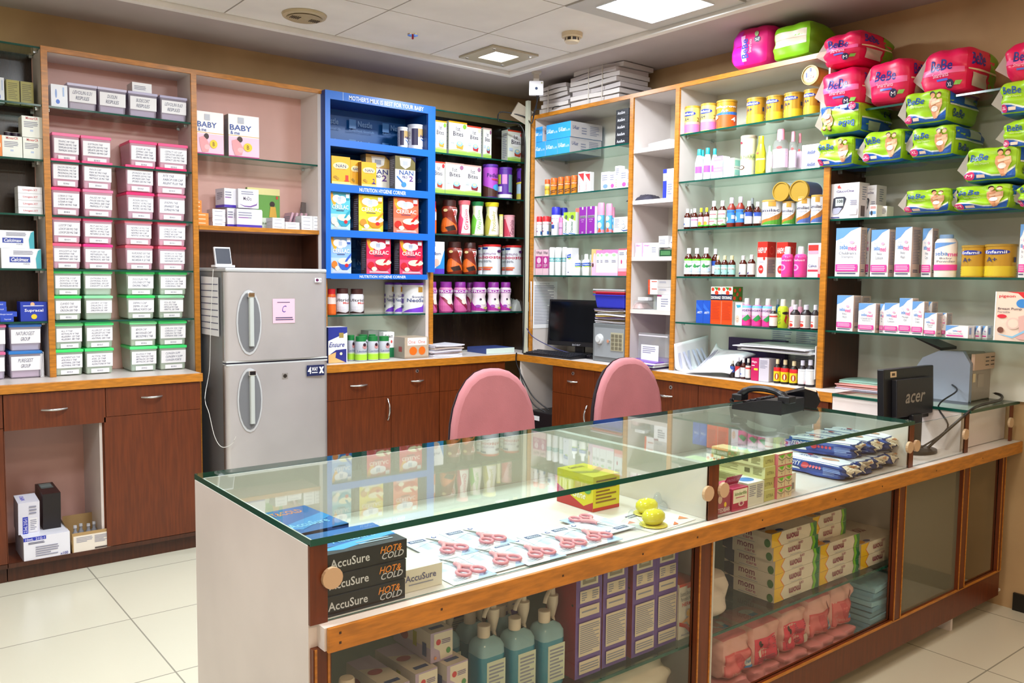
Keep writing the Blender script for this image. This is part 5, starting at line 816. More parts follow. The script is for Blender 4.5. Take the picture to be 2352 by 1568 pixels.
# PC tower under worktop
g = thing('computer_tower', 'black computer tower with white sticker', 'computer', 'on floor under the corner worktop', (-.44, -.80, 0), -pi/2); m = MB(); m.box(-.14, .10, 0, .34, .38, .56, 'black_plastic'); m.box(-.14, .10, .02, .34, .0, .38, '#121216'); m.build('case', g, bevel=.006); m = MB(); m.box(-.10, -.03, -.003, 0, .50, .53, '#e0e0e6'); m.build('sticker', g)
# telephone
p0 = un(1680, 940, 2, .930); p1 = un(1885, 935, 2, .930)
q = un(1785, 950, 2, .930); g = thing('telephone', 'black corded desk telephone', 'telephone', 'on the glass counter top', (-1.15, -3.02, .930), -pi/2+.10)
m = MB(); m.prism([(-.115, .0), (.10, .0), (.10, .055), (.03, .052), (-.115, .018)], 1, -.095, .085, 'black_plastic'); m.build('body', g, bevel=.006)
m = MB(); [m.box(-.10+.03*i, -.08+.03*i, -.04+.03*j, -.02+.03*j, .022+.008*i, .030+.009*i, '#2c2c34') for i in range(3) for j in range(4)]; m.build('keypad', g)
m = MB(); m.tube(cr([(-.10, -.06, .055), (-.06, -.06, .082), (.0, -.06, .09), (.06, -.06, .082), (.10, -.06, .058)]), [.016]*5+[.013]*15+[.018]*5, 'black_plastic', 10); m.box(.075, .125, -.085, -.03, .045, .072, 'black_plastic'); m.box(-.125, -.08, -.085, -.03, .035, .060, 'black_plastic'); m.build('handset', g, bevel=.004)
m = MB(); pts = [(-.115-.0008*k-.01*0+.006*cos(k*1.1), -.09+.0012*k, .035+.008*sin(k*1.1)-.0002*k) for k in range(110)]; m.tube(pts, .0018, 'gloss_black', 5); m.build('coiled_cord', g)
g = thing('card_machine', 'glossy black card payment machine', 'card machine', 'behind the telephone', (-.955, -3.02, .930), -1.0); m = MB(); m.prism([(-.07, 0), (.07, 0), (.085, .03), (.07, .062), (.02, .075), (-.06, .05)], 1, -.045, .045, 'gloss_black'); m.build('body', g, bevel=.008); m = MB(); m.add([(.022, -.03, .0765), (.068, -.03, .0645), (.068, .03, .0645), (.022, .03, .0765)], [(0, 1, 2, 3)], '#d8c0a8'); m.build('sticker', g)
pts = cr([(-.93, -3.08, .934), (-.86, -3.02, .934), (-.80, -2.95, .95), (-.74, -2.90, .96), (-.70, -2.86, .932)]); m = MB(); m.tube(pts, .002, 'black_plastic'); o = m.build('card_machine_cable'); thing('', 'thin black looping cable', 'cable', 'beside the card machine', obj=o)
# printer
g = thing('printer', 'large grey laser printer', 'printer', 'on glass top at the right wall', (-.128, -3.27, .930), 0); g.scale = (.64, .72, .83)
me_ = MB(); pf = [(-.185, 0), (.165, 0), (.165, .20), (.12, .262), (-.02, .258), (-.12, .215), (-.18, .13)]
me_.prism([(-y_, z_) for y_, z_ in pf], 0, -.19, -.15, '#8a92a2'); me_.build('side_cover', g, bevel=.012)
me_ = MB(); me_.prism([(-y_, z_) for y_, z_ in [(-.17, .0), (.155, .0), (.155, .19), (.115, .252), (-.02, .248), (-.11, .205), (-.165, .13)]], 0, -.15, .19, '#a69a8e'); me_.build('body', g, bevel=.008)
me_ = MB(); me_.box(-.15, .17, -.175, -.155, .165, .25, '#c9a78e'); [me_.box(.02+.08*i, .07+.08*i, -.1765, -.175, .185+.02*j, .19+.02*j, '#2a1f1a') for i in range(2) for j in range(3)]; me_.build('rear_cover', g); me_ = MB(); me_.box(-.12, -.08, -.158, -.156, .10, .145, '#e6cfa8'); me_.box(-.04, .05, -.158, -.156, .07, .14, '#b0a294'); me_.build('label', g)
me_ = MB(); me_.prism([(.04, .255), (.24, .325), (.245, .33), (.04, .27)], 0, -.12, .12, 'black_plastic'); me_.build('paper_tray', g)
g = papers('file_stack', 'pile of pink and green files', 'beside the printer', -.175, -2.895, ZB+.001, .20, .22, 7, .042, .1, ['#d2c9e0', '#e6a8a4', '#eab0a8', '#e2a09c', '#d89a90', '#b0d8c8', '#9fc9bc'], .01)
pts = cr([(-.255, -3.32, 1.0), (-.30, -3.36, .98), (-.46, -3.36, .93), (-.50, -3.42, .85), (-.62, -3.36, .765)]); m = MB(); m.tube(pts, .0035, 'black_plastic'); o = m.build('printer_cable'); thing('', 'black printer cable', 'cable', 'dropping from printer to the ledge', obj=o)
pts = cr([(-.03, -3.20, .95), (-.02, -3.40, .955), (-.10, -3.46, .94), (-.35, -3.48, .938), (-.49, -3.49, .92), (-.58, -3.38, .77)]); m = MB(); m.tube(pts, .006, '#1d1712'); o = m.build('power_cable'); thing('', 'thick black power cable', 'cable', 'lying along the side counter edge', obj=o)
# corner: pipe, security camera, router, cables
pa = un(1215.5, 300, 0, -.37); m = MB(); m.box(-.385, -.362, -.545, -.518, .0, 2.62, '#c4c6b4'); o = m.build('cable_conduit'); thing('', 'white vertical cable conduit', 'conduit', 'in the back corner', obj=o)
g = thing('security_camera', 'white square security camera', 'camera', 'hanging from ceiling in the corner', (-.53, -.80, 2.738), -.65); m = MB(); m.box(-.03, .03, -.03, .03, -.012, 0, '#c8bfb4'); m.box(-.018, .018, -.01, .01, -.06, -.012, '#c8bfb4'); m.build('mount', g)
m = MB(); m.box(-.045, .045, -.03, .0, -.15, -.06, '#e4e2e8'); c = m.build('body', g, bevel=.006); m = MB(); m.lathe([(0, .009), (.004, .007)], '#2a3a5a', 14); m.build('lens', c, loc=(0, -.0305, -.108), rot=(pi/2, 0, 0)); m = MB(); m.box(.03, .037, -.032, -.03, -.077, -.070, '#8a8a40'); m.build('light', c)
m = MB(); m.box(-.06, .06, 0, .03, 0, .10, '#b9ad9c'); o = m.build('junction_box', loc=(-.40, -.46, 2.50), rot=(.3, .5, -.4)); thing('', 'small tilted beige junction box', 'box', 'hanging at top of the corner', obj=o)
m = MB(); m.box(-.07, .07, -.05, .05, 0, .03, '#b9b2ac'); m.box(.06, .066, .03, .036, .03, .14, 'black_plastic'); o = m.build('router', loc=(-.27, -.66, 2.523)); thing('', 'small white network router', 'router', 'on top of shelving in the corner', obj=o)
for i, (pp, ds, pl) in enumerate((([(-.53, -.83, 2.60), (-.50, -.75, 2.50), (-.40, -.60, 2.46), (-.38, -.50, 2.52), (-.50, -.40, 2.55), (-.52, -.40, 2.49), (-.47, -.42, 2.48), (-.40, -.52, 2.42), (-.395, -.53, 2.0), (-.39, -.535, 1.4), (-.40, -.54, .95), (-.47, -.60, .80), (-.45, -.70, .62), (-.40, -.78, .56)], 'long black cable', 'running down the corner'), ([(-.54, -.82, 2.59), (-.46, -.72, 2.53), (-.38, -.60, 2.55), (-.33, -.64, 2.56)], 'short black cable', 'between camera and router'), ([(-.30, -.70, 2.53), (-.36, -.78, 2.545), (-.30, -.88, 2.55), (-.2, -.95, 2.53)], 'black cable', 'on top of the corner shelving'), ([(-.48, -.57, .94), (-.475, -.575, .85), (-.43, -.68, .66), (-.38, -.80, .57)], 'dark cable', 'below the corner worktop'), ([(-.385, -.56, 1.10), (-.37, -.62, 1.04), (-.30, -.75, .975), (-.25, -.84, .95)], 'dark blue cable', 'from conduit to the monitor'))):
    m = MB(); m.tube(cr(pp, 8), .0045 if i in (0, 3) else .003, 'black_plastic' if i < 4 else '#2a2a6a'); o = m.build('cable'); thing('', ds, 'cable', pl, obj=o)

# ================================================================ plastic tubs of tablets
PB, GB, CB = glass('tub_pink', '#fbdcea', 1.35, .5, '#f6cade'), glass('tub_green', '#e6f6e8', 1.35, .42, '#d8e8d8'), glass('tub_clear', '#ece8f6', 1.35, .35, '#dcd4e6')
_mats.update(PB=PB, GB=GB, CB=CB)
def words(s): return s.split('|')
TUBS = [
 ('Z1', 2.245, None, 'on the top shelf', [(605, 875, 470, 'CB', '#c8c2dc', 'LEVOLIN 0.31|RESPULES'), (880, 1140, 505, 'CB', '#c8c2dc', 'DUOLIN|RESPULES'), (1155, 1418, 560, 'CB', '#b8b2d0', 'BUDECORT|RESPULES'), (1440, 1685, 585, 'CB', '#a8a2c0', 'LEVOLIN 0.63|RESPULES')]),
 ('Z1', 1.985, None, 'on the second shelf', [(468, 718, 918, 'PB', '#f06a9a', 'TRAPIC MF TAB|TRAPIC 500 MG TAB|TEMFLAN 50 MG TAB|TRAMAZAC 50 MG CAP'), (728, 1000, 948, 'PB', '#ee5a90', 'SOFTRON TAB|GELATIN 500 MG TAB|GELATE 200 MG TAB|SPORAN 100 MG CAP'), (1165, 1412, 990, 'PB', '#f2357c', 'ZOLER 40 TAB|ZIMNIC 200 TAB|ZIMNIC 500 TAB|ZINTEL 400 MG TAB'), (1425, 1690, 1012, 'PB', '#f04a86', 'CEPACT OZ CAP|CEFOSTIN GROUP|CEFACT 500 MG TAB|CEFACT 250 MG TAB')]),
 ('Z1', 1.722, .139, 'in the upper row of the third shelf', [(462, 716, 1190, 'PB', '#f2387c', 'DACON 500 MG CAP|PROGYNOVA 1 MG TAB|PROGYNOVA 2 MG TAB|DACON 50/275 MG TAB'), (740, 1015, 1218, 'PB', '#ee4a88', 'PAN D CAP|PAN 40 MG TAB|PREMOLUT N 5 MG TAB|PASTOLIC 20 MG TAB'), (1130, 1388, 1250, 'PB', '#f0407e', 'SPORIDEX 500 CAP|SPORIDEX 250 MG TAB|SPOREX 500 TAB|SPOREX 250 MG TAB'), (1405, 1680, 1270, 'PB', '#f2186c', 'RITE TAB|RABICIP DSR CAP|RELENT PLUS TAB')]),
 ('Z1', 1.722, 0, 'in the lower row of the third shelf', [(462, 722, 1402, 'PB', '#f22c74', 'LOBAN D TAB|LOSAR 50 TAB|LOSAR H TAB|LASIX 40 MG TAB'), (745, 1018, 1425, 'PB', '#e87aa4', 'PAUSE MF TAB|PAUSE 500 MG TAB|PACIMOL 500 TAB|PRIMOLUT 5 TAB'), (1138, 1390, 1450, 'PB', '#f01c6e', 'ROXIN 500 MG|ROZUC 10 MG TAB|ROZEL 20 MG TAB|ROTEC 100 MG TAB'), (1420, 1672, 1470, 'PB', '#ee7098', 'SPASMIN TAB|SINAREST TAB|SUPRADYN TAB')]),
 ('Z2', 1.460, .128, 'in the upper row of the fourth shelf', [(425, 662, 150, 'PB', '#f07a94', 'LOSTIP TAB|LOXOF 500 MG TAB|LOXOF 250 MG TAB'), (680, 922, 180, 'PB', '#ee4c86', 'MUT 400 MG CAP|MUT 200 MG CAP|METIX 10 MG TAB|METAPRO 25 MG TAB'), (1020, 1248, 195, 'PB', '#f27c90', 'NEXPRO 20 MG TAB|NEXPRO 40 MG TAB|NEXPRO RD CAP|NEXITO 10 MG TAB'), (1290, 1525, 210, 'PB', '#f0607c', 'OMEZ D CAP|OMEZ 20 MG TAB|OMEZ 40 CAP|ONDEM MD 4 TAB')]),
 ('Z2', 1.460, 0, 'in the lower row of the fourth shelf', [(425, 664, 355, 'PB', '#f05c84', 'ANGIZEM 60 TAB|ANGISPAN TAB|ARKAMIN 100 TAB|ARPIMAC 200 TAB'), (682, 924, 368, 'PB', '#ee2a88', 'MCBM OB TAB|METHERGIN TAB|METROGYL 200 TAB|METROGYL 400 TAB'), (1025, 1255, 378, 'PB', '#f2647c', 'NUROKIND 500 TAB|NICARDIA 10 TAB|NICARDIA R 20 TAB'), (1295, 1522, 395, 'PB', '#f05a7a', 'NORFLOX TZ TAB|NORFLOX 400 TAB|NEUROBION TAB|NIZONIDE FORTE TAB')]),
 ('Z2', 1.205, .124, 'in the upper row of the fifth shelf', [(436, 666, 590, 'GB', '#46e07a', 'DOXYTAL 5 CAP|DOXYTAL 10 TAB|DUVADILAN 10 TAB|DUVADILAN 40 MG'), (682, 920, 600, 'GB', '#5ee68a', 'CHYMORAL PLUS|CHYMORAL FORTE|CANDITRAL 100 CAP|CANSOFT CL SUPP'), (1032, 1266, 604, 'GB', '#3cdc70', 'DULCOLAX TAB|DOLONEX DT TAB|DAONIL TABLET'), (1300, 1532, 605, 'GB', '#44e47c', 'FOL 5 MG TAB|FEBREX 500 TAB|FORCAN 150 TAB|GARDENAL TAB')]),
 ('Z2', 1.205, 0, 'in the lower row of the fifth shelf', [(440, 668, 788, 'GB', '#38d86a', 'CLAVIDO TAB|CALPOL 650 TAB|CROCIN 500 TAB'), (690, 924, 790, 'GB', '#90dcac', 'DEVIRY 10 TAB|DALACIN C 150|DALACIN C 300|DROTIN DS 100'), (1036, 1268, 788, 'GB', '#34d468', 'DEPIN 5 CAP|DEPIN 10 CAP|DEFLAZ FORTE CAP'), (1295, 1508, 790, 'GB', '#8cd8a4', 'FOL ES TAB|FOL ITO TAB|FEFOLATE TAB|FERTYL 50 TAB')]),
 ('Z2', ZB, .131, 'in the upper row on the worktop', [(445, 680, 1040, 'GB', '#70d88c', 'ALL-9 TAB|ASTHALIN 4 TAB|ALLEGRA 120 TAB|ALLEGRA 180 TAB'), (695, 930, 1035, 'GB', '#4ae482', 'ALLERCET 10 TAB|ALLERCET DC TAB|ATORVA 10 TAB|ANTINAL 200 TAB'), (1060, 1285, 1030, 'GB', '#7ce89c', 'BEVON CAP|BECOSULES CAP|BECOZYME C TAB'), (1300, 1528, 1025, 'GB', '#42e078', 'CIPLOX 500 TAB|CIFRAN CT TAB|CIPLOX TZ TAB|CIFRAN 500 TAB')]),
 ('Z2', ZB, 0, 'in the lower row on the worktop', [(445, 684, 1232, 'GB', '#3ce070', 'AUGMENT 625 TAB|AMLONG 5 TAB|AZITHRAL 250 TAB|AZITHRAL 500 TAB'), (695, 932, 1225, 'GB', '#46e27a', 'ACTIVAL TAB|AVIL 25 TAB|ATEN 50 TAB|ALDACTONE 50 TAB'), (1064, 1288, 1215, 'GB', '#58e888', 'B-LONG F TAB|BACTRIM DS TAB|BETALOC 50 TAB|BETALOC 25 TAB'), (1305, 1530, 1208, 'GB', '#3cdc74', 'CLINGEN SUPP|CLINGEN V SUPP|CLINGEN FORTE')])]
rb = 30
for view, z, dz_, place, ts in TUBS:
    cn = {'CB': 'clear tub with paper label', 'PB': 'pink-lidded tub with paper label', 'GB': 'green-lidded tub with paper label'}
    for i, (a, b, yt, body, lid, txt) in enumerate(ts):
        hh = {2.245: .125, 1.985: .137}.get(z, .124 if dz_ is not None else .12); hh = .136 if z == 1.722 else hh; hh = .125 if z == 1.460 else hh; hh = .121 if z == 1.205 else hh; hh = .129 if z == ZB else hh
        kind('tb', 'tub', 'storage_tub', 'plastic tub', cn[body], body=body, lid=lid, lines=words(txt), low=None if body == 'CB' or (i % 3 == 1 and z in (1.205,)) else 'BOX NO-%d' % rb, d=.20 if z > 1.3 else .22)
        rb = rb-1 if rb > 1 else 30
        row(view, 'A', YA, z+(dz_ or 0), place, [('tb', a, b, yt, dict(h=hh, rz=random.uniform(-.03, .03)))], sb=.022, group='lidded medicine tubs in the shelving')
kind('tb', 'tub', 'storage_tub', 'plastic tub', 'blue-lidded tub with group label', body='CB', lid='#2a6ab8', lines=['NATUROGEST', 'GROUP'], d=.2)
row('Z2', 'A', YA, ZB+.131, 'topmost at the far left worktop', [('tb', 70, 340, 1040, dict(h=.13))]); K['tb']['lines'] = ['PUREGEST', 'GROUP']; K['tb']['lid'] = '#2a7ac8'
row('Z2', 'A', YA, ZB, 'lower on the far left worktop', [('tb', 70, 345, 1235, dict(h=.13))]); K['tb']['lines'] = ['GROUP TAB']; K['tb']['desc'] = 'pink-lidded tub cut by the photo edge'; K['tb']['lid'] = '#d86a9a'
row('Z2', 'A', YA, ZB+.131, 'topmost at the far left worktop', [('tb', -190, 50, 1040, dict(h=.13))]); row('Z2', 'A', YA, ZB, 'lower on the far left worktop', [('tb', -200, 45, 1240, dict(h=.13))])
m = MB(); [m.box(-3.275+.004*k, -3.273+.004*k, -.33, -.18, ZB, ZB+.115+.01*(k % 2), 'paper') for k in range(4)]; o = m.build('paper_bundle'); thing('', 'white papers standing on edge', 'papers', 'beside blue-lidded tubs at far left', obj=o)
# ---------------- far left bay
row('Z0', 'A', YA, 2.245, 'on the top shelf at the far left', [('wedge', -40, 38, 450, dict(desc='white carton cut by the photo edge', h=.12)), ('olive', 55, 182, 455, dict(h=.115)), ('olive', 190, 315, 472, dict(h=.115))], sb=.10)
row('Z0', 'A', YA, 1.985, 'on the second shelf at far left', [('minear', 20, 210, 1020, dict(h=.10)), ('minear', 218, 400, 1045, dict(h=.10)), ('minear', 208, 398, 880, dict(z=2.087, h=.10, desc='topmost white carton with red heading')), ('orgbx', -40, 18, 1010, dict(h=.1, desc='orange carton cut by the photo edge'))], sb=.03)
BT('capcan', 'medicine_tin', 'small dark tin with shiny lid', 'can', '#2a1c30', '#e6e8e0', []); row('Z0', 'A', YA, 2.086, 'on top of white cartons at far left', [('capcan', 40, 105, 975, dict(h=.02)), ('capcan', 110, 185, 985, dict(h=.02))], sb=.05)
for k, pl in enumerate(('bottom of the stack at far left', 'second in the stack at far left', 'third in the stack at far left', 'topmost in the stack at far left')): row('Z1', 'A', YA, 1.722+.033*k, pl, [('livo', 162, 380, 1418, dict(h=.032))], sb=.04, group='thin white boxes stacked at far left')
row('Z2', 'A', YA, 1.46, 'lower on the fourth shelf at far left', [('calci', 8, 335, 405, dict(h=.095))], sb=.03); row('Z2', 'A', YA, 1.556, 'topmost on the fourth shelf at far left', [('calci', -50, 278, 270, dict(h=.085))], sb=.05)
row('Z2', 'A', YA, 1.205, 'on the fifth shelf at far left', [('supra', 165, 385, 832)], sb=.015)
for k, (a, b, pl) in enumerate(((0, 110, 'lowest in low stack at far left'), (-60, 138, 'second in low stack at far left'), (-70, 55, 'third in low stack at far left'), (-80, 52, 'topmost in low stack at far left'))): row('Z2', 'A', YA, 1.205+.024*k, pl, [('supra2', a, b, 900, dict(h=.0235))], sb=.02, group='thin blue boxes at far left')
row('Z1', 'A', YA, 2.245, 'on the top shelf beside the clear tubs', [('wedge', 457, 605, 450)], sb=.03); row('Z1', 'A', YA, 2.245+.1275, 'on top of the third clear tub', [('white', 1190, 1365, 462, dict(h=.05, desc='small plain white box', d=.1))], sb=.05)
# ---------------- bay above the refrigerator
row('Z4', 'A', YA, 2.088, 'above the refrigerator', [('babyme', 66, 270, 318), ('babyme', 308, 537, 345)], sb=.02)
z = 1.706
for k in range(3): row('Z4', 'A', YA, z+.022*k, ['lowest in front stack', 'middle in front stack', 'topmost in front stack'][k]+' above refrigerator', [('orgbx', 62, 160, 1090, dict(h=.0215))], sb=.02, group='orange boxes above the refrigerator')
for k in range(3): row('Z4', 'A', YA, z+.066+.023*k, ['lowest in rear stack', 'middle in rear stack', 'topmost in rear stack'][k]+' above refrigerator', [('orgbx', 50, 108, 1020, dict(h=.022))], sb=.04, group='orange boxes above the refrigerator')
for k in range(4): row('Z4', 'A', YA, z+.023*k, ['lowest', 'second from bottom', 'third from bottom', 'topmost'][k]+' beside orange boxes above refrigerator', [('flatw', 190, 285, 1075, dict(h=.0225, rz=random.uniform(-.12, .12)))], sb=.03, group='white boxes above the refrigerator')
row('Z4', 'A', YA, z, 'above the refrigerator', [('modo', 372, 560, 1048, dict(d=.13))], sb=.02); row('Z4', 'A', YA, z, 'above the refrigerator', [('modo', 300, 372, 1040, dict(d=.12, desc='white carton behind the purple-based carton'))], sb=.06)
row('Z4', 'A', YA, z+.108, 'on other cartons above the refrigerator', [('modo2', 382, 535, 920, dict(h=.105, d=.09))], sb=.04); row('Z4', 'A', YA, z+.108, 'on other cartons above the refrigerator', [('modo', 275, 370, 912, dict(h=.105, d=.1, rz=.15))], sb=.07)
row('Z4', 'A', YA, z, 'leaning above the refrigerator', [('greenpk', 450, 693, 845, dict(h=.235))], sb=.14)
for k, (a, b, n) in enumerate(((640, 730, 3), (735, 842, 2), (858, 940, 4), (943, 1010, 4))):
    for i in range(n): row('Z4', 'A', YA, z+.0205*i, ['lowest', 'second', 'third', 'fourth'][i]+' in '+['first', 'second', 'third', 'fourth'][k]+' low stack above refrigerator', [('flatw', a, b, 1100, dict(h=.02, rz=random.uniform(-.05, .05)))], sb=.015, group='thin white boxes above the refrigerator')
for k in range(6): row('Z4', 'A', YA, z, 'beside booklets above the refrigerator', [('card', 745+34*k, 760+34*k, 1000, dict(h=.11 if k < 5 else .16, d=.11, tz=.32, desc='leaning pink and grey card', side=['#c9a2b0', '#d0a4b4', '#bdaab0', '#c2b4b4', '#b0a4a4', '#8a8280'][k]))], sb=.13, group='leaning cards above the refrigerator')
row('Z4', 'A', YA, z, 'leaning at right above the refrigerator', [('card', 840, 955, 900, dict(h=.17, d=.015, tz=.1, desc='dark grey booklet', col='#6a5f5c', side='#6a5f5c'))], sb=.17)
# ---------------- blue stand
YS = Y0
row('N1', 'A', YS, 2.240, 'on top shelf of the blue stand', [('nancan', 1195, 1420, 570), ('nancan', 1062, 1200, 598, dict(sb=.09))], sb=.05)
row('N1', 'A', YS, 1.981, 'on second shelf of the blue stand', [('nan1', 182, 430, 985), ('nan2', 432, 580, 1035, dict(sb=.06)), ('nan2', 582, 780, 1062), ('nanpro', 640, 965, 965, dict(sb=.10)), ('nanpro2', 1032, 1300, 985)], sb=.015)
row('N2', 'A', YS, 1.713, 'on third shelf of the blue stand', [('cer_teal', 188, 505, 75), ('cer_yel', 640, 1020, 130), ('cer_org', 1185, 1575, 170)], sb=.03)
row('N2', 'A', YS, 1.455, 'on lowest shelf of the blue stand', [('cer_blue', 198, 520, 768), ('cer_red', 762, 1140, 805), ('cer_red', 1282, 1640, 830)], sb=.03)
row('N3', 'A', YA, 1.205, 'on glass shelf below the blue stand', [('orgjar', 150, 288, 232), ('ultrich', 285, 492, 222), ('ultrich', 508, 732, 232), ('neosure', 1330, 1692, 135), ('neosure', 1205, 1360, 132, dict(sb=.11)), ('neosure', 1062, 1225, 130, dict(sb=.17))], sb=.02)
row('N3', 'A', YA-.14, ZB, 'on worktop right of the refrigerator', [('ensure', 165, 466, 840), ('lacton', 462, 590, 965, dict(sb=.09)), ('lacton', 588, 780, 985), ('lacton', 785, 962, 982), ('lacton', 962, 1142, 982), ('orngtray', 1380, 1760, 1000)], sb=.03)
row('N3', 'A', YA-.14, ZB, 'in second row on worktop', [('lacton', 640, 800, 950, dict(h=.15)), ('lacton', 800, 930, 950, dict(h=.15))], sb=.13); row('N3', 'A', YA, ZB, 'behind the green-lidded jars', [('galact', 1042, 1213, 918), ('greybx', 805, 965, 895, dict(sb=.1)), ('greybx', 962, 1105, 900, dict(sb=.1))], sb=.02)
# ---------------- dark corner bay
P4 = 'in the dark corner shelving'
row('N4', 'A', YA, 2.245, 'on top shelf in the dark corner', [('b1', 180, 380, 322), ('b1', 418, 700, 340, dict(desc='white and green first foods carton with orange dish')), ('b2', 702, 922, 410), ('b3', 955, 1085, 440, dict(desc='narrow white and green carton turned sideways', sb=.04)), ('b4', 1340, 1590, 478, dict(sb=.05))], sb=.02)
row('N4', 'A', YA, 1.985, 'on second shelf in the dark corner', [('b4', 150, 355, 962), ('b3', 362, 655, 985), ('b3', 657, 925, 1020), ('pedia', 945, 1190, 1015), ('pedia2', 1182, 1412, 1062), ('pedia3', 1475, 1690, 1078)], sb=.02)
row('N5', 'A', YA, 1.722, 'on third shelf in the dark corner', [('orgjar', 60, 178, 120, dict(sb=.06, desc='dark orange jar behind blue stand')), ('protx', 232, 438, 108), ('gravi', 440, 602, 115), ('slim', 605, 768, 130), ('protib', 772, 957, 140), ('yelcan', 952, 1006, 285, dict(sb=.06)), ('gravican', 1010, 1152, 295)], sb=.02)
row('N5', 'A', YA, 1.460, 'on fourth shelf in the dark corner', [('momcart', 95, 275, 622), ('protx', 300, 500, 625), ('protx', 497, 680, 635), ('immuno', 742, 980, 660), ('immuno', 1025, 1240, 670), ('immuno', 690, 800, 668, dict(sb=.12, desc='half hidden white immunity can')), ('immuno', 985, 1090, 675, dict(sb=.12, desc='half hidden white immunity can'))], sb=.02)
row('N5', 'A', YA, 1.205, 'on lowest shelf in the dark corner', [('propl', 70, 185, 1120), ('propl', 200, 382, 1120), ('propl', 385, 556, 1122), ('propl', 540, 632, 1128, dict(sb=.12)), ('propl2', 605, 800, 1122), ('propl2', 800, 967, 1124), ('propl2', 960, 1108, 1125)], sb=.02)
def crumple(name, desc, cat, place, x, y, z, w_, d_, h_, col, seed=0, rz=0, n=14, rough=.35, base=None):
    rnd = random.Random(seed); m = MB(); vs = []; 
    for j in range(n+1):
        for i in range(n+1):
            u, v = i/n, j/n; e = min(1, 4*min(u, 1-u))*min(1, 4*min(v, 1-v)); e = e**.5
            vs.append((-w_/2+u*w_+rnd.uniform(-.1, .1)*w_/n*3, -d_/2+v*d_+rnd.uniform(-.1, .1)*d_/n*3, h_*e*(.75+.25*rnd.random())+.001))
    m.add(vs, [(j*(n+1)+i, j*(n+1)+i+1, (j+1)*(n+1)+i+1, (j+1)*(n+1)+i) for j in range(n) for i in range(n)], col, True)
    m.box(-w_*.45, w_*.45, -d_*.45, d_*.45, .0, .004, col); o = m.build(name, loc=(x, y, z), rot=(0, 0, rz)); thing('', desc, cat, place, obj=o); return o
q = un(1191, 712, 1, -.28); crumple('plastic_bag', 'crumpled grey plastic bag', 'bag', 'on lowest shelf in the dark corner', q.x+.02, -.25, 1.205, .19, .16, .09, '#9a9c98', 3)
q = un(1022, 812, 1, -.42); papers('paper_stack', 'stack of white and cream papers', 'on worktop below the dark corner', q.x-.02, -.37, ZB, .24, .20, 9, .075, .1, ['#e6e4ee', '#dcdae8', '#d8c8bc', '#e0dce8'], .015, 4)
q = un(1140, 806, 1, -.40); m = MB(); m.box(-.13, .11, -.1, .12, 0, .035, {'f': '#cfe0d8', '*': '#3a4a86'}); o = m.build('document_box', loc=(q.x, -.36, ZB)); thing('', 'low blue box with pale green front', 'box', 'on worktop in the corner', obj=o)
# ---------------- right wall, first bay
P1 = 'in the first white shelving bay'
for k, (lo, pl) in enumerate(((True, 'in lower row on top shelf'), (False, 'in upper row on top shelf'))):
    its = [('ukaur', 225, 355, 940), ('ukaur', 358, 494, 895), ('ukaur', 496, 632, 875)] if lo else [('ukaur', 208, 325, 785), ('ukaur', 368, 500, 765), ('ukaur', 500, 642, 735)]
    row('B1', 'B', XB, 2.245+(0 if lo else .100), pl+' of first bay', its, sb=.015, h=.098)
for k in range(5): row('B1', 'B', XB, 2.245+.042*k, ['lowest', 'second from bottom', 'middle', 'fourth from bottom', 'topmost'][k]+' in stack on first bay top shelf', [('accu', 1150, 1296, 640, dict(h=.041, rz=random.uniform(-.04, .04)))], sb=.03, group='black kit cartons in the first bay')
row('B1', 'B', XB, 1.985, 'on second shelf of first bay', [('s_dabur2', 350, 412, 1335), ('s_dabur', 415, 498, 1320), ('s_dabur', 500, 570, 1308), ('s_dabur', 572, 646, 1300), ('s_dabur', 648, 722, 1290), ('redwt', 727, 797, 1248), ('redwt', 803, 865, 1252), ('lavend', 985, 1075, 1250), ('pinkct', 1080, 1140, 1248), ('iso', 1142, 1200, 1182), ('pinkct', 1203, 1278, 1222), ('lavend', 1280, 1302, 1235, dict(desc='half hidden white carton'))], sb=.03)
row('B2', 'B', XB, 1.722, 'on third shelf of first bay', [('s_red', 215, 302, 375), ('s_red', 302, 406, 372), ('s_red', 380, 432, 376, dict(sb=.09)), ('s_bluecap', 438, 578, 235), ('s_bluecap', 570, 680, 245, dict(sb=.09)), ('s_pinksm', 540, 612, 392, dict(sb=.005)), ('decdan', 620, 698, 312), ('decdan', 702, 798, 310), ('orgct', 800, 852, 252, dict(sb=.05)), ('purple', 855, 957, 232), ('purple', 972, 1088, 222), ('s_jojo', 1125, 1245, 170), ('s_jojo', 1250, 1362, 182), ('s_jojo', 1330, 1395, 235, dict(sb=.1, desc='half hidden blue baby bottle')), ('bfbox', 1372, 1590, 382)], sb=.02)
row('B2', 'B', XB, 1.460, 'on fourth shelf of first bay', [('vwash', 198, 305, 872), ('vwash', 308, 390, 872), ('s_saug', 405, 500, 838), ('s_saug', 490, 602, 838), ('s_saug', 598, 680, 836), ('ceta', 660, 742, 845, dict(sb=.0)), ('s_ceta', 745, 892, 948), ('s_ceta', 888, 1032, 940), ('s_ceta', 860, 930, 950, dict(sb=.12, desc='half hidden white lotion bottle')), ('s_ceta', 990, 1060, 946, dict(sb=.12, desc='half hidden white lotion bottle')), ('momorg', 1038, 1106, 865), ('pinktop', 1108, 1164, 878), ('pinktop', 1166, 1218, 878), ('pinktop', 1220, 1318, 872), ('pinktop', 1320, 1432, 872), ('redct', 1442, 1552, 858), ('redct', 1554, 1592, 850)], sb=.02)
m = MB(); a = un(1218, 646, 1, -.571); b = un(1278, 752, 1, -.571)
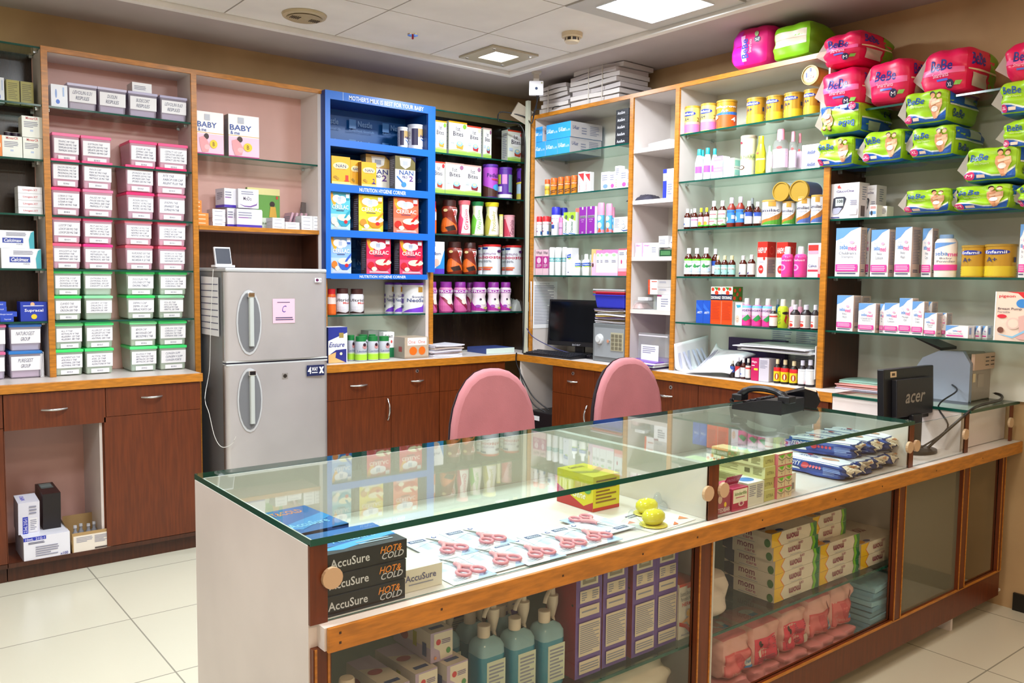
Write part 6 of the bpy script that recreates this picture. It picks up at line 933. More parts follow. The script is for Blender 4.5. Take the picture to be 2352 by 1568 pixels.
m.add([(a.x, -.5735, a.z), (b.x, -.5735, a.z), (b.x, -.5735, b.z), (a.x+.01, -.5735, b.z)], [(0, 1, 2, 3)], 'paper'); draw(m, [Ls(.15, .08, .9, .92, 26), T('NOTICE', .35, .94, .7, .96, 'ink')], lambda u, v, k: (a.x+u*(b.x-a.x), -.5737-.0003*k, b.z+v*(a.z-b.z))); o = m.build('wall_notice'); thing('', 'long printed white notice sheet', 'paper', 'taped on panel beside corner monitor', obj=o)
# ---------------- second bay
row('B1', 'B', XB, 2.200, 'on top shelf of narrow bay', [('bigflat', 1480, 1790, 840, dict(h=.035, rz=-.25, d=.22))], sb=.06); row('B1', 'B', XB, 1.902, 'on second shelf of narrow bay', [('oligo', 1685, 1800, 1215)], sb=.02)
q = un(1485, 455, 0, -.25); crumple('packet_pile', 'pile of black and white plastic packets', 'packets', 'on second shelf of narrow bay', -.22, q.y+.03, 1.902, .17, .20, .045, '#3c3a4a', 5, rz=-1.3)
row('B2', 'B', XB, 1.573, 'on third shelf of narrow bay', [('alegra', 1695, 1790, 772), ('alegra', 1812, 1930, 770), ('white', 1932, 2040, 768, dict(desc='small white carton with grey lines')), ('grnbk', 2058, 2240, 872)], sb=.03); row('B2', 'B', XB, 1.573+.052, 'on top of dark green carton', [('white', 2045, 2185, 750, dict(h=.065, desc='white and cream carton', d=.07))], sb=.04)
row('B2', 'B', XB, 1.573+.052, 'leaning at right of narrow bay', [('flatw', 2195, 2240, 770, dict(h=.06, tz=.35, d=.03, desc='tilted white packet'))], sb=.05)
row('B3', 'B', XB, 1.264, 'on fourth shelf of narrow bay', [('white', 2040, 2228, 358, dict(desc='white carton with purple corner', sb=.01, art=[R(0, .9, .35, 1, '#8a2a5a'), Ls(.3, .2, .85, .8, 4)]))], sb=.03)
row('B3', 'B', XB, 1.264+.088, 'upper one on fourth shelf of narrow bay', [('redend', 1912, 2235, 200, dict(h=.042, z=1.264+.133))], sb=.06); row('B3', 'B', XB, 1.264+.088, 'lower one on fourth shelf of narrow bay', [('redend', 1912, 2235, 295, dict(h=.043, z=1.264+.089))], sb=.06); row('B3', 'B', XB, 1.264, 'under the orange-ended cartons', [('greybx', 1990, 2235, 330, dict(h=.087, desc='plain grey carton half hidden', d=.1))], sb=.08)
kind('clr', 'box', 'clear_tray', 'tray', 'clear plastic tray of pink strips', col='CLEARP', art=[], d=.12); row('B3', 'B', XB, 1.264, 'on fourth shelf of narrow bay', [('clr', 1705, 2035, 450, dict(h=.05))], sb=.02)
q = un(1470, 718, 0, -.28); crumple('strip_pile', 'pink and cream tablet strips', 'tablet strips', 'inside the clear plastic tray', -.265, q.y+.002, 1.2665, .115, .08, .038, '#d8b4b0', 9); row('B3', 'B', XB, 1.264+.052, 'on the clear plastic tray', [('flatw', 1765, 1905, 402, dict(h=.018, desc='thin white medicine strip box'))], sb=.04)
kind('zip', 'box', 'zip_bag', 'bag', 'clear document bag with paper', col='CLEARP', art=[R(.1, .02, .7, .6, 'paper'), Ls(.15, .3, .6, .55, 4), R(0, .9, 1, .94, '#d8d4dc')], d=.03); row('B3', 'B', XB, ZB+.03, 'on worktop below narrow bay', [('zip', 1775, 2190, 975, dict(h=.17))], sb=-.02)
qb = un(1500, 838, 0, -.36); papers('paper_stack', 'spread pile of papers with purple folder', 'on worktop below narrow bay', -.33, -1.64, ZB+.0, .24, .30, 8, .045, -pi/2+.1, ['#e4e0ec', '#6a3aa0', '#dcd8e6', '#cfe0dc', '#e8e4ee', '#5a3a98'], .03, 6)
# ---------------- third bay
P3 = 'in the medicine bottle bay'
row('B4', 'B', XB, 2.245, 'on top shelf of medicine bay', [('pinkcan', 168, 350, 585), ('pinkcan', 355, 542, 555), ('orgcan', 538, 776, 520), ('goldcan', 890, 1116, 490), ('goldcan', 1118, 1328, 465), ('goldcan', 1326, 1556, 430), ('goldcan', 1556, 1745, 390)], sb=.02)
row('B4', 'B', XB, 1.985, 'on second shelf of medicine bay', [('s_tealcap', 290, 388, 1078), ('s_tealcap', 388, 484, 1062), ('s_tealcap', 478, 556, 1070), ('s_tealcap', 350, 410, 1085, dict(sb=.09, desc='half hidden teal-capped bottle')), ('s_cocon', 820, 1008, 925), ('s_yelsh', 992, 1122, 925), ('s_grn', 1125, 1190, 1040), ('s_oil', 1190, 1382, 845), ('s_oil', 1380, 1480, 872, dict(sb=.06)), ('s_oil', 1470, 1545, 892, dict(sb=.10))], sb=.02)
for k in range(2):
    pl = ['lower', 'upper'][k]+' one on second shelf of medicine bay'
    row('B4', 'B', XB, 1.985+.058*k, pl, [('amsoft', 500, 605, 1290, dict(h=.057)), ('tealbx', 615, 738, 1290, dict(h=.045 if k == 0 else .05, z=1.985+.047*k)), ('amiso', 1525, 1735, 1190, dict(h=.057))], sb=.02)
def lying(name, desc, place, px, py, zc, r, L, lidart, col):
    q = un(px, py, 0, XB+.02); e = thing(name, desc, 'can', place, (XB+.02, q.y, zc)); m = MB(); N = 28
    c = [(cos(2*pi*k/N), sin(2*pi*k/N)) for k in range(N)]
    m.add([(.01, r*.97*a, r*.97*b) for a, b in c]+[(L, r*.97*a, r*.97*b) for a, b in c], [(k, (k+1) % N, N+(k+1) % N, N+k) for k in range(N)], col, True); m.add([(L, r*a, r*b) for a, b in c], [list(range(N))], '#c9c9cc')
    draw(m, [R(.2, .1, .8, .35, 'greyink'), Ls(.2, .5, .8, .9, 4, 'greyink')], lambda u, v, k: (.03+v*(L-.05), r*.972*cos(3.6+u*1.2), r*.972*sin(3.6+u*1.2)), div=6) if 0 else None
    m.build('body', e); m = MB(); m.add([(0, r*a, r*b) for a, b in c]+[(.016, r*a, r*b) for a, b in c], [(k, (k+1) % N, N+(k+1) % N, N+k) for k in range(N)], '#b08c2c', True); m.add([(0, r*a, r*b) for a, b in c]+[(.0, r*.9*a, r*.9*b) for a, b in c]+[(.004, r*.88*a, r*.88*b) for a, b in c], [(k, (k+1) % N, N+(k+1) % N, N+k) for k in range(N)]+[(N+k, N+(k+1) % N, 2*N+(k+1) % N, 2*N+k) for k in range(N)]+[list(range(2*N, 3*N))], '#a8862a')
    draw(m, lidart, lambda u, v, k: (.004-.0006*k, -(u-.5)*2*r*.9, (v-.5)*2*r*.9)); m.build('lid', e); return e
lying('formula_can', 'formula can on its side with white round sticker', 'on top shelf of medicine bay', 1860, 185, 2.385+.047, .047, .11, [El(.5, .5, .40, .40, '#e4e4ea'), T('2-3-4', .3, .25, .75, .5, '#c8502a', 1, 0, 1), R(.2, .4, .3, .68, '#2a3a90'), R(.45, .7, .55, .9, '#2a3a90')], '#c9a23a')
row('B5', 'B', XB, 1.722, 'on third shelf of medicine bay', [('s_wht', 202, 300, 508), ('s_wht', 280, 335, 514, dict(sb=.09, desc='half hidden small syrup bottle')), ('s_pink', 305, 408, 503), ('s_org', 408, 492, 495), ('s_org', 490, 574, 490), ('s_tall', 577, 700, 393), ('s_tall', 700, 830, 388), ('s_blue', 832, 962, 345), ('s_blue', 962, 1092, 332), ('s_navy', 1090, 1216, 395), ('s_navy', 1220, 1330, 405), ('s_dk', 1155, 1240, 350, dict(sb=.1)), ('simgreen', 1345, 1650, 385), ('simgreen', 1640, 1832, 402, dict(sb=.03)), ('simblue', 1855, 2068, 335), ('simblue', 2062, 2245, 308)], sb=.02)
q1 = un(1791, 440, 0, XB+.02); q2 = un(1847, 437, 0, XB+.02)
lying('formula_can', 'gold-lidded can on its side above white cans', 'on third shelf of medicine bay', 1793, 441, q1.z, .048, .13, [], '#cfd2da'); lying('formula_can', 'gold-lidded can on its side above white cans', 'on third shelf of medicine bay', 1834, 437, q2.z, .052, .13, [], '#5a5a84')
REG[-1][4] = 2; REG[-2][4] = 1
row('B5', 'B', XB, 1.460, 'on fourth shelf of medicine bay', [('s_mint', 205, 340, 1082), ('s_mint', 322, 460, 1082), ('s_mint', 450, 604, 1075), ('s_navy', 602, 722, 1090, dict(sb=.07, desc='tall amber bottle behind small bottles')), ('s_teal', 650, 745, 1190), ('s_teal', 745, 848, 1190), ('s_teal', 845, 957, 1190), ('s_white2', 1008, 1124, 1190), ('s_white2', 1130, 1248, 1178), ('haem', 1278, 1418, 988), ('haem', 1556, 1712, 995, dict(sb=.03)), ('s_gelusil', 1630, 1805, 1060, dict(sb=.0)), ('s_gelusil', 1775, 1870, 1075, dict(sb=.09)), ('s_gelusil', 1820, 2002, 1058, dict(sb=.0)), ('calvus', 2012, 2165, 1008), ('redfad', 2168, 2225, 1005)], sb=.02)
row('B6', 'B', XB, 1.205, 'on fifth shelf of medicine bay', [('blueaq', 312, 394, 365), ('blueaq', 396, 480, 370), ('dexor', 490, 617, 202), ('dexor', 621, 750, 202), ('babybx', 780, 862, 392), ('s_digene', 858, 986, 340), ('s_digene', 985, 1112, 343), ('s_digene', 1110, 1242, 345), ('s_redlab', 1193, 1292, 440, dict(sb=.0)), ('s_dk', 1255, 1330, 350, dict(sb=.1, desc='blue bottle behind the front row', col='#2a6a90')), ('s_crema', 1292, 1422, 352), ('s_orange', 1425, 1530, 358, dict(sb=.05)), ('s_orange', 1520, 1600, 358, dict(sb=.08)), ('s_straw', 1442, 1562, 418, dict(sb=.0)), ('s_straw', 1568, 1700, 420), ('s_straw', 1695, 1790, 422)], sb=.02)
row('B6', 'B', XB-.02, ZB, 'on worktop below medicine bay', [('s_redlab', 715, 780, 1085, dict(desc='small dark bottle with blue label', art=[R(0, .4, 1, 1, '#3a5aa8')])), ('s_straw', 780, 850, 1048, dict(desc='dark bottle with red triangle label', art=[R(0, 0, 1, 1, '#d8d4dc'), Pg([(0, 1), (.9, 1), (0, .3)], '#b82a2c')])), ('s_wht', 845, 912, 1062), ('s_redlab', 905, 972, 1062), ('magenta', 972, 1062, 1058), ('greycart', 1066, 1186, 1062), ('s_yel', 1188, 1262, 1068, dict(sb=.05)), ('s_yel', 1245, 1332, 1070), ('s_yel', 1330, 1432, 1080), ('s_yel', 1435, 1538, 1095), ('s_ast', 1538, 1642, 1085), ('s_ast', 1628, 1738, 1080)], sb=.0)
def sheet(name, desc, cat, place, grid, art=None, col='paper', thick=.0):
    m = MB(); nr = len(grid); nc = len(grid[0]); rows_ = []
    # smooth interpolation of a control grid
    R1 = [cr(r, 4) for r in grid]; C = list(zip(*R1)); R2 = [cr(c, 4) for c in C]
    nu, nv = len(R2), len(R2[0]); vs = [tuple(R2[i][j]) for i in range(nu) for j in range(nv)]
    m.add(vs, [(i*nv+j, (i+1)*nv+j, (i+1)*nv+j+1, i*nv+j+1) for i in range(nu-1) for j in range(nv-1)], col, True)
    if art:
        def mp(u, v, k):
            x = u*(nu-1); y = v*(nv-1); i = min(nu-2, int(x)); j = min(nv-2, int(y)); fx, fy = x-i, y-j
            p = R2[i][j].lerp(R2[i+1][j], fx).lerp(R2[i][j+1].lerp(R2[i+1][j+1], fx), fy); n_ = (R2[i+1][j]-R2[i][j]).cross(R2[i][j+1]-R2[i][j]).normalized()
            if n_.dot(CAM-p) < 0: n_ = -n_
            return tuple(p+n_*.0006*k)
        draw(m, art, mp, div=6)
    o = m.build(name); thing('', desc, cat, place, obj=o)
    s = o.modifiers.new('thickness', 'SOLIDIFY'); s.thickness = .0008 if not thick else thick; s.offset = -1; return o
def P3d(px, py, x): q = un(px, py, 0, x); return (q.x, q.y, q.z)
sheet('curled_paper', 'white sheet curled against the panel', 'paper', 'at left of worktop below medicine bay', [[(-.36, -1.838, 1.08), (-.35, -1.838, .98), (-.345, -1.85, .935), (-.345, -1.95, .932)], [(-.2, -1.836, 1.10), (-.2, -1.838, 1.0), (-.2, -1.87, .937), (-.2, -1.98, .932)], [(-.06, -1.836, 1.12), (-.06, -1.84, 1.0), (-.06, -1.88, .937), (-.06, -1.98, .932)]], [Ls(.2, .1, .8, .8, 6, '#c0c4dc')])
sheet('document_booklet', 'open white booklet bent over the edge', 'booklet', 'on worktop below medicine bay', [[(-.42, -1.97, .935), (-.30, -1.95, .94), (-.18, -1.93, .99), (-.10, -1.93, 1.08)], [(-.42, -2.08, .945), (-.31, -2.06, 1.00), (-.20, -2.02, 1.03), (-.12, -1.98, 1.05)], [(-.40, -2.20, .955), (-.31, -2.20, 1.03), (-.2, -2.18, 1.05), (-.14, -2.14, 1.05)], [(-.38, -2.24, .95), (-.31, -2.26, 1.02), (-.2, -2.26, 1.04), (-.14, -2.22, 1.04)]], [Ls(.1, .15, .9, .85, 10, '#bcbcd0')], thick=.004)
papers('paper_stack', 'fanned stack of printed sheets lying on bottles', 'below the medicine bay shelves', -.22, -2.475, ZB+.148, .42, .26, 7, .035, -pi/2+.05, ['#dcdce8', '#a8aaa4', '#e0e0ea', '#b8bab8', '#e6e6f0'], .03, 8)
m = MB(); m.box(-.07, -.04, -2.36, -1.99, ZB+.0, ZB+.19, '#33204e'); draw(m, [T('nory', .75, .3, .95, .5, '#8a8a9a', 1)], lambda u, v, k: (-.0705, -1.99-u*.37, ZB+v*.19)); o = m.build('gift_box'); thing('', 'dark purple flat box', 'box', 'behind papers below medicine bay', obj=o)
m = MB(); draw(m, [R(0, 0, 1, 1, '#c9cbc4'), Ls(.02, .05, .28, .95, 16), Ls(.34, .05, .6, .95, 16), Ls(.66, .05, .96, .95, 16)], lambda u, v, k: (-.0262-.0004*k, -2.24-u*.46, 1.00+v*.19)); o = m.build('wall_list'); thing('', 'printed price list sheets', 'paper', 'on back panel below medicine bay', obj=o)
m = MB(); m.box(-.36, -.30, -2.722, -2.719, ZB+.04, ZB+.20, 'paper'); o = m.build('card_sheet'); thing('', 'small white sheet on the panel', 'paper', 'at right below medicine bay', obj=o)

# ---------------- fourth bay, right edge
row('D4', 'B', XB, 1.736, 'on glass shelf at the right wall', [('gluco', 112, 352, 78), ('gluco', 372, 500, 98, dict(sb=.09)), ('glstr', 440, 500, 265, dict(sb=.03, desc='small white test strip carton with blue label')), ('glstr', 542, 588, 275, dict(sb=.08, art=[Ls(.1, .3, .9, .8, 4)]))], sb=.015)
row('D4', 'B', XB, 1.466, 'in upper skin care row', [('sb1', 155, 365, 460), ('sb0', 398, 446, 465, dict(sb=.09)), ('sb2', 458, 610, 476), ('sb3', 665, 806, 455, dict(d=.09)), ('sb0', 898, 980, 465, dict(sb=.05)), ('s_powd', 1005, 1195, 520), ('goldcan', 1240, 1445, 612, dict(desc='gold infant formula can')), ('goldcan', 1442, 1695, 603, dict(desc='gold infant formula can')), ('sb0', 1735, 1790, 430, dict(desc='pale carton cut by right photo edge'))], sb=.015)
row('D4', 'B', XB, 1.210, 'in lower skin care row', [('sb3', 162, 303, 1040, dict(d=.07)), ('sb0', 320, 375, 1045, dict(sb=.10, d=.08)), ('sb1', 347, 492, 1108, dict(desc="white children's shampoo carton")), ('sb0', 530, 568, 1112, dict(sb=.04)), ('sb2', 568, 695, 1106, dict(sb=.03)), ('sb4', 697, 808, 1064), ('sb5', 808, 908, 1092, dict(d=.04)), ('sb5', 930, 975, 1094, dict(sb=.08, desc='half hidden diaper rash cream carton')), ('sb6', 910, 1016, 1190), ('sb6', 1035, 1100, 1190, dict(sb=.07, desc='half hidden facial cream carton')), ('sbsoap', 1093, 1285, 1300), ('pump', 1520, 1800, 1010)], sb=.015)
for k in range(3): row('D4', 'B', XB, 1.210, 'in lower skin care row', [('sbsoap', 1290+60*k, 1330+60*k, 1302, dict(sb=.06+.015*k, desc='end of low soap carton', d=.05))], sb=.02)
row('D1', 'B', XB, ZT, 'on top of the medicine bay', [('pxl', 208, 790, 175), ('gback', 812, 1400, 130)], sb=-.02)
row('D1', 'B', XB, 2.228, 'below the other on top glass shelf', [('pM', 1500, 2130, 760, dict(desc='pink diaper pants pack with wrinkled front', d=.3))], sb=-.04)
q = un(*vw('D1', 1815, 760), 0, XB-.04); row('D1', 'B', XB, q.z+.004, 'topmost of the pink pile', [('pM', 1505, 2118, 250, dict(desc='long pink diaper pants pack', h=.155))], sb=-.05)
row('D2', 'B', XB, 2.228, 'on top glass shelf at the right', [('pM', 150, 795, 600, dict(desc='medium pink diaper pants pack')), ('pXL', 890, 1600, 450, dict(desc='extra large pink diaper pants pack')), ('pM', 2045, 2700, 330, dict(desc='pink pack cut by the right photo edge'))], sb=-.03)
row('D3', 'B', XB, 1.972, 'in lower row on second glass shelf', [('gXL', 60, 490, 545), ('gXL', 555, 1035, 465), ('gXL', 1080, 1595, 420), ('gS', 2110, 2600, 330, dict(desc='lower green pack cut by the photo edge'))], sb=-.035)
zt1 = un(*vw('D3', 300, 530), 0, XB-.035).z; zt2 = un(*vw('D3', 1330, 415), 0, XB-.035).z; zt3 = un(*vw('D3', 2250, 310), 0, XB-.035).z; zt4 = un(*vw('D3', 1880, 1055), 0, XB-.035).z
row('D3', 'B', XB, zt1+.002, 'topmost on second glass shelf', [('gXL', 90, 562, 205, dict(flip=1, desc='upside-down green and blue diaper pack', h=.145))], sb=-.04)
row('D3', 'B', XB, zt2+.002, 'topmost on second glass shelf', [('gXL', 1015, 1530, 105, dict(h=.15))], sb=-.04)
row('D3', 'B', XB, zt3+.002, 'topmost on second glass shelf', [('gS', 2060, 2600, 20, dict(h=.14, desc='upper green pack cut by the photo edge'))], sb=-.04)
row('D3', 'B', XB, 1.736, 'on third glass shelf at the right', [('gS', 1015, 1560, 1110, dict(desc='small-size green and blue diaper pack')), ('gM', 1562, 2225, 1065, dict(desc='medium-size green and blue diaper pack')), ('gM', 2262, 2800, 1030, dict(desc='green pack cut by the right photo edge'))], sb=-.035)
row('D3', 'B', XB, zt4+.002, 'stacked on top at third glass shelf', [('gM', 1680, 2310, 715, dict(h=.145, desc='leaning green and blue diaper pack'))], sb=-.04)
for k, (u0, u1, hh, pl) in enumerate(((.62, .90, .17, 'nearer the corner'), (.92, 1.36, .22, 'nearer the medicine bay'))):
    g = papers('garment_bundle', 'tied bundle of white packets', 'on top of shelving '+pl, -.21, -(u0+u1)/2, ZT+.002, u1-u0-.02, .27, 6 if k == 0 else 7, hh, -pi/2, ['#cdc6c4', '#d6cfcc', '#c8c0c0'], .014, 20+k)
    for uu in (-.05, .07)[:1+k]:
        m = MB(); L_ = u1-u0; m.tube(cr([(uu, -.142, .0), (uu+.01, -.150, hh*.5), (uu, -.13, hh+.006), (uu-.01, .0, hh+.012), (uu, .14, hh)]), .003, '#d8d2c8'); m.build('string', g)

# ================================================================ things inside the glass counter
ZD = .7552
def flat(name, desc, cat, place, x, y, z, w_, d_, h_, top, rz=0, art=(), side=None, group=None):
    m = MB(); m.box(-w_/2, w_/2, -d_/2, d_/2, 0, h_, {'t': top, '*': side or top})
    draw(m, list(art), lambda u, v, k: (-w_/2+u*w_, -d_/2+v*d_, h_+.0004*k)); o = m.build(name, loc=(x, y, z), rot=(0, 0, rz)); thing('', desc, cat, place, obj=o, sx=x, group=group); return o
HC = [T('AccuSure', .12, .28, .56, .72, '#d8d8e0', 1), T('HOT&', .68, .5, .94, .86, '#e88a2a', 1, sh=1), T('COLD', .70, .18, .96, .52, '#c9c9d2', 1, sh=1)]
for k in range(3):
    w_, d_ = .205, .15; x, y = -3.212+.004*k, -3.390+.003*(k-1)
    m = MB(); m.box(-w_/2, w_/2, -d_/2, d_/2, 0, .0415, {'t': '#1560a8', '*': '#14151c'}); draw(m, HC, lambda u, v, kk: (-w_/2+u*w_, -d_/2-.0004*kk, v*.0415))
    draw(m, [R(0, 0, 1, .3, '#16181f'), Pg([(0, .2), (1, .5), (1, .35), (.3, .1)], '#3a9ae0'), T('AccuSure', .3, .4, .8, .6, '#7ac0f0', 1), Ls(.5, .12, .9, .28, 2, '#9ab')], lambda u, v, kk: (-w_/2+u*w_, -d_/2+v*d_, .0415+.0003*kk))
    o = m.build('therapy_pack_box', loc=(x, y, ZD+.0425*k)); thing('', 'black hot and cold pack box', 'box', ['lowest of the stack in the counter', 'middle of the stack in the counter', 'topmost of the stack in the counter'][k], obj=o)
for k in range(3):
    w_, d_ = .15, .20; m = MB(); m.box(-w_/2, w_/2, -d_/2, d_/2, 0, .0415, {'t': '#1560a8', '*': '#14151c'}); draw(m, [T('HOT&COLD', .1, .75, .8, .9, '#e88a4a', 1), Pg([(0, .3), (1, .6), (1, .4), (.3, .1)], '#2a8ad0'), T('AccuSure', .2, .2, .85, .35, '#8ac8f0', 1)], lambda u, v, kk: (-w_/2+u*w_, -d_/2+v*d_, .0415+.0003*kk))
    o = m.build('therapy_pack_box', loc=(-3.23, -3.19, ZD+.0425*k), rot=(0, 0, .08)); thing('', 'blue-topped hot and cold pack box', 'box', ['lowest of the rear counter stack', 'middle of the rear counter stack', 'topmost of the rear counter stack'][k], obj=o)
flat('belt_carton', 'beige health kit carton', 'box', 'beside black boxes in the counter', -3.055, -3.405, ZD, .11, .085, .050, '#e6e2da', 0, [], '#ded6c6')
m = MB(); draw(m, [T('AccuSure', .12, .45, .85, .75, '#5a5a80', 1), Ls(.2, .25, .8, .35, 1)], lambda u, v, k: (-3.11+u*.11, -3.448-.0004*k, ZD+v*.05)); o = m.build('print', parent=REG[-1][0]); o.matrix_parent_inverse = Matrix.Translation((3.055, 3.405, -ZD))
flat('kit_pouch', 'flat white pouch with blue edge', 'pouch', 'lying behind the beige carton', -3.055, -3.28, ZD+.012, .13, .16, .006, '#e4e6ee', .05, [R(0, 0, 1, .06, '#3a6ad0'), El(.5, .5, .3, .3, '#eef0f6'), T('AccuSure', .3, .2, .7, .28, 'greyink')]); flat('kit_carton', 'low white carton', 'box', 'under the flat white pouch', -3.055, -3.275, ZD, .13, .15, .011, '#d8d8de')
def scissors(i, x, y, rz, z, place):
    g = thing('scissors_pack', 'pink baby scissors on blue-white blister card', 'blister pack', place, (x, y, z), rz, group='baby scissors packs in the counter', sx=x)
    m = MB(); w_, d_ = .122, .178; m.box(-w_/2, w_/2, -d_/2, d_/2, 0, .001, '#dfe8f6'); draw(m, [R(.04, .02, .96, .25, '#eef2fa'), Pg([(.55, 0), (1, 0), (1, .35)], '#a9c4ee'), Pg([(0, .6), (.5, .75), (1, .6), (1, 1), (0, 1)], '#eef2f8'), R(.1, .82, .5, .93, '#3a4a7a'), T('chicco', .14, .85, .46, .91, '#eef', 1), El(.75, .9, .06, .04, '#3a4a9a'), El(.75, .9, .035, .025, '#eef2f8'), Ls(.12, .06, .4, .16, 3), T('MEDI', .6, .4, .66, .7, '#b8cdf0', 1, 90)], lambda u, v, k: (-w_/2+u*w_, -d_/2+v*d_, .001+.0003*k)); m.build('card', g)
    m = MB()
    for s in (-1, 1):
        c = (.012+s*.021, -.052); pts = [(c[0]+.015*cos(t*2*pi/14), c[1]+.019*sin(t*2*pi/14), .008) for t in range(15)]; m.tube(pts, .0042, '#d88a98', 6); m.tube([(c[0], -.034, .008), (.012+s*.004, -.012, .008), (.012-s*.002, .014, .008)], [.005, .006, .0045], '#dc98a2', 6)
    m.build('handles', g); m = MB(); m.tube([(.012, .010, .008), (.008, .03, .008), (.0, .062, .007)], [.004, .003, .001], 'steel', 6); m.build('blades', g)
    m = MB(); m.box(-.04, -.018, -.01, .055, .002, .010, 'BL'); m.build('cover_cap', g, bevel=.004)
_mats['BL'] = BLISTER
for i, (x, y, rz, lv, pl) in enumerate(((-2.925, -3.385, .0, 0, 'first in the front row of the counter'), (-2.81, -3.375, .02, 1, 'second in the front row of the counter'), (-2.868, -3.235, .0, 2, 'leftmost in the back row of the counter'), (-2.748, -3.235, .02, 3, 'second in the back row of the counter'), (-2.712, -3.390, .0, 2, 'third in the front row of the counter'), (-2.602, -3.385, .0, 3, 'fourth in the front row of the counter'), (-2.508, -3.385, -.02, 4, 'fifth in the front row of the counter'), (-2.402, -3.33, pi+.03, 3, 'turned the other way near yellow bulbs'))): scissors(i, x, y, rz, ZD+.0015*lv+.0005, pl)
g = thing('supplement_carton', 'large yellow and red supplement carton', 'box', 'standing in the glass counter', (-2.262, -3.165, ZD), .0)
m = MB(); m.box(-.055, .055, -.06, .10, 0, .105, '#d8c820'); lf = [R(0, 0, 1, 1, '#dcd01c'), Pg([(0, .55), (.4, .3), (.75, .1), (1, .28), (1, 0), (0, 0)], '#b82a2a'), T('Gene', .45, .3, .8, .5, '#f4f0d8', 1, sh=1), El(.85, .6, .1, .12, '#5aa04a')]; draw(m, lf, lambda u, v, k: (-.055-.0004*k, .10-.16*u, v*.105)); draw(m, [R(0, 0, 1, .1, '#c03020'), Ls(.1, .2, .9, .9, 7, '#8a5a1a')], lambda u, v, k: (-.055+.11*u, -.06-.0004*k, v*.105)); draw(m, [Pg([(0, .6), (.5, .4), (1, .6), (1, .4), (.5, .25), (0, .4)], '#a89a2a'), T('Gene Sure', .2, .75, .7, .88, '#8a6a20', 1)], lambda u, v, k: (-.055+.11*u, -.06+.16*v, .105+.0004*k)); m.build('carton', g)
for i, (x, y) in enumerate(((-2.205, -3.335), (-2.275, -3.425))):
    g = thing('breast_pump', 'breast pump with yellow bulb and clear shield', 'breast pump', 'on white card in the counter', (x, y, ZD+.004), 0, sx=x)
    m = MB(); m.lathe([(0, .012), (.006, .028), (.018, .037), (.030, .036), (.040, .026), (.046, .0)], mat('bulb_yellow', '#d8cc3c', .15), 24, (0, 0), .78); m.build('bulb', g); m = MB(); m.lathe([(0, .032), (.012, .028), (.024, .014), (.04, .009), (.046, .004)], 'CLEARP', 20, (.075 if i == 0 else -.062, .025)); m.build('shield', g); m = MB(); m.lathe([(0, .04), (.002, .038)], '#d8c850', 20); m.build('collar', g)
flat('display_card', 'white printed card with orange triangles', 'card', 'under the breast pumps in the counter', -2.235, -3.38, ZD, .20, .17, .001, '#eceae6', .1, [Pg([(.05, .6), (.2, .7), (.2, .55)], '#e06a3a'), Pg([(.8, .2), (.95, .3), (.95, .1)], '#e08a5a'), Ls(.3, .75, .7, .9, 2, 'ink'), Pg([(.5, .05), (.65, .15), (.6, .02)], '#e06a3a')])
# right compartment
def cx(name, desc, place, x0, x1, yf, d_, z, h_, col, fart, side, top=None, lart=None, tart=None, group=None):
    w_ = x1-x0; m = MB(); m.box(0, w_, 0, d_, 0, h_, {'f': col, 't': top or col, '*': side}); draw(m, fart, lambda u, v, k: (u*w_, -.0004*k, v*h_))
    if lart: draw(m, lart, lambda u, v, k: (-.0004*k, d_*(1-u), v*h_))
    if tart: draw(m, tart, lambda u, v, k: (u*w_, d_*v, h_+.0004*k))
    o = m.build(name, loc=(x0, yf, z)); thing('', desc, 'box', place, obj=o, sx=x0, group=group); return o
KL = [R(.05, .35, .95, .95, '#f2ead0'), T('kinderlife', .15, .68, .9, .84, '#5a8a3a', 1), Ls(.2, .55, .8, .62, 1, '#c03a6a'), El(.55, .3, .18, .12, '#e8c8c0'), El(.55, .3, .1, .07, '#a02a5a')]
cx('soap_carton', 'maroon soap carton with baby face', 'just right of the counter divider', -2.040, -1.980, -3.462, .09, ZD, .062, '#a84a5a', [El(.2, .7, .16, .2, '#e6c0a8'), El(.6, .42, .1, .12, '#f0c83a'), T('TEDIBAR', .04, .08, .96, .28, '#f2e4e0', 1)], '#8a2a44', '#b03a62')
cx('soap_carton', 'crimson soap carton with cream panel', 'in the right counter compartment', -1.978, -1.902, -3.468, .09, ZD, .068, '#b81a4e', KL, '#a01a48', '#c03a66')
for k, (x, y) in enumerate(((-1.978, -3.43), (-2.02, -3.36), (-2.045, -3.30))):
    m = MB(); m.add([(0, 0, 0), (.075, 0, 0), (.085, -.01, .028), (.01, -.01, .028)], [(0, 1, 2, 3)], '#a01c56'); draw(m, [T('KINDERLIFE', .1, .35, .9, .7, '#c98ab0', 1, sh=1)], lambda u, v, kk: (.01*v+u*.075, -.01*v-.0004*kk, v*.028)); o = m.build('open_flap', loc=(x, y, ZD+.069)); s_ = o.modifiers.new('t', 'SOLIDIFY'); s_.thickness = .001; thing('', 'open magenta carton flap', 'carton flap', ['nearest in the counter', 'middle one in the counter', 'farthest in the counter'][k], obj=o)
cx('soap_carton', 'maroon soap carton behind the front ones', 'in the right counter compartment', -2.05, -1.98, -3.365, .12, ZD, .066, '#a01c56', [], '#8a1a44', '#c03a66')
cx('medicine_carton', 'white carton with blue oval on top', 'in the right counter compartment', -1.895, -1.812, -3.462, .08, ZD, .072, '#e2e0d2', [Ls(.1, .4, .5, .9, 6), Ls(.55, .3, .9, .9, 8)], '#cfcbb8', '#eef0ee', None, [El(.5, .5, .35, .3, '#3a7ac8')])
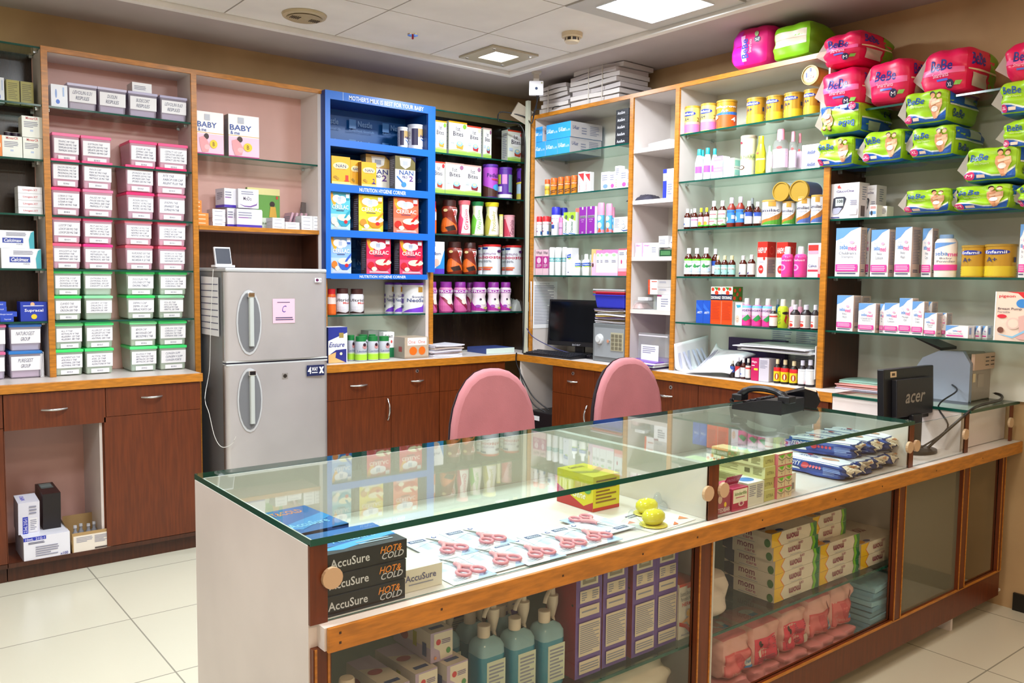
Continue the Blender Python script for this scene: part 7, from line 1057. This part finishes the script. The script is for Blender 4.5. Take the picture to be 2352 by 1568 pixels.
OL = [Ls(.06, .25, .5, .85, 5, '#8a8a5a'), R(.62, .3, .72, .7, '#6a6a4a'), Ls(.78, .2, .95, .85, 5, '#8a8a5a')]
for k in range(4): cx('cream_carton', 'long pale olive cream carton', ['lowest', 'second from bottom', 'third from bottom', 'topmost'][k]+' of the olive stack in counter', -1.805 if k % 2 else -1.80, -1.745, -3.455+.004*(k % 2), .20, ZD+.036*k, .0355, '#c9c67a', [T('LITRA', .2, .3, .85, .6, '#8a8450', 1)], '#d0cf9a', '#e2e2b0', OL, None)
for c_ in range(2):
    for k in range(4): cx('small_carton', 'small cream carton with green triangle', ['bottom', 'second', 'third', 'top'][k]+' of '+['left', 'right'][c_]+' column in the counter', -1.742+.040*c_, -1.704+.040*c_, -3.462, .05, ZD+.036*k, .0355, '#e6cfa8', [R(0, .92, 1, 1, '#d84a6a'), Pg([(.1, .86), (.9, .9), (.6, .55)], '#6ac02a'), Pg([(.0, .7), (.3, .5), (.6, .45), (1, .6), (1, .56), (.6, .4), (.3, .45), (0, .64)], '#3a3a34'), T('4', .46, .15, .56, .35, '#5a4a3a', 1)], '#e0788a', '#ecd8b8', group='small cream cartons in the counter')
cx('small_carton', 'plain cream carton with barcode', 'right of the green triangle cartons', -1.66, -1.60, -3.435, .05, ZD, .062, '#e2d6c8', [Ls(.1, .6, .5, .9, 4), R(.45, .15, .85, .5, '#8a8078')], '#d8c8b8')
for k in range(3): cx('cream_carton', 'pale green long carton at the back', ['lowest', 'middle', 'topmost'][k]+' behind the olive stack', -1.93, -1.83, -3.30, .10, ZD+.036*k, .0355, '#d0d4a8', OL, '#d8dcc0', '#e2e6c4')
def tdart(u): return [R(0, 0, 1, .92, '#2a4aa0'), R(.0, .92, 1, 1, '#eef0f4'), T('TEDDYY', .04, .5, .34, .8, '#eef0fa', 1), R(.06, .2, .3, .36, '#e6eaf4'), El(.42, .6, .055, .2, '#c83a4a')]+[El(.50+.05*i, .58, .018, .09, '#d84a5a') for i in range(4)]+[Ls(.7, .2, .95, .7, 6, '#8aa0d8')]
def wipes(x, y, z, rz, place):
    g = pack('wipes_pack', .255, .106, .0555, '#2a4596', tdart(0), right='#2c3f7c', nexp=7, seed=int(abs(x*999)), top='#e2e4ee', fin=0, wr=.004, rart=[Pg([(.0, 1), (.8, 1), (.9, .5), (.6, .3), (.5, .6), (.3, .1), (.1, .5)], '#e0d2c0'), Pg([(.3, .9), (.7, .95), (.6, .75)], '#c48a66')])
    m = MB(); draw(m, [T('TEDDYY', .12, .3, .5, .6, '#2a4596', 1, 180), El(.7, .5, .16, .25, '#c89a80'), El(.25, .75, .06, .1, '#c83a4a')], lambda u, v, k: (-.105+u*.21, .015+v*.075, .0566+.0004*k)); m.build('top_print', g)
    g.location = (x, y, z+.001); g.rotation_euler = (0, 0, rz); thing('', 'blue and white wet wipes pack', 'wipes pack', place, obj=g, sx=x)
for k in range(4): wipes(-1.352+.112*k, -3.335+.008*k, ZD, -pi/2+.04*(k-1), ['first', 'second', 'third', 'fourth'][k]+' from left in lower layer')
for k in range(3): wipes(-1.262+.116*k, -3.31, ZD+.0565, -pi/2+.22-.08*k, ['first', 'second', 'third'][k]+' from left in upper layer')

# ================================================================ lower shelves of the counter
ZG = .3925; ZF = .0805
def longbox(x0, x1, yf, d_, z, h_, place):
    m = MB(); w_ = x1-x0; m.box(0, w_, 0, d_, 0, h_, {'f': '#6a4a98', 'l': '#8e2030', '*': '#6a3a6a'})
    P_ = '#d8c6b0'; art = [R(.16, .82, .84, 1, '#d8ccb8'), R(.24, .84, .76, 1, '#8f8572'), Pg([(.3, 1), (.34, .87), (.66, .87), (.7, 1)], '#b8ae98'), R(.14, .675, .88, .785, P_), Ls(.2, .69, .4, .77, 4), Ls(.6, .69, .84, .77, 4), R(.12, .55, .88, .64, P_), Ls(.2, .58, .8, .61, 1), R(.1, .20, .92, .50, P_), Ls(.14, .22, .9, .48, 14), R(.12, .04, .92, .155, P_), Ls(.16, .06, .88, .13, 3)]
    draw(m, art, lambda u, v, k: (u*w_, -.0004*k, v*h_)); draw(m, [R(.7, .9, .95, 1, '#4a3a34'), R(.1, .5, .3, .6, '#5a5a3a'), El(.9, .66, .03, .01, '#2a1a1a')], lambda u, v, k: (-.0004*k, d_*(1-u), v*h_))
    o = m.build('bottle_carton', loc=(x0, yf, z)); thing('', 'tall purple carton with red side', 'box', place, obj=o, sx=x0, group='tall purple cartons under the counter')
for k, x in enumerate((-2.565, -2.462, -2.352, -2.253)): longbox(x, x+.094, -3.424+.004*(k % 2), .12, ZG, .30, ['leftmost', 'second from left', 'third from left', 'rightmost'][k]+' on shelf under the counter')
longbox(-2.70, -2.61, -3.27, .12, ZG, .30, 'behind the blue pump bottles'); longbox(-2.83, -2.74, -3.20, .12, ZG, .30, 'in rear behind blue pump bottles')
cx('infusion_carton', 'white carton with orange swirl', 'right of the tall purple cartons', -2.155, -2.068, -3.424, .08, ZG, .165, '#e8e0d4', [R(0, .95, 1, 1, '#d8482a'), R(.4, .9, .6, .95, '#d8482a'), T('Essential Amino Acid for', .05, .78, .95, .86, '#6a6a70'), T('Parenteral Nutrition', .08, .69, .85, .76, '#6a6a70'), T('HERMIN', .15, .59, .8, .66, '#d8382a', 1), Pg([(.1, .3), (.5, .38), (1, .62), (1, .05), (.7, .08), (.4, .3)], '#e8962a'), El(.5, .45, .14, .07, '#e8a81c'), Pg([(0, .33), (.4, .25), (.75, .05), (.6, .05), (.3, .2), (0, .26)], '#c83a2a'), T('Alembic', .1, .06, .55, .1, '#3a3a90')], '#d8c8b8', '#d0553a')
mat('gel_blue', '#2f7f9a', .15); mat('pump_white', '#d8c6b4', .35)
def sanit(x, y, place, label=1):
    g = thing('sanitizer_bottle', 'blue hand sanitizer bottle with white pump', 'bottle', place, (x, y, ZG), 0, group='blue sanitizer bottles under the counter', sx=x)
    m = MB(); w_, d_ = .038, .034
    prof = [(0, .97), (.004, 1), (.10, 1)]; 
    def ring(z, s): return [(w_*s*max(-1, min(1, 1.25*cos(t))), d_*s*max(-1, min(1, 1.25*sin(t))), z) for t in [2*pi*k/24 for k in range(24)]]
    zs = [(0, .95), (.004, 1), (.125, 1)]; rs = [ring(*q) for q in zs]; vs = [p for r in rs for p in r]; m.add(vs, [(i*24+k, i*24+(k+1) % 24, (i+1)*24+(k+1) % 24, (i+1)*24+k) for i in range(2) for k in range(24)], 'gel_blue', True)
    zs = [(.125, 1), (.145, .98), (.158, .8), (.166, .45), (.168, .4)]; rs = [ring(*q) for q in zs]; vs = [p for r in rs for p in r]; m.add(vs, [(i*24+k, i*24+(k+1) % 24, (i+1)*24+(k+1) % 24, (i+1)*24+k) for i in range(4) for k in range(24)], mat('bottle_top_film', '#86a9b4', .2), True)
    draw(m, [R(.2, .1, .95, .78, '#c9cdb8'), Ls(.28, .15, .9, .72, 9)], lambda u, v, k: (-w_+u*2*w_, -d_-.0006*k, v*.145)); m.build('body', g)
    m = MB(); m.lathe([(.166, .016), (.195, .0165), (.196, .014)], 'pump_white', 16, (-.008, 0)); m.build('cap', g)
    m = MB(); m.lathe([(.165, .008), (.20, .016), (.222, .017), (.224, .009), (.24, .008), (.243, .012)], 'pump_white', 14, (.034, .018)); m.tube(cr([(.034, .018, .238), (.015, .006, .242), (-.008, -.006, .230), (-.016, -.01, .218)]), .0055, 'pump_white', 8); m.tube([(.034, .018, .17), (.040, .01, .12)], .006, 'pump_white'); m.build('pump', g)
for k, (x, y) in enumerate(((-2.632, -3.385), (-2.722, -3.375), (-2.812, -3.365), (-2.70, -3.285), (-2.79, -3.275), (-2.61, -3.30) if 0 else (-2.88, -3.27))): sanit(x, y, ['rightmost in the front row', 'middle of the front row', 'leftmost in the front row', 'rightmost in the back row', 'middle of the back row', 'leftmost in the back row'][k]+' under the counter')
def pig(x, y, z, rz, place, up=0):
    w_, d_, h_ = .062, .17, .072; m = MB(); m.box(-w_/2, w_/2, 0, d_, 0, h_, {'f': '#b09ab8', 'l': '#b8a8bc', 't': '#c0aec4', '*': '#8a7496'})
    draw(m, [Pg([(.15, .95), (1, .95), (1, .1), (.45, .05), (.4, .35), (.15, .5)], '#ddd0c0'), El(.35, .65, .11, .1, '#c8303a'), Ls(.5, .55, .9, .72, 3, '#7a6a98'), El(.8, .3, .1, .1, '#4a8a4a'), El(.2, .15, .06, .05, '#d8844a')], lambda u, v, k: (-w_/2+u*w_, -.0004*k, v*h_)); draw(m, [Pg([(0, .3), (1, .5), (1, 1), (0, 1)], '#d2c4b8'), El(.3, .5, .12, .2, '#a84a54'), R(.55, .3, .65, .8, '#a8a02a'), R(.8, .15, .9, .6, '#3a4a80')], lambda u, v, k: (-w_/2-.0004*k, d_*(1-u), v*h_)); draw(m, [Pg([(0, 0), (1, 0), (1, .5), (0, .7)], '#d2c4b8'), El(.4, .5, .3, .08, '#a84a54'), R(.2, .1, .8, .18, '#3a4a7a')], lambda u, v, k: (-w_/2+u*w_, d_*v, h_+.0004*k))
    o = m.build('feeding_bottle_carton', loc=(x, y, z), rot=(0, 0, rz)); thing('', 'lilac and white feeding bottle carton', 'box', place, obj=o, sx=x, group='lilac cartons under the counter')
for i, (x, y, k) in enumerate(((-3.098, -3.42, 0), (-3.098, -3.42, 1), (-3.01, -3.40, 0), (-3.01, -3.40, 1), (-2.93, -3.415, 0), (-2.93, -3.41, 1), (-2.955, -3.38, 2))):
    pig(x, y, ZG+.0735*k, (-.05, .05, .0)[k], ['lower left', 'upper left', 'lower middle', 'upper middle', 'lower right', 'upper right', 'topmost'][i]+' of the lilac pile under the counter')
BT('lotn', 'lotion_bottle', 'white lotion bottle with round cap', 'lotion', '#d6c2b2', '#dccab8', [], rng=(.1, .6)); g = make('lotn', .075, 0, .19, {}); g.location = (-3.215, -3.44, ZG); thing('', 'white lotion bottle with round cap', 'bottle', 'at left end under the counter', obj=g)
g = make('lotn', .07, 0, .20, dict(col='#3a6ab8', cap='#3a4ad0')); g.location = (-3.24, -3.25, ZG); thing('', 'blue bottle with violet cap', 'bottle', 'behind the white lotion bottle', obj=g)
MC = [R(0, 0, .22, 1, '#e8a01c'), El(.0, .5, .2, .75, '#e8b81c'), R(.84, 0, 1, 1, '#1c7040'), Pg([(.84, 0), (.9, .5), (.86, 1), (.92, 1), (.97, .5), (.92, 0)], '#7ab82a'), T('mom', .36, .2, .6, .58, '#8a1c48', 1), T('care', .5, .66, .62, .84, '#a04a68', 1), Ls(.38, .86, .62, .92, 1)]
MCF = [R(0, 0, 1, 1, '#e2d2c0'), Pg([(.78, 0), (.86, .5), (.78, 1), (.9, 1), (.97, .5), (.9, 0)], '#e0702a'), Pg([(.8, 0), (1, 0), (1, 1), (.8, 1), (.88, .5)], '#ecb81c'), Pg([(0, 0), (.16, 0), (.12, .5), (.16, 1), (0, 1)], '#1c7040'), Pg([(.1, 0), (.16, 0), (.12, .5), (.16, 1), (.1, 1), (.06, .5)], '#7ab82a'), T('mom', .42, .3, .68, .68, '#8a1c48', 1), T('care', .36, .08, .46, .26, '#a04a68', 1), Ls(.4, .86, .66, .92, 1)]
def mom(x0, x1, yf, z, h_, place, rz=0):
    w_ = x1-x0; d_ = .20; m = MB(); m.box(0, w_, 0, d_, 0, h_-.001, '#d8c8b8'); draw(m, MCF, lambda u, v, k: (u*w_, -.0004*k, v*(h_-.001)), flip=1)
    draw(m, [Pg([(0, .1), (.1, 0), (.2, .0), (.2, .9), (.1, 1), (0, .9)], '#22284a'), T('mom', .3, .5, .62, .85, '#7a1c44', 1), T('care', .45, .25, .65, .42, '#a04a68', 1), Ls(.3, .08, .7, .16, 1), El(.93, .3, .06, .3, '#3a6a2a')], lambda u, v, k: (-.0004*k, d_*(1-u), v*(h_-.001))); draw(m, [El(.1, .1, .1, .08, '#d8902a'), El(.25, .08, .07, .05, '#3a4a80'), El(.1, .3, .08, .06, '#5a2a5a'), T('mom', .4, .4, .7, .6, '#8a3a54', 1, 180)], lambda u, v, k: (u*w_, d_*v, h_-.001+.0004*k))
    o = m.build('maternity_pad_carton', loc=(x0, yf, z), rot=(0, 0, rz)); thing('', 'cream carton with orange-green curves', 'box', place, obj=o, sx=x0, group='maternity cartons under the counter')
lv = ['lowest', 'second from bottom', 'third from bottom', 'fourth from bottom', 'topmost']
for k in range(5): mom(-1.683-.006*max(0, k-2)*2, -1.425-.012*max(0, k-2), -3.424, ZG+.047*k, .047, lv[k]+' of the left stack under the counter')
for k in range(5): mom(-1.418-.0*k+(.0 if k < 3 else -.006), -1.165-(0 if k < 3 else .045), -3.424+(.0 if k < 3 else .03), ZG+.047*k, .047, lv[k]+' of the middle stack under the counter')
for k in range(2): mom(-1.158, -1.006-.002, -3.424, ZG+.047*k, .047, ['lower', 'upper'][k]+' of the right stack under the counter') if 0 else mom(-1.150+.0, -.885, -3.424, ZG+.047*k, .047, ['lower', 'upper'][k]+' of the right stack under the counter')
g = pack('wadding_pack', .22, .20, .15, '#d8c4b8', [Ls(.3, .3, .7, .7, 3, '#c4b0a8')], nexp=3, seed=3, fin=0, wr=.012); g.location = (-1.98, -3.42, ZG); thing('', 'large plain white soft pack', 'pack', 'left of the maternity cartons', obj=g)
FP = [R(.0, .0, 1, .66, '#de5a60'), R(.04, .05, .8, .62, '#e87276'), Pg([(.3, .6), (.5, .6), (.75, .35), (.6, .1), (.45, .3)], '#d8525e'), Pg([(.78, .9), (.85, .7), (.9, .4), (.82, .65)], '#7a1c2c'), El(.85, .3, .14, .12, '#d8d0c8'), T('Friends', .74, .25, .96, .36, '#3a7ab8', 1), R(.72, .14, .95, .2, '#4a8ac8'), T('10pcs', .25, .1, .55, .2, '#f0b8b0')]
FB = [R(.0, .0, .85, .7, '#e23c58'), El(.2, .58, .05, .06, '#3a1a20'), El(.26, .5, .05, .06, '#3a1a20'), Ls(.45, .35, .8, .65, 6, '#a0405a'), Ls(.1, .08, .7, .25, 4, '#8a3048'), El(.2, .32, .06, .08, '#e6c8b8'), R(.78, .1, .95, .3, '#d0b8a8')]
for k, (x, h_, art, tone) in enumerate(((-1.86, .145, FP, 0), (-1.70, .145, FB, 1), (-1.535, .155, FB, 1), (-1.375, .155, FP, 0), (-1.225, .165, FP, 0))):
    g = pack('sanitary_pack', .155, .17, h_, '#e6a8a0', art, nexp=5, seed=k, fin=0, wr=.010, top='#e27a80'); m = MB(); draw(m, [El(.5, .5, .22, .16, '#e0c4c4'), R(.42, .26, .66, .4, '#4a86b8')], lambda u, v, kk: (-.07+u*.14, .02+v*.14, h_+.002+.0004*kk)); m.build('top_print', g)
    g.location = (x, -3.425+.004*k, ZF+.108); thing('', 'pink sanitary pad pack', 'sanitary pack', ['first', 'second', 'third', 'fourth', 'fifth'][k]+' from left in upper layer', obj=g, group='pink sanitary packs under the counter', sx=x)
    g = pack('sanitary_pack', .155, .17, .105, '#e0888a', [Ls(.2, .5, .8, .8, 3, '#c04a5a')], nexp=5, seed=k+10, fin=0, wr=.010); g.location = (x, -3.43, ZF); thing('', 'pink sanitary pad pack', 'sanitary pack', ['first', 'second', 'third', 'fourth', 'fifth'][k]+' from left in lower layer', obj=g, group='pink sanitary packs under the counter', sx=x)
papers('underpad_stack', 'stack of folded light blue pads', 'right of the pink sanitary packs', -.985, -3.33, ZF, .215, .22, 12, .24, 0, ['#8ab8cc', '#7aaac2', '#94c0d0'], .008, 31)
g = pack('cotton_pack', .30, .16, .17, '#e2d4c2', [], nexp=3, seed=41, fin=0, wr=.015); g.location = (-2.30, -3.42, ZF+.09); thing('', 'clear pack of white cotton', 'cotton pack', 'under the glass shelf near white carton', obj=g)
g = pack('sanitary_pack', .14, .12, .16, '#e0685a', [Pg([(.3, 1), (.45, .5), (.3, 0), (.15, .5)], '#e6ddd4'), T('Friends', .25, .2, .36, .8, '#3a7ab8', 1, 270), R(.55, .2, .85, .7, '#e88a7a')], nexp=6, seed=42, fin=0); g.location = (-2.53, -3.42, ZF+.10); thing('', 'coral pack with white diamond label', 'sanitary pack', 'under the tall purple cartons', obj=g)
g = pack('cotton_pack', .24, .16, .15, '#e0d6cc', [], nexp=3, seed=43, fin=0, wr=.015); g.location = (-2.76, -3.42, ZF+.09); thing('', 'white cotton roll pack', 'cotton pack', 'under the blue pump bottles', obj=g)
g = pack('cloth_pack', .20, .2, .09, '#c8a890', [R(.5, .2, .9, .6, '#d05a5a')], nexp=3, seed=44, fin=0); g.location = (-.28, -3.36, ZF+.0); thing('', 'beige and red cloth pack', 'pack', 'behind the rightmost clear pane', obj=g)

# ================================================================ cartons in the open niche at left
def nb(x0, x1, y0, d_, z, h_, col, art, side, name, desc, place, rx=0, rz=0, sart=None, top=None):
    w_ = x1-x0; m = MB(); m.box(0, w_, 0, d_, 0, h_, {'f': col, 't': top or col, '*': side}); draw(m, art, lambda u, v, k: (u*w_, -.0006*k, v*h_))
    if sart: draw(m, sart, lambda u, v, k: (u*w_, d_*v, h_+.0006*k))
    o = m.build(name, loc=(x0, y0, z), rot=(rx, 0, rz)); thing('', desc, 'box', place, obj=o); return o
NX = lambda px: un(px, 1230, 1, -.54).x
nb(NX(53), NX(160), -.545, .24, .086, .115, '#dfe0ea', [R(.0, .85, .48, 1, '#2a3ab0'), T('10mL  21G-1', .04, .87, .45, .97, '#e0e0f4', 1), Ls(.1, .7, .45, .8, 2, 'ink'), Ls(.25, .15, .75, .6, 5), T('x100', .78, .08, .95, .2, '#4a4a9a', 1)], '#c9c9d4', 'syringe_carton', 'white and blue syringe carton with flap', 'front left in the open niche')
nb(NX(48), NX(98), -.47, .13, .20, .155, '#d8d8e4', [R(.2, .0, .45, .55, '#2a3ab0'), T('2.5mL 21G-1', .24, .04, .41, .5, '#e0e0f4', 1, 90), R(.5, .05, .9, .5, '#e6e6ea'), Ls(.55, .1, .85, .45, 6), Ls(.5, .6, .85, .9, 3)], '#c0c0cc', 'syringe_carton', 'tall white syringe carton tipped back', 'on the flapped carton in the niche', rx=.10, sart=[T('NIPRO', .2, .3, .4, .8, '#4a4ad0', 1, 90)])
nb(NX(108), NX(150), -.44, .2, .087, .29, '#150c10', [], '#2a1416', 'shoe_carton', 'dark brown open carton', 'standing at back of the open niche', rx=.06, sart=[R(.15, .5, .85, .95, '#5a6a6a'), Ls(.2, .6, .8, .9, 3, '#9aa')], top='#2a1418')
g = thing('open_carton', 'open brown carton of wrapped bottles', 'carton', 'front right in the open niche', (NX(212), -.545, .086)); w_ = .09; m = MB()
for bx_ in ((-w_, w_, 0, .003), (-w_, w_, .22, .223)): m.box(bx_[0], bx_[1], bx_[2], bx_[3], 0, .10 if bx_[2] < .1 else .135, 'cardboard')
for s in (-1, 1): m.add([(s*w_, 0, 0), (s*w_, .22, 0), (s*(w_+.012), .22, .135), (s*(w_+.012), 0, .11)], [(0, 1, 2, 3)], 'cardboard')
m.box(-w_, w_, 0, .22, 0, .003, 'cardboard'); m.build('body', g); m = MB(); draw(m, [R(.03, .05, .95, .85, '#e0d8cc'), Ls(.1, .5, .5, .78, 4), Ls(.55, .4, .9, .78, 6), R(.55, .1, .92, .18, '#4a4040')], lambda u, v, k: (-w_+u*2*w_, -.0006*k, v*.10)); m.build('label', g)
for k in range(5):
    g = thing('wrapped_bottle', 'small bottle in clear film', 'bottle', 'inside the open brown carton', (NX(212)-.06+.030*k, -.46+.02*(k % 2), .0895), 0, group='wrapped bottles in the brown carton', sx=k); m = MB(); m.lathe([(0, .013), (.075, .013), (.085, .007), (.1, .007)], mat('film_grey', '#8a8c94', .15), 12); m.build('body', g); m = MB(); m.lathe([(.1, .009), (.112, .008)], '#c0c2c8', 10); m.build('cap', g)

finish_labels()
print('OBJECTS', len(bpy.data.objects), 'THINGS', len(REG))
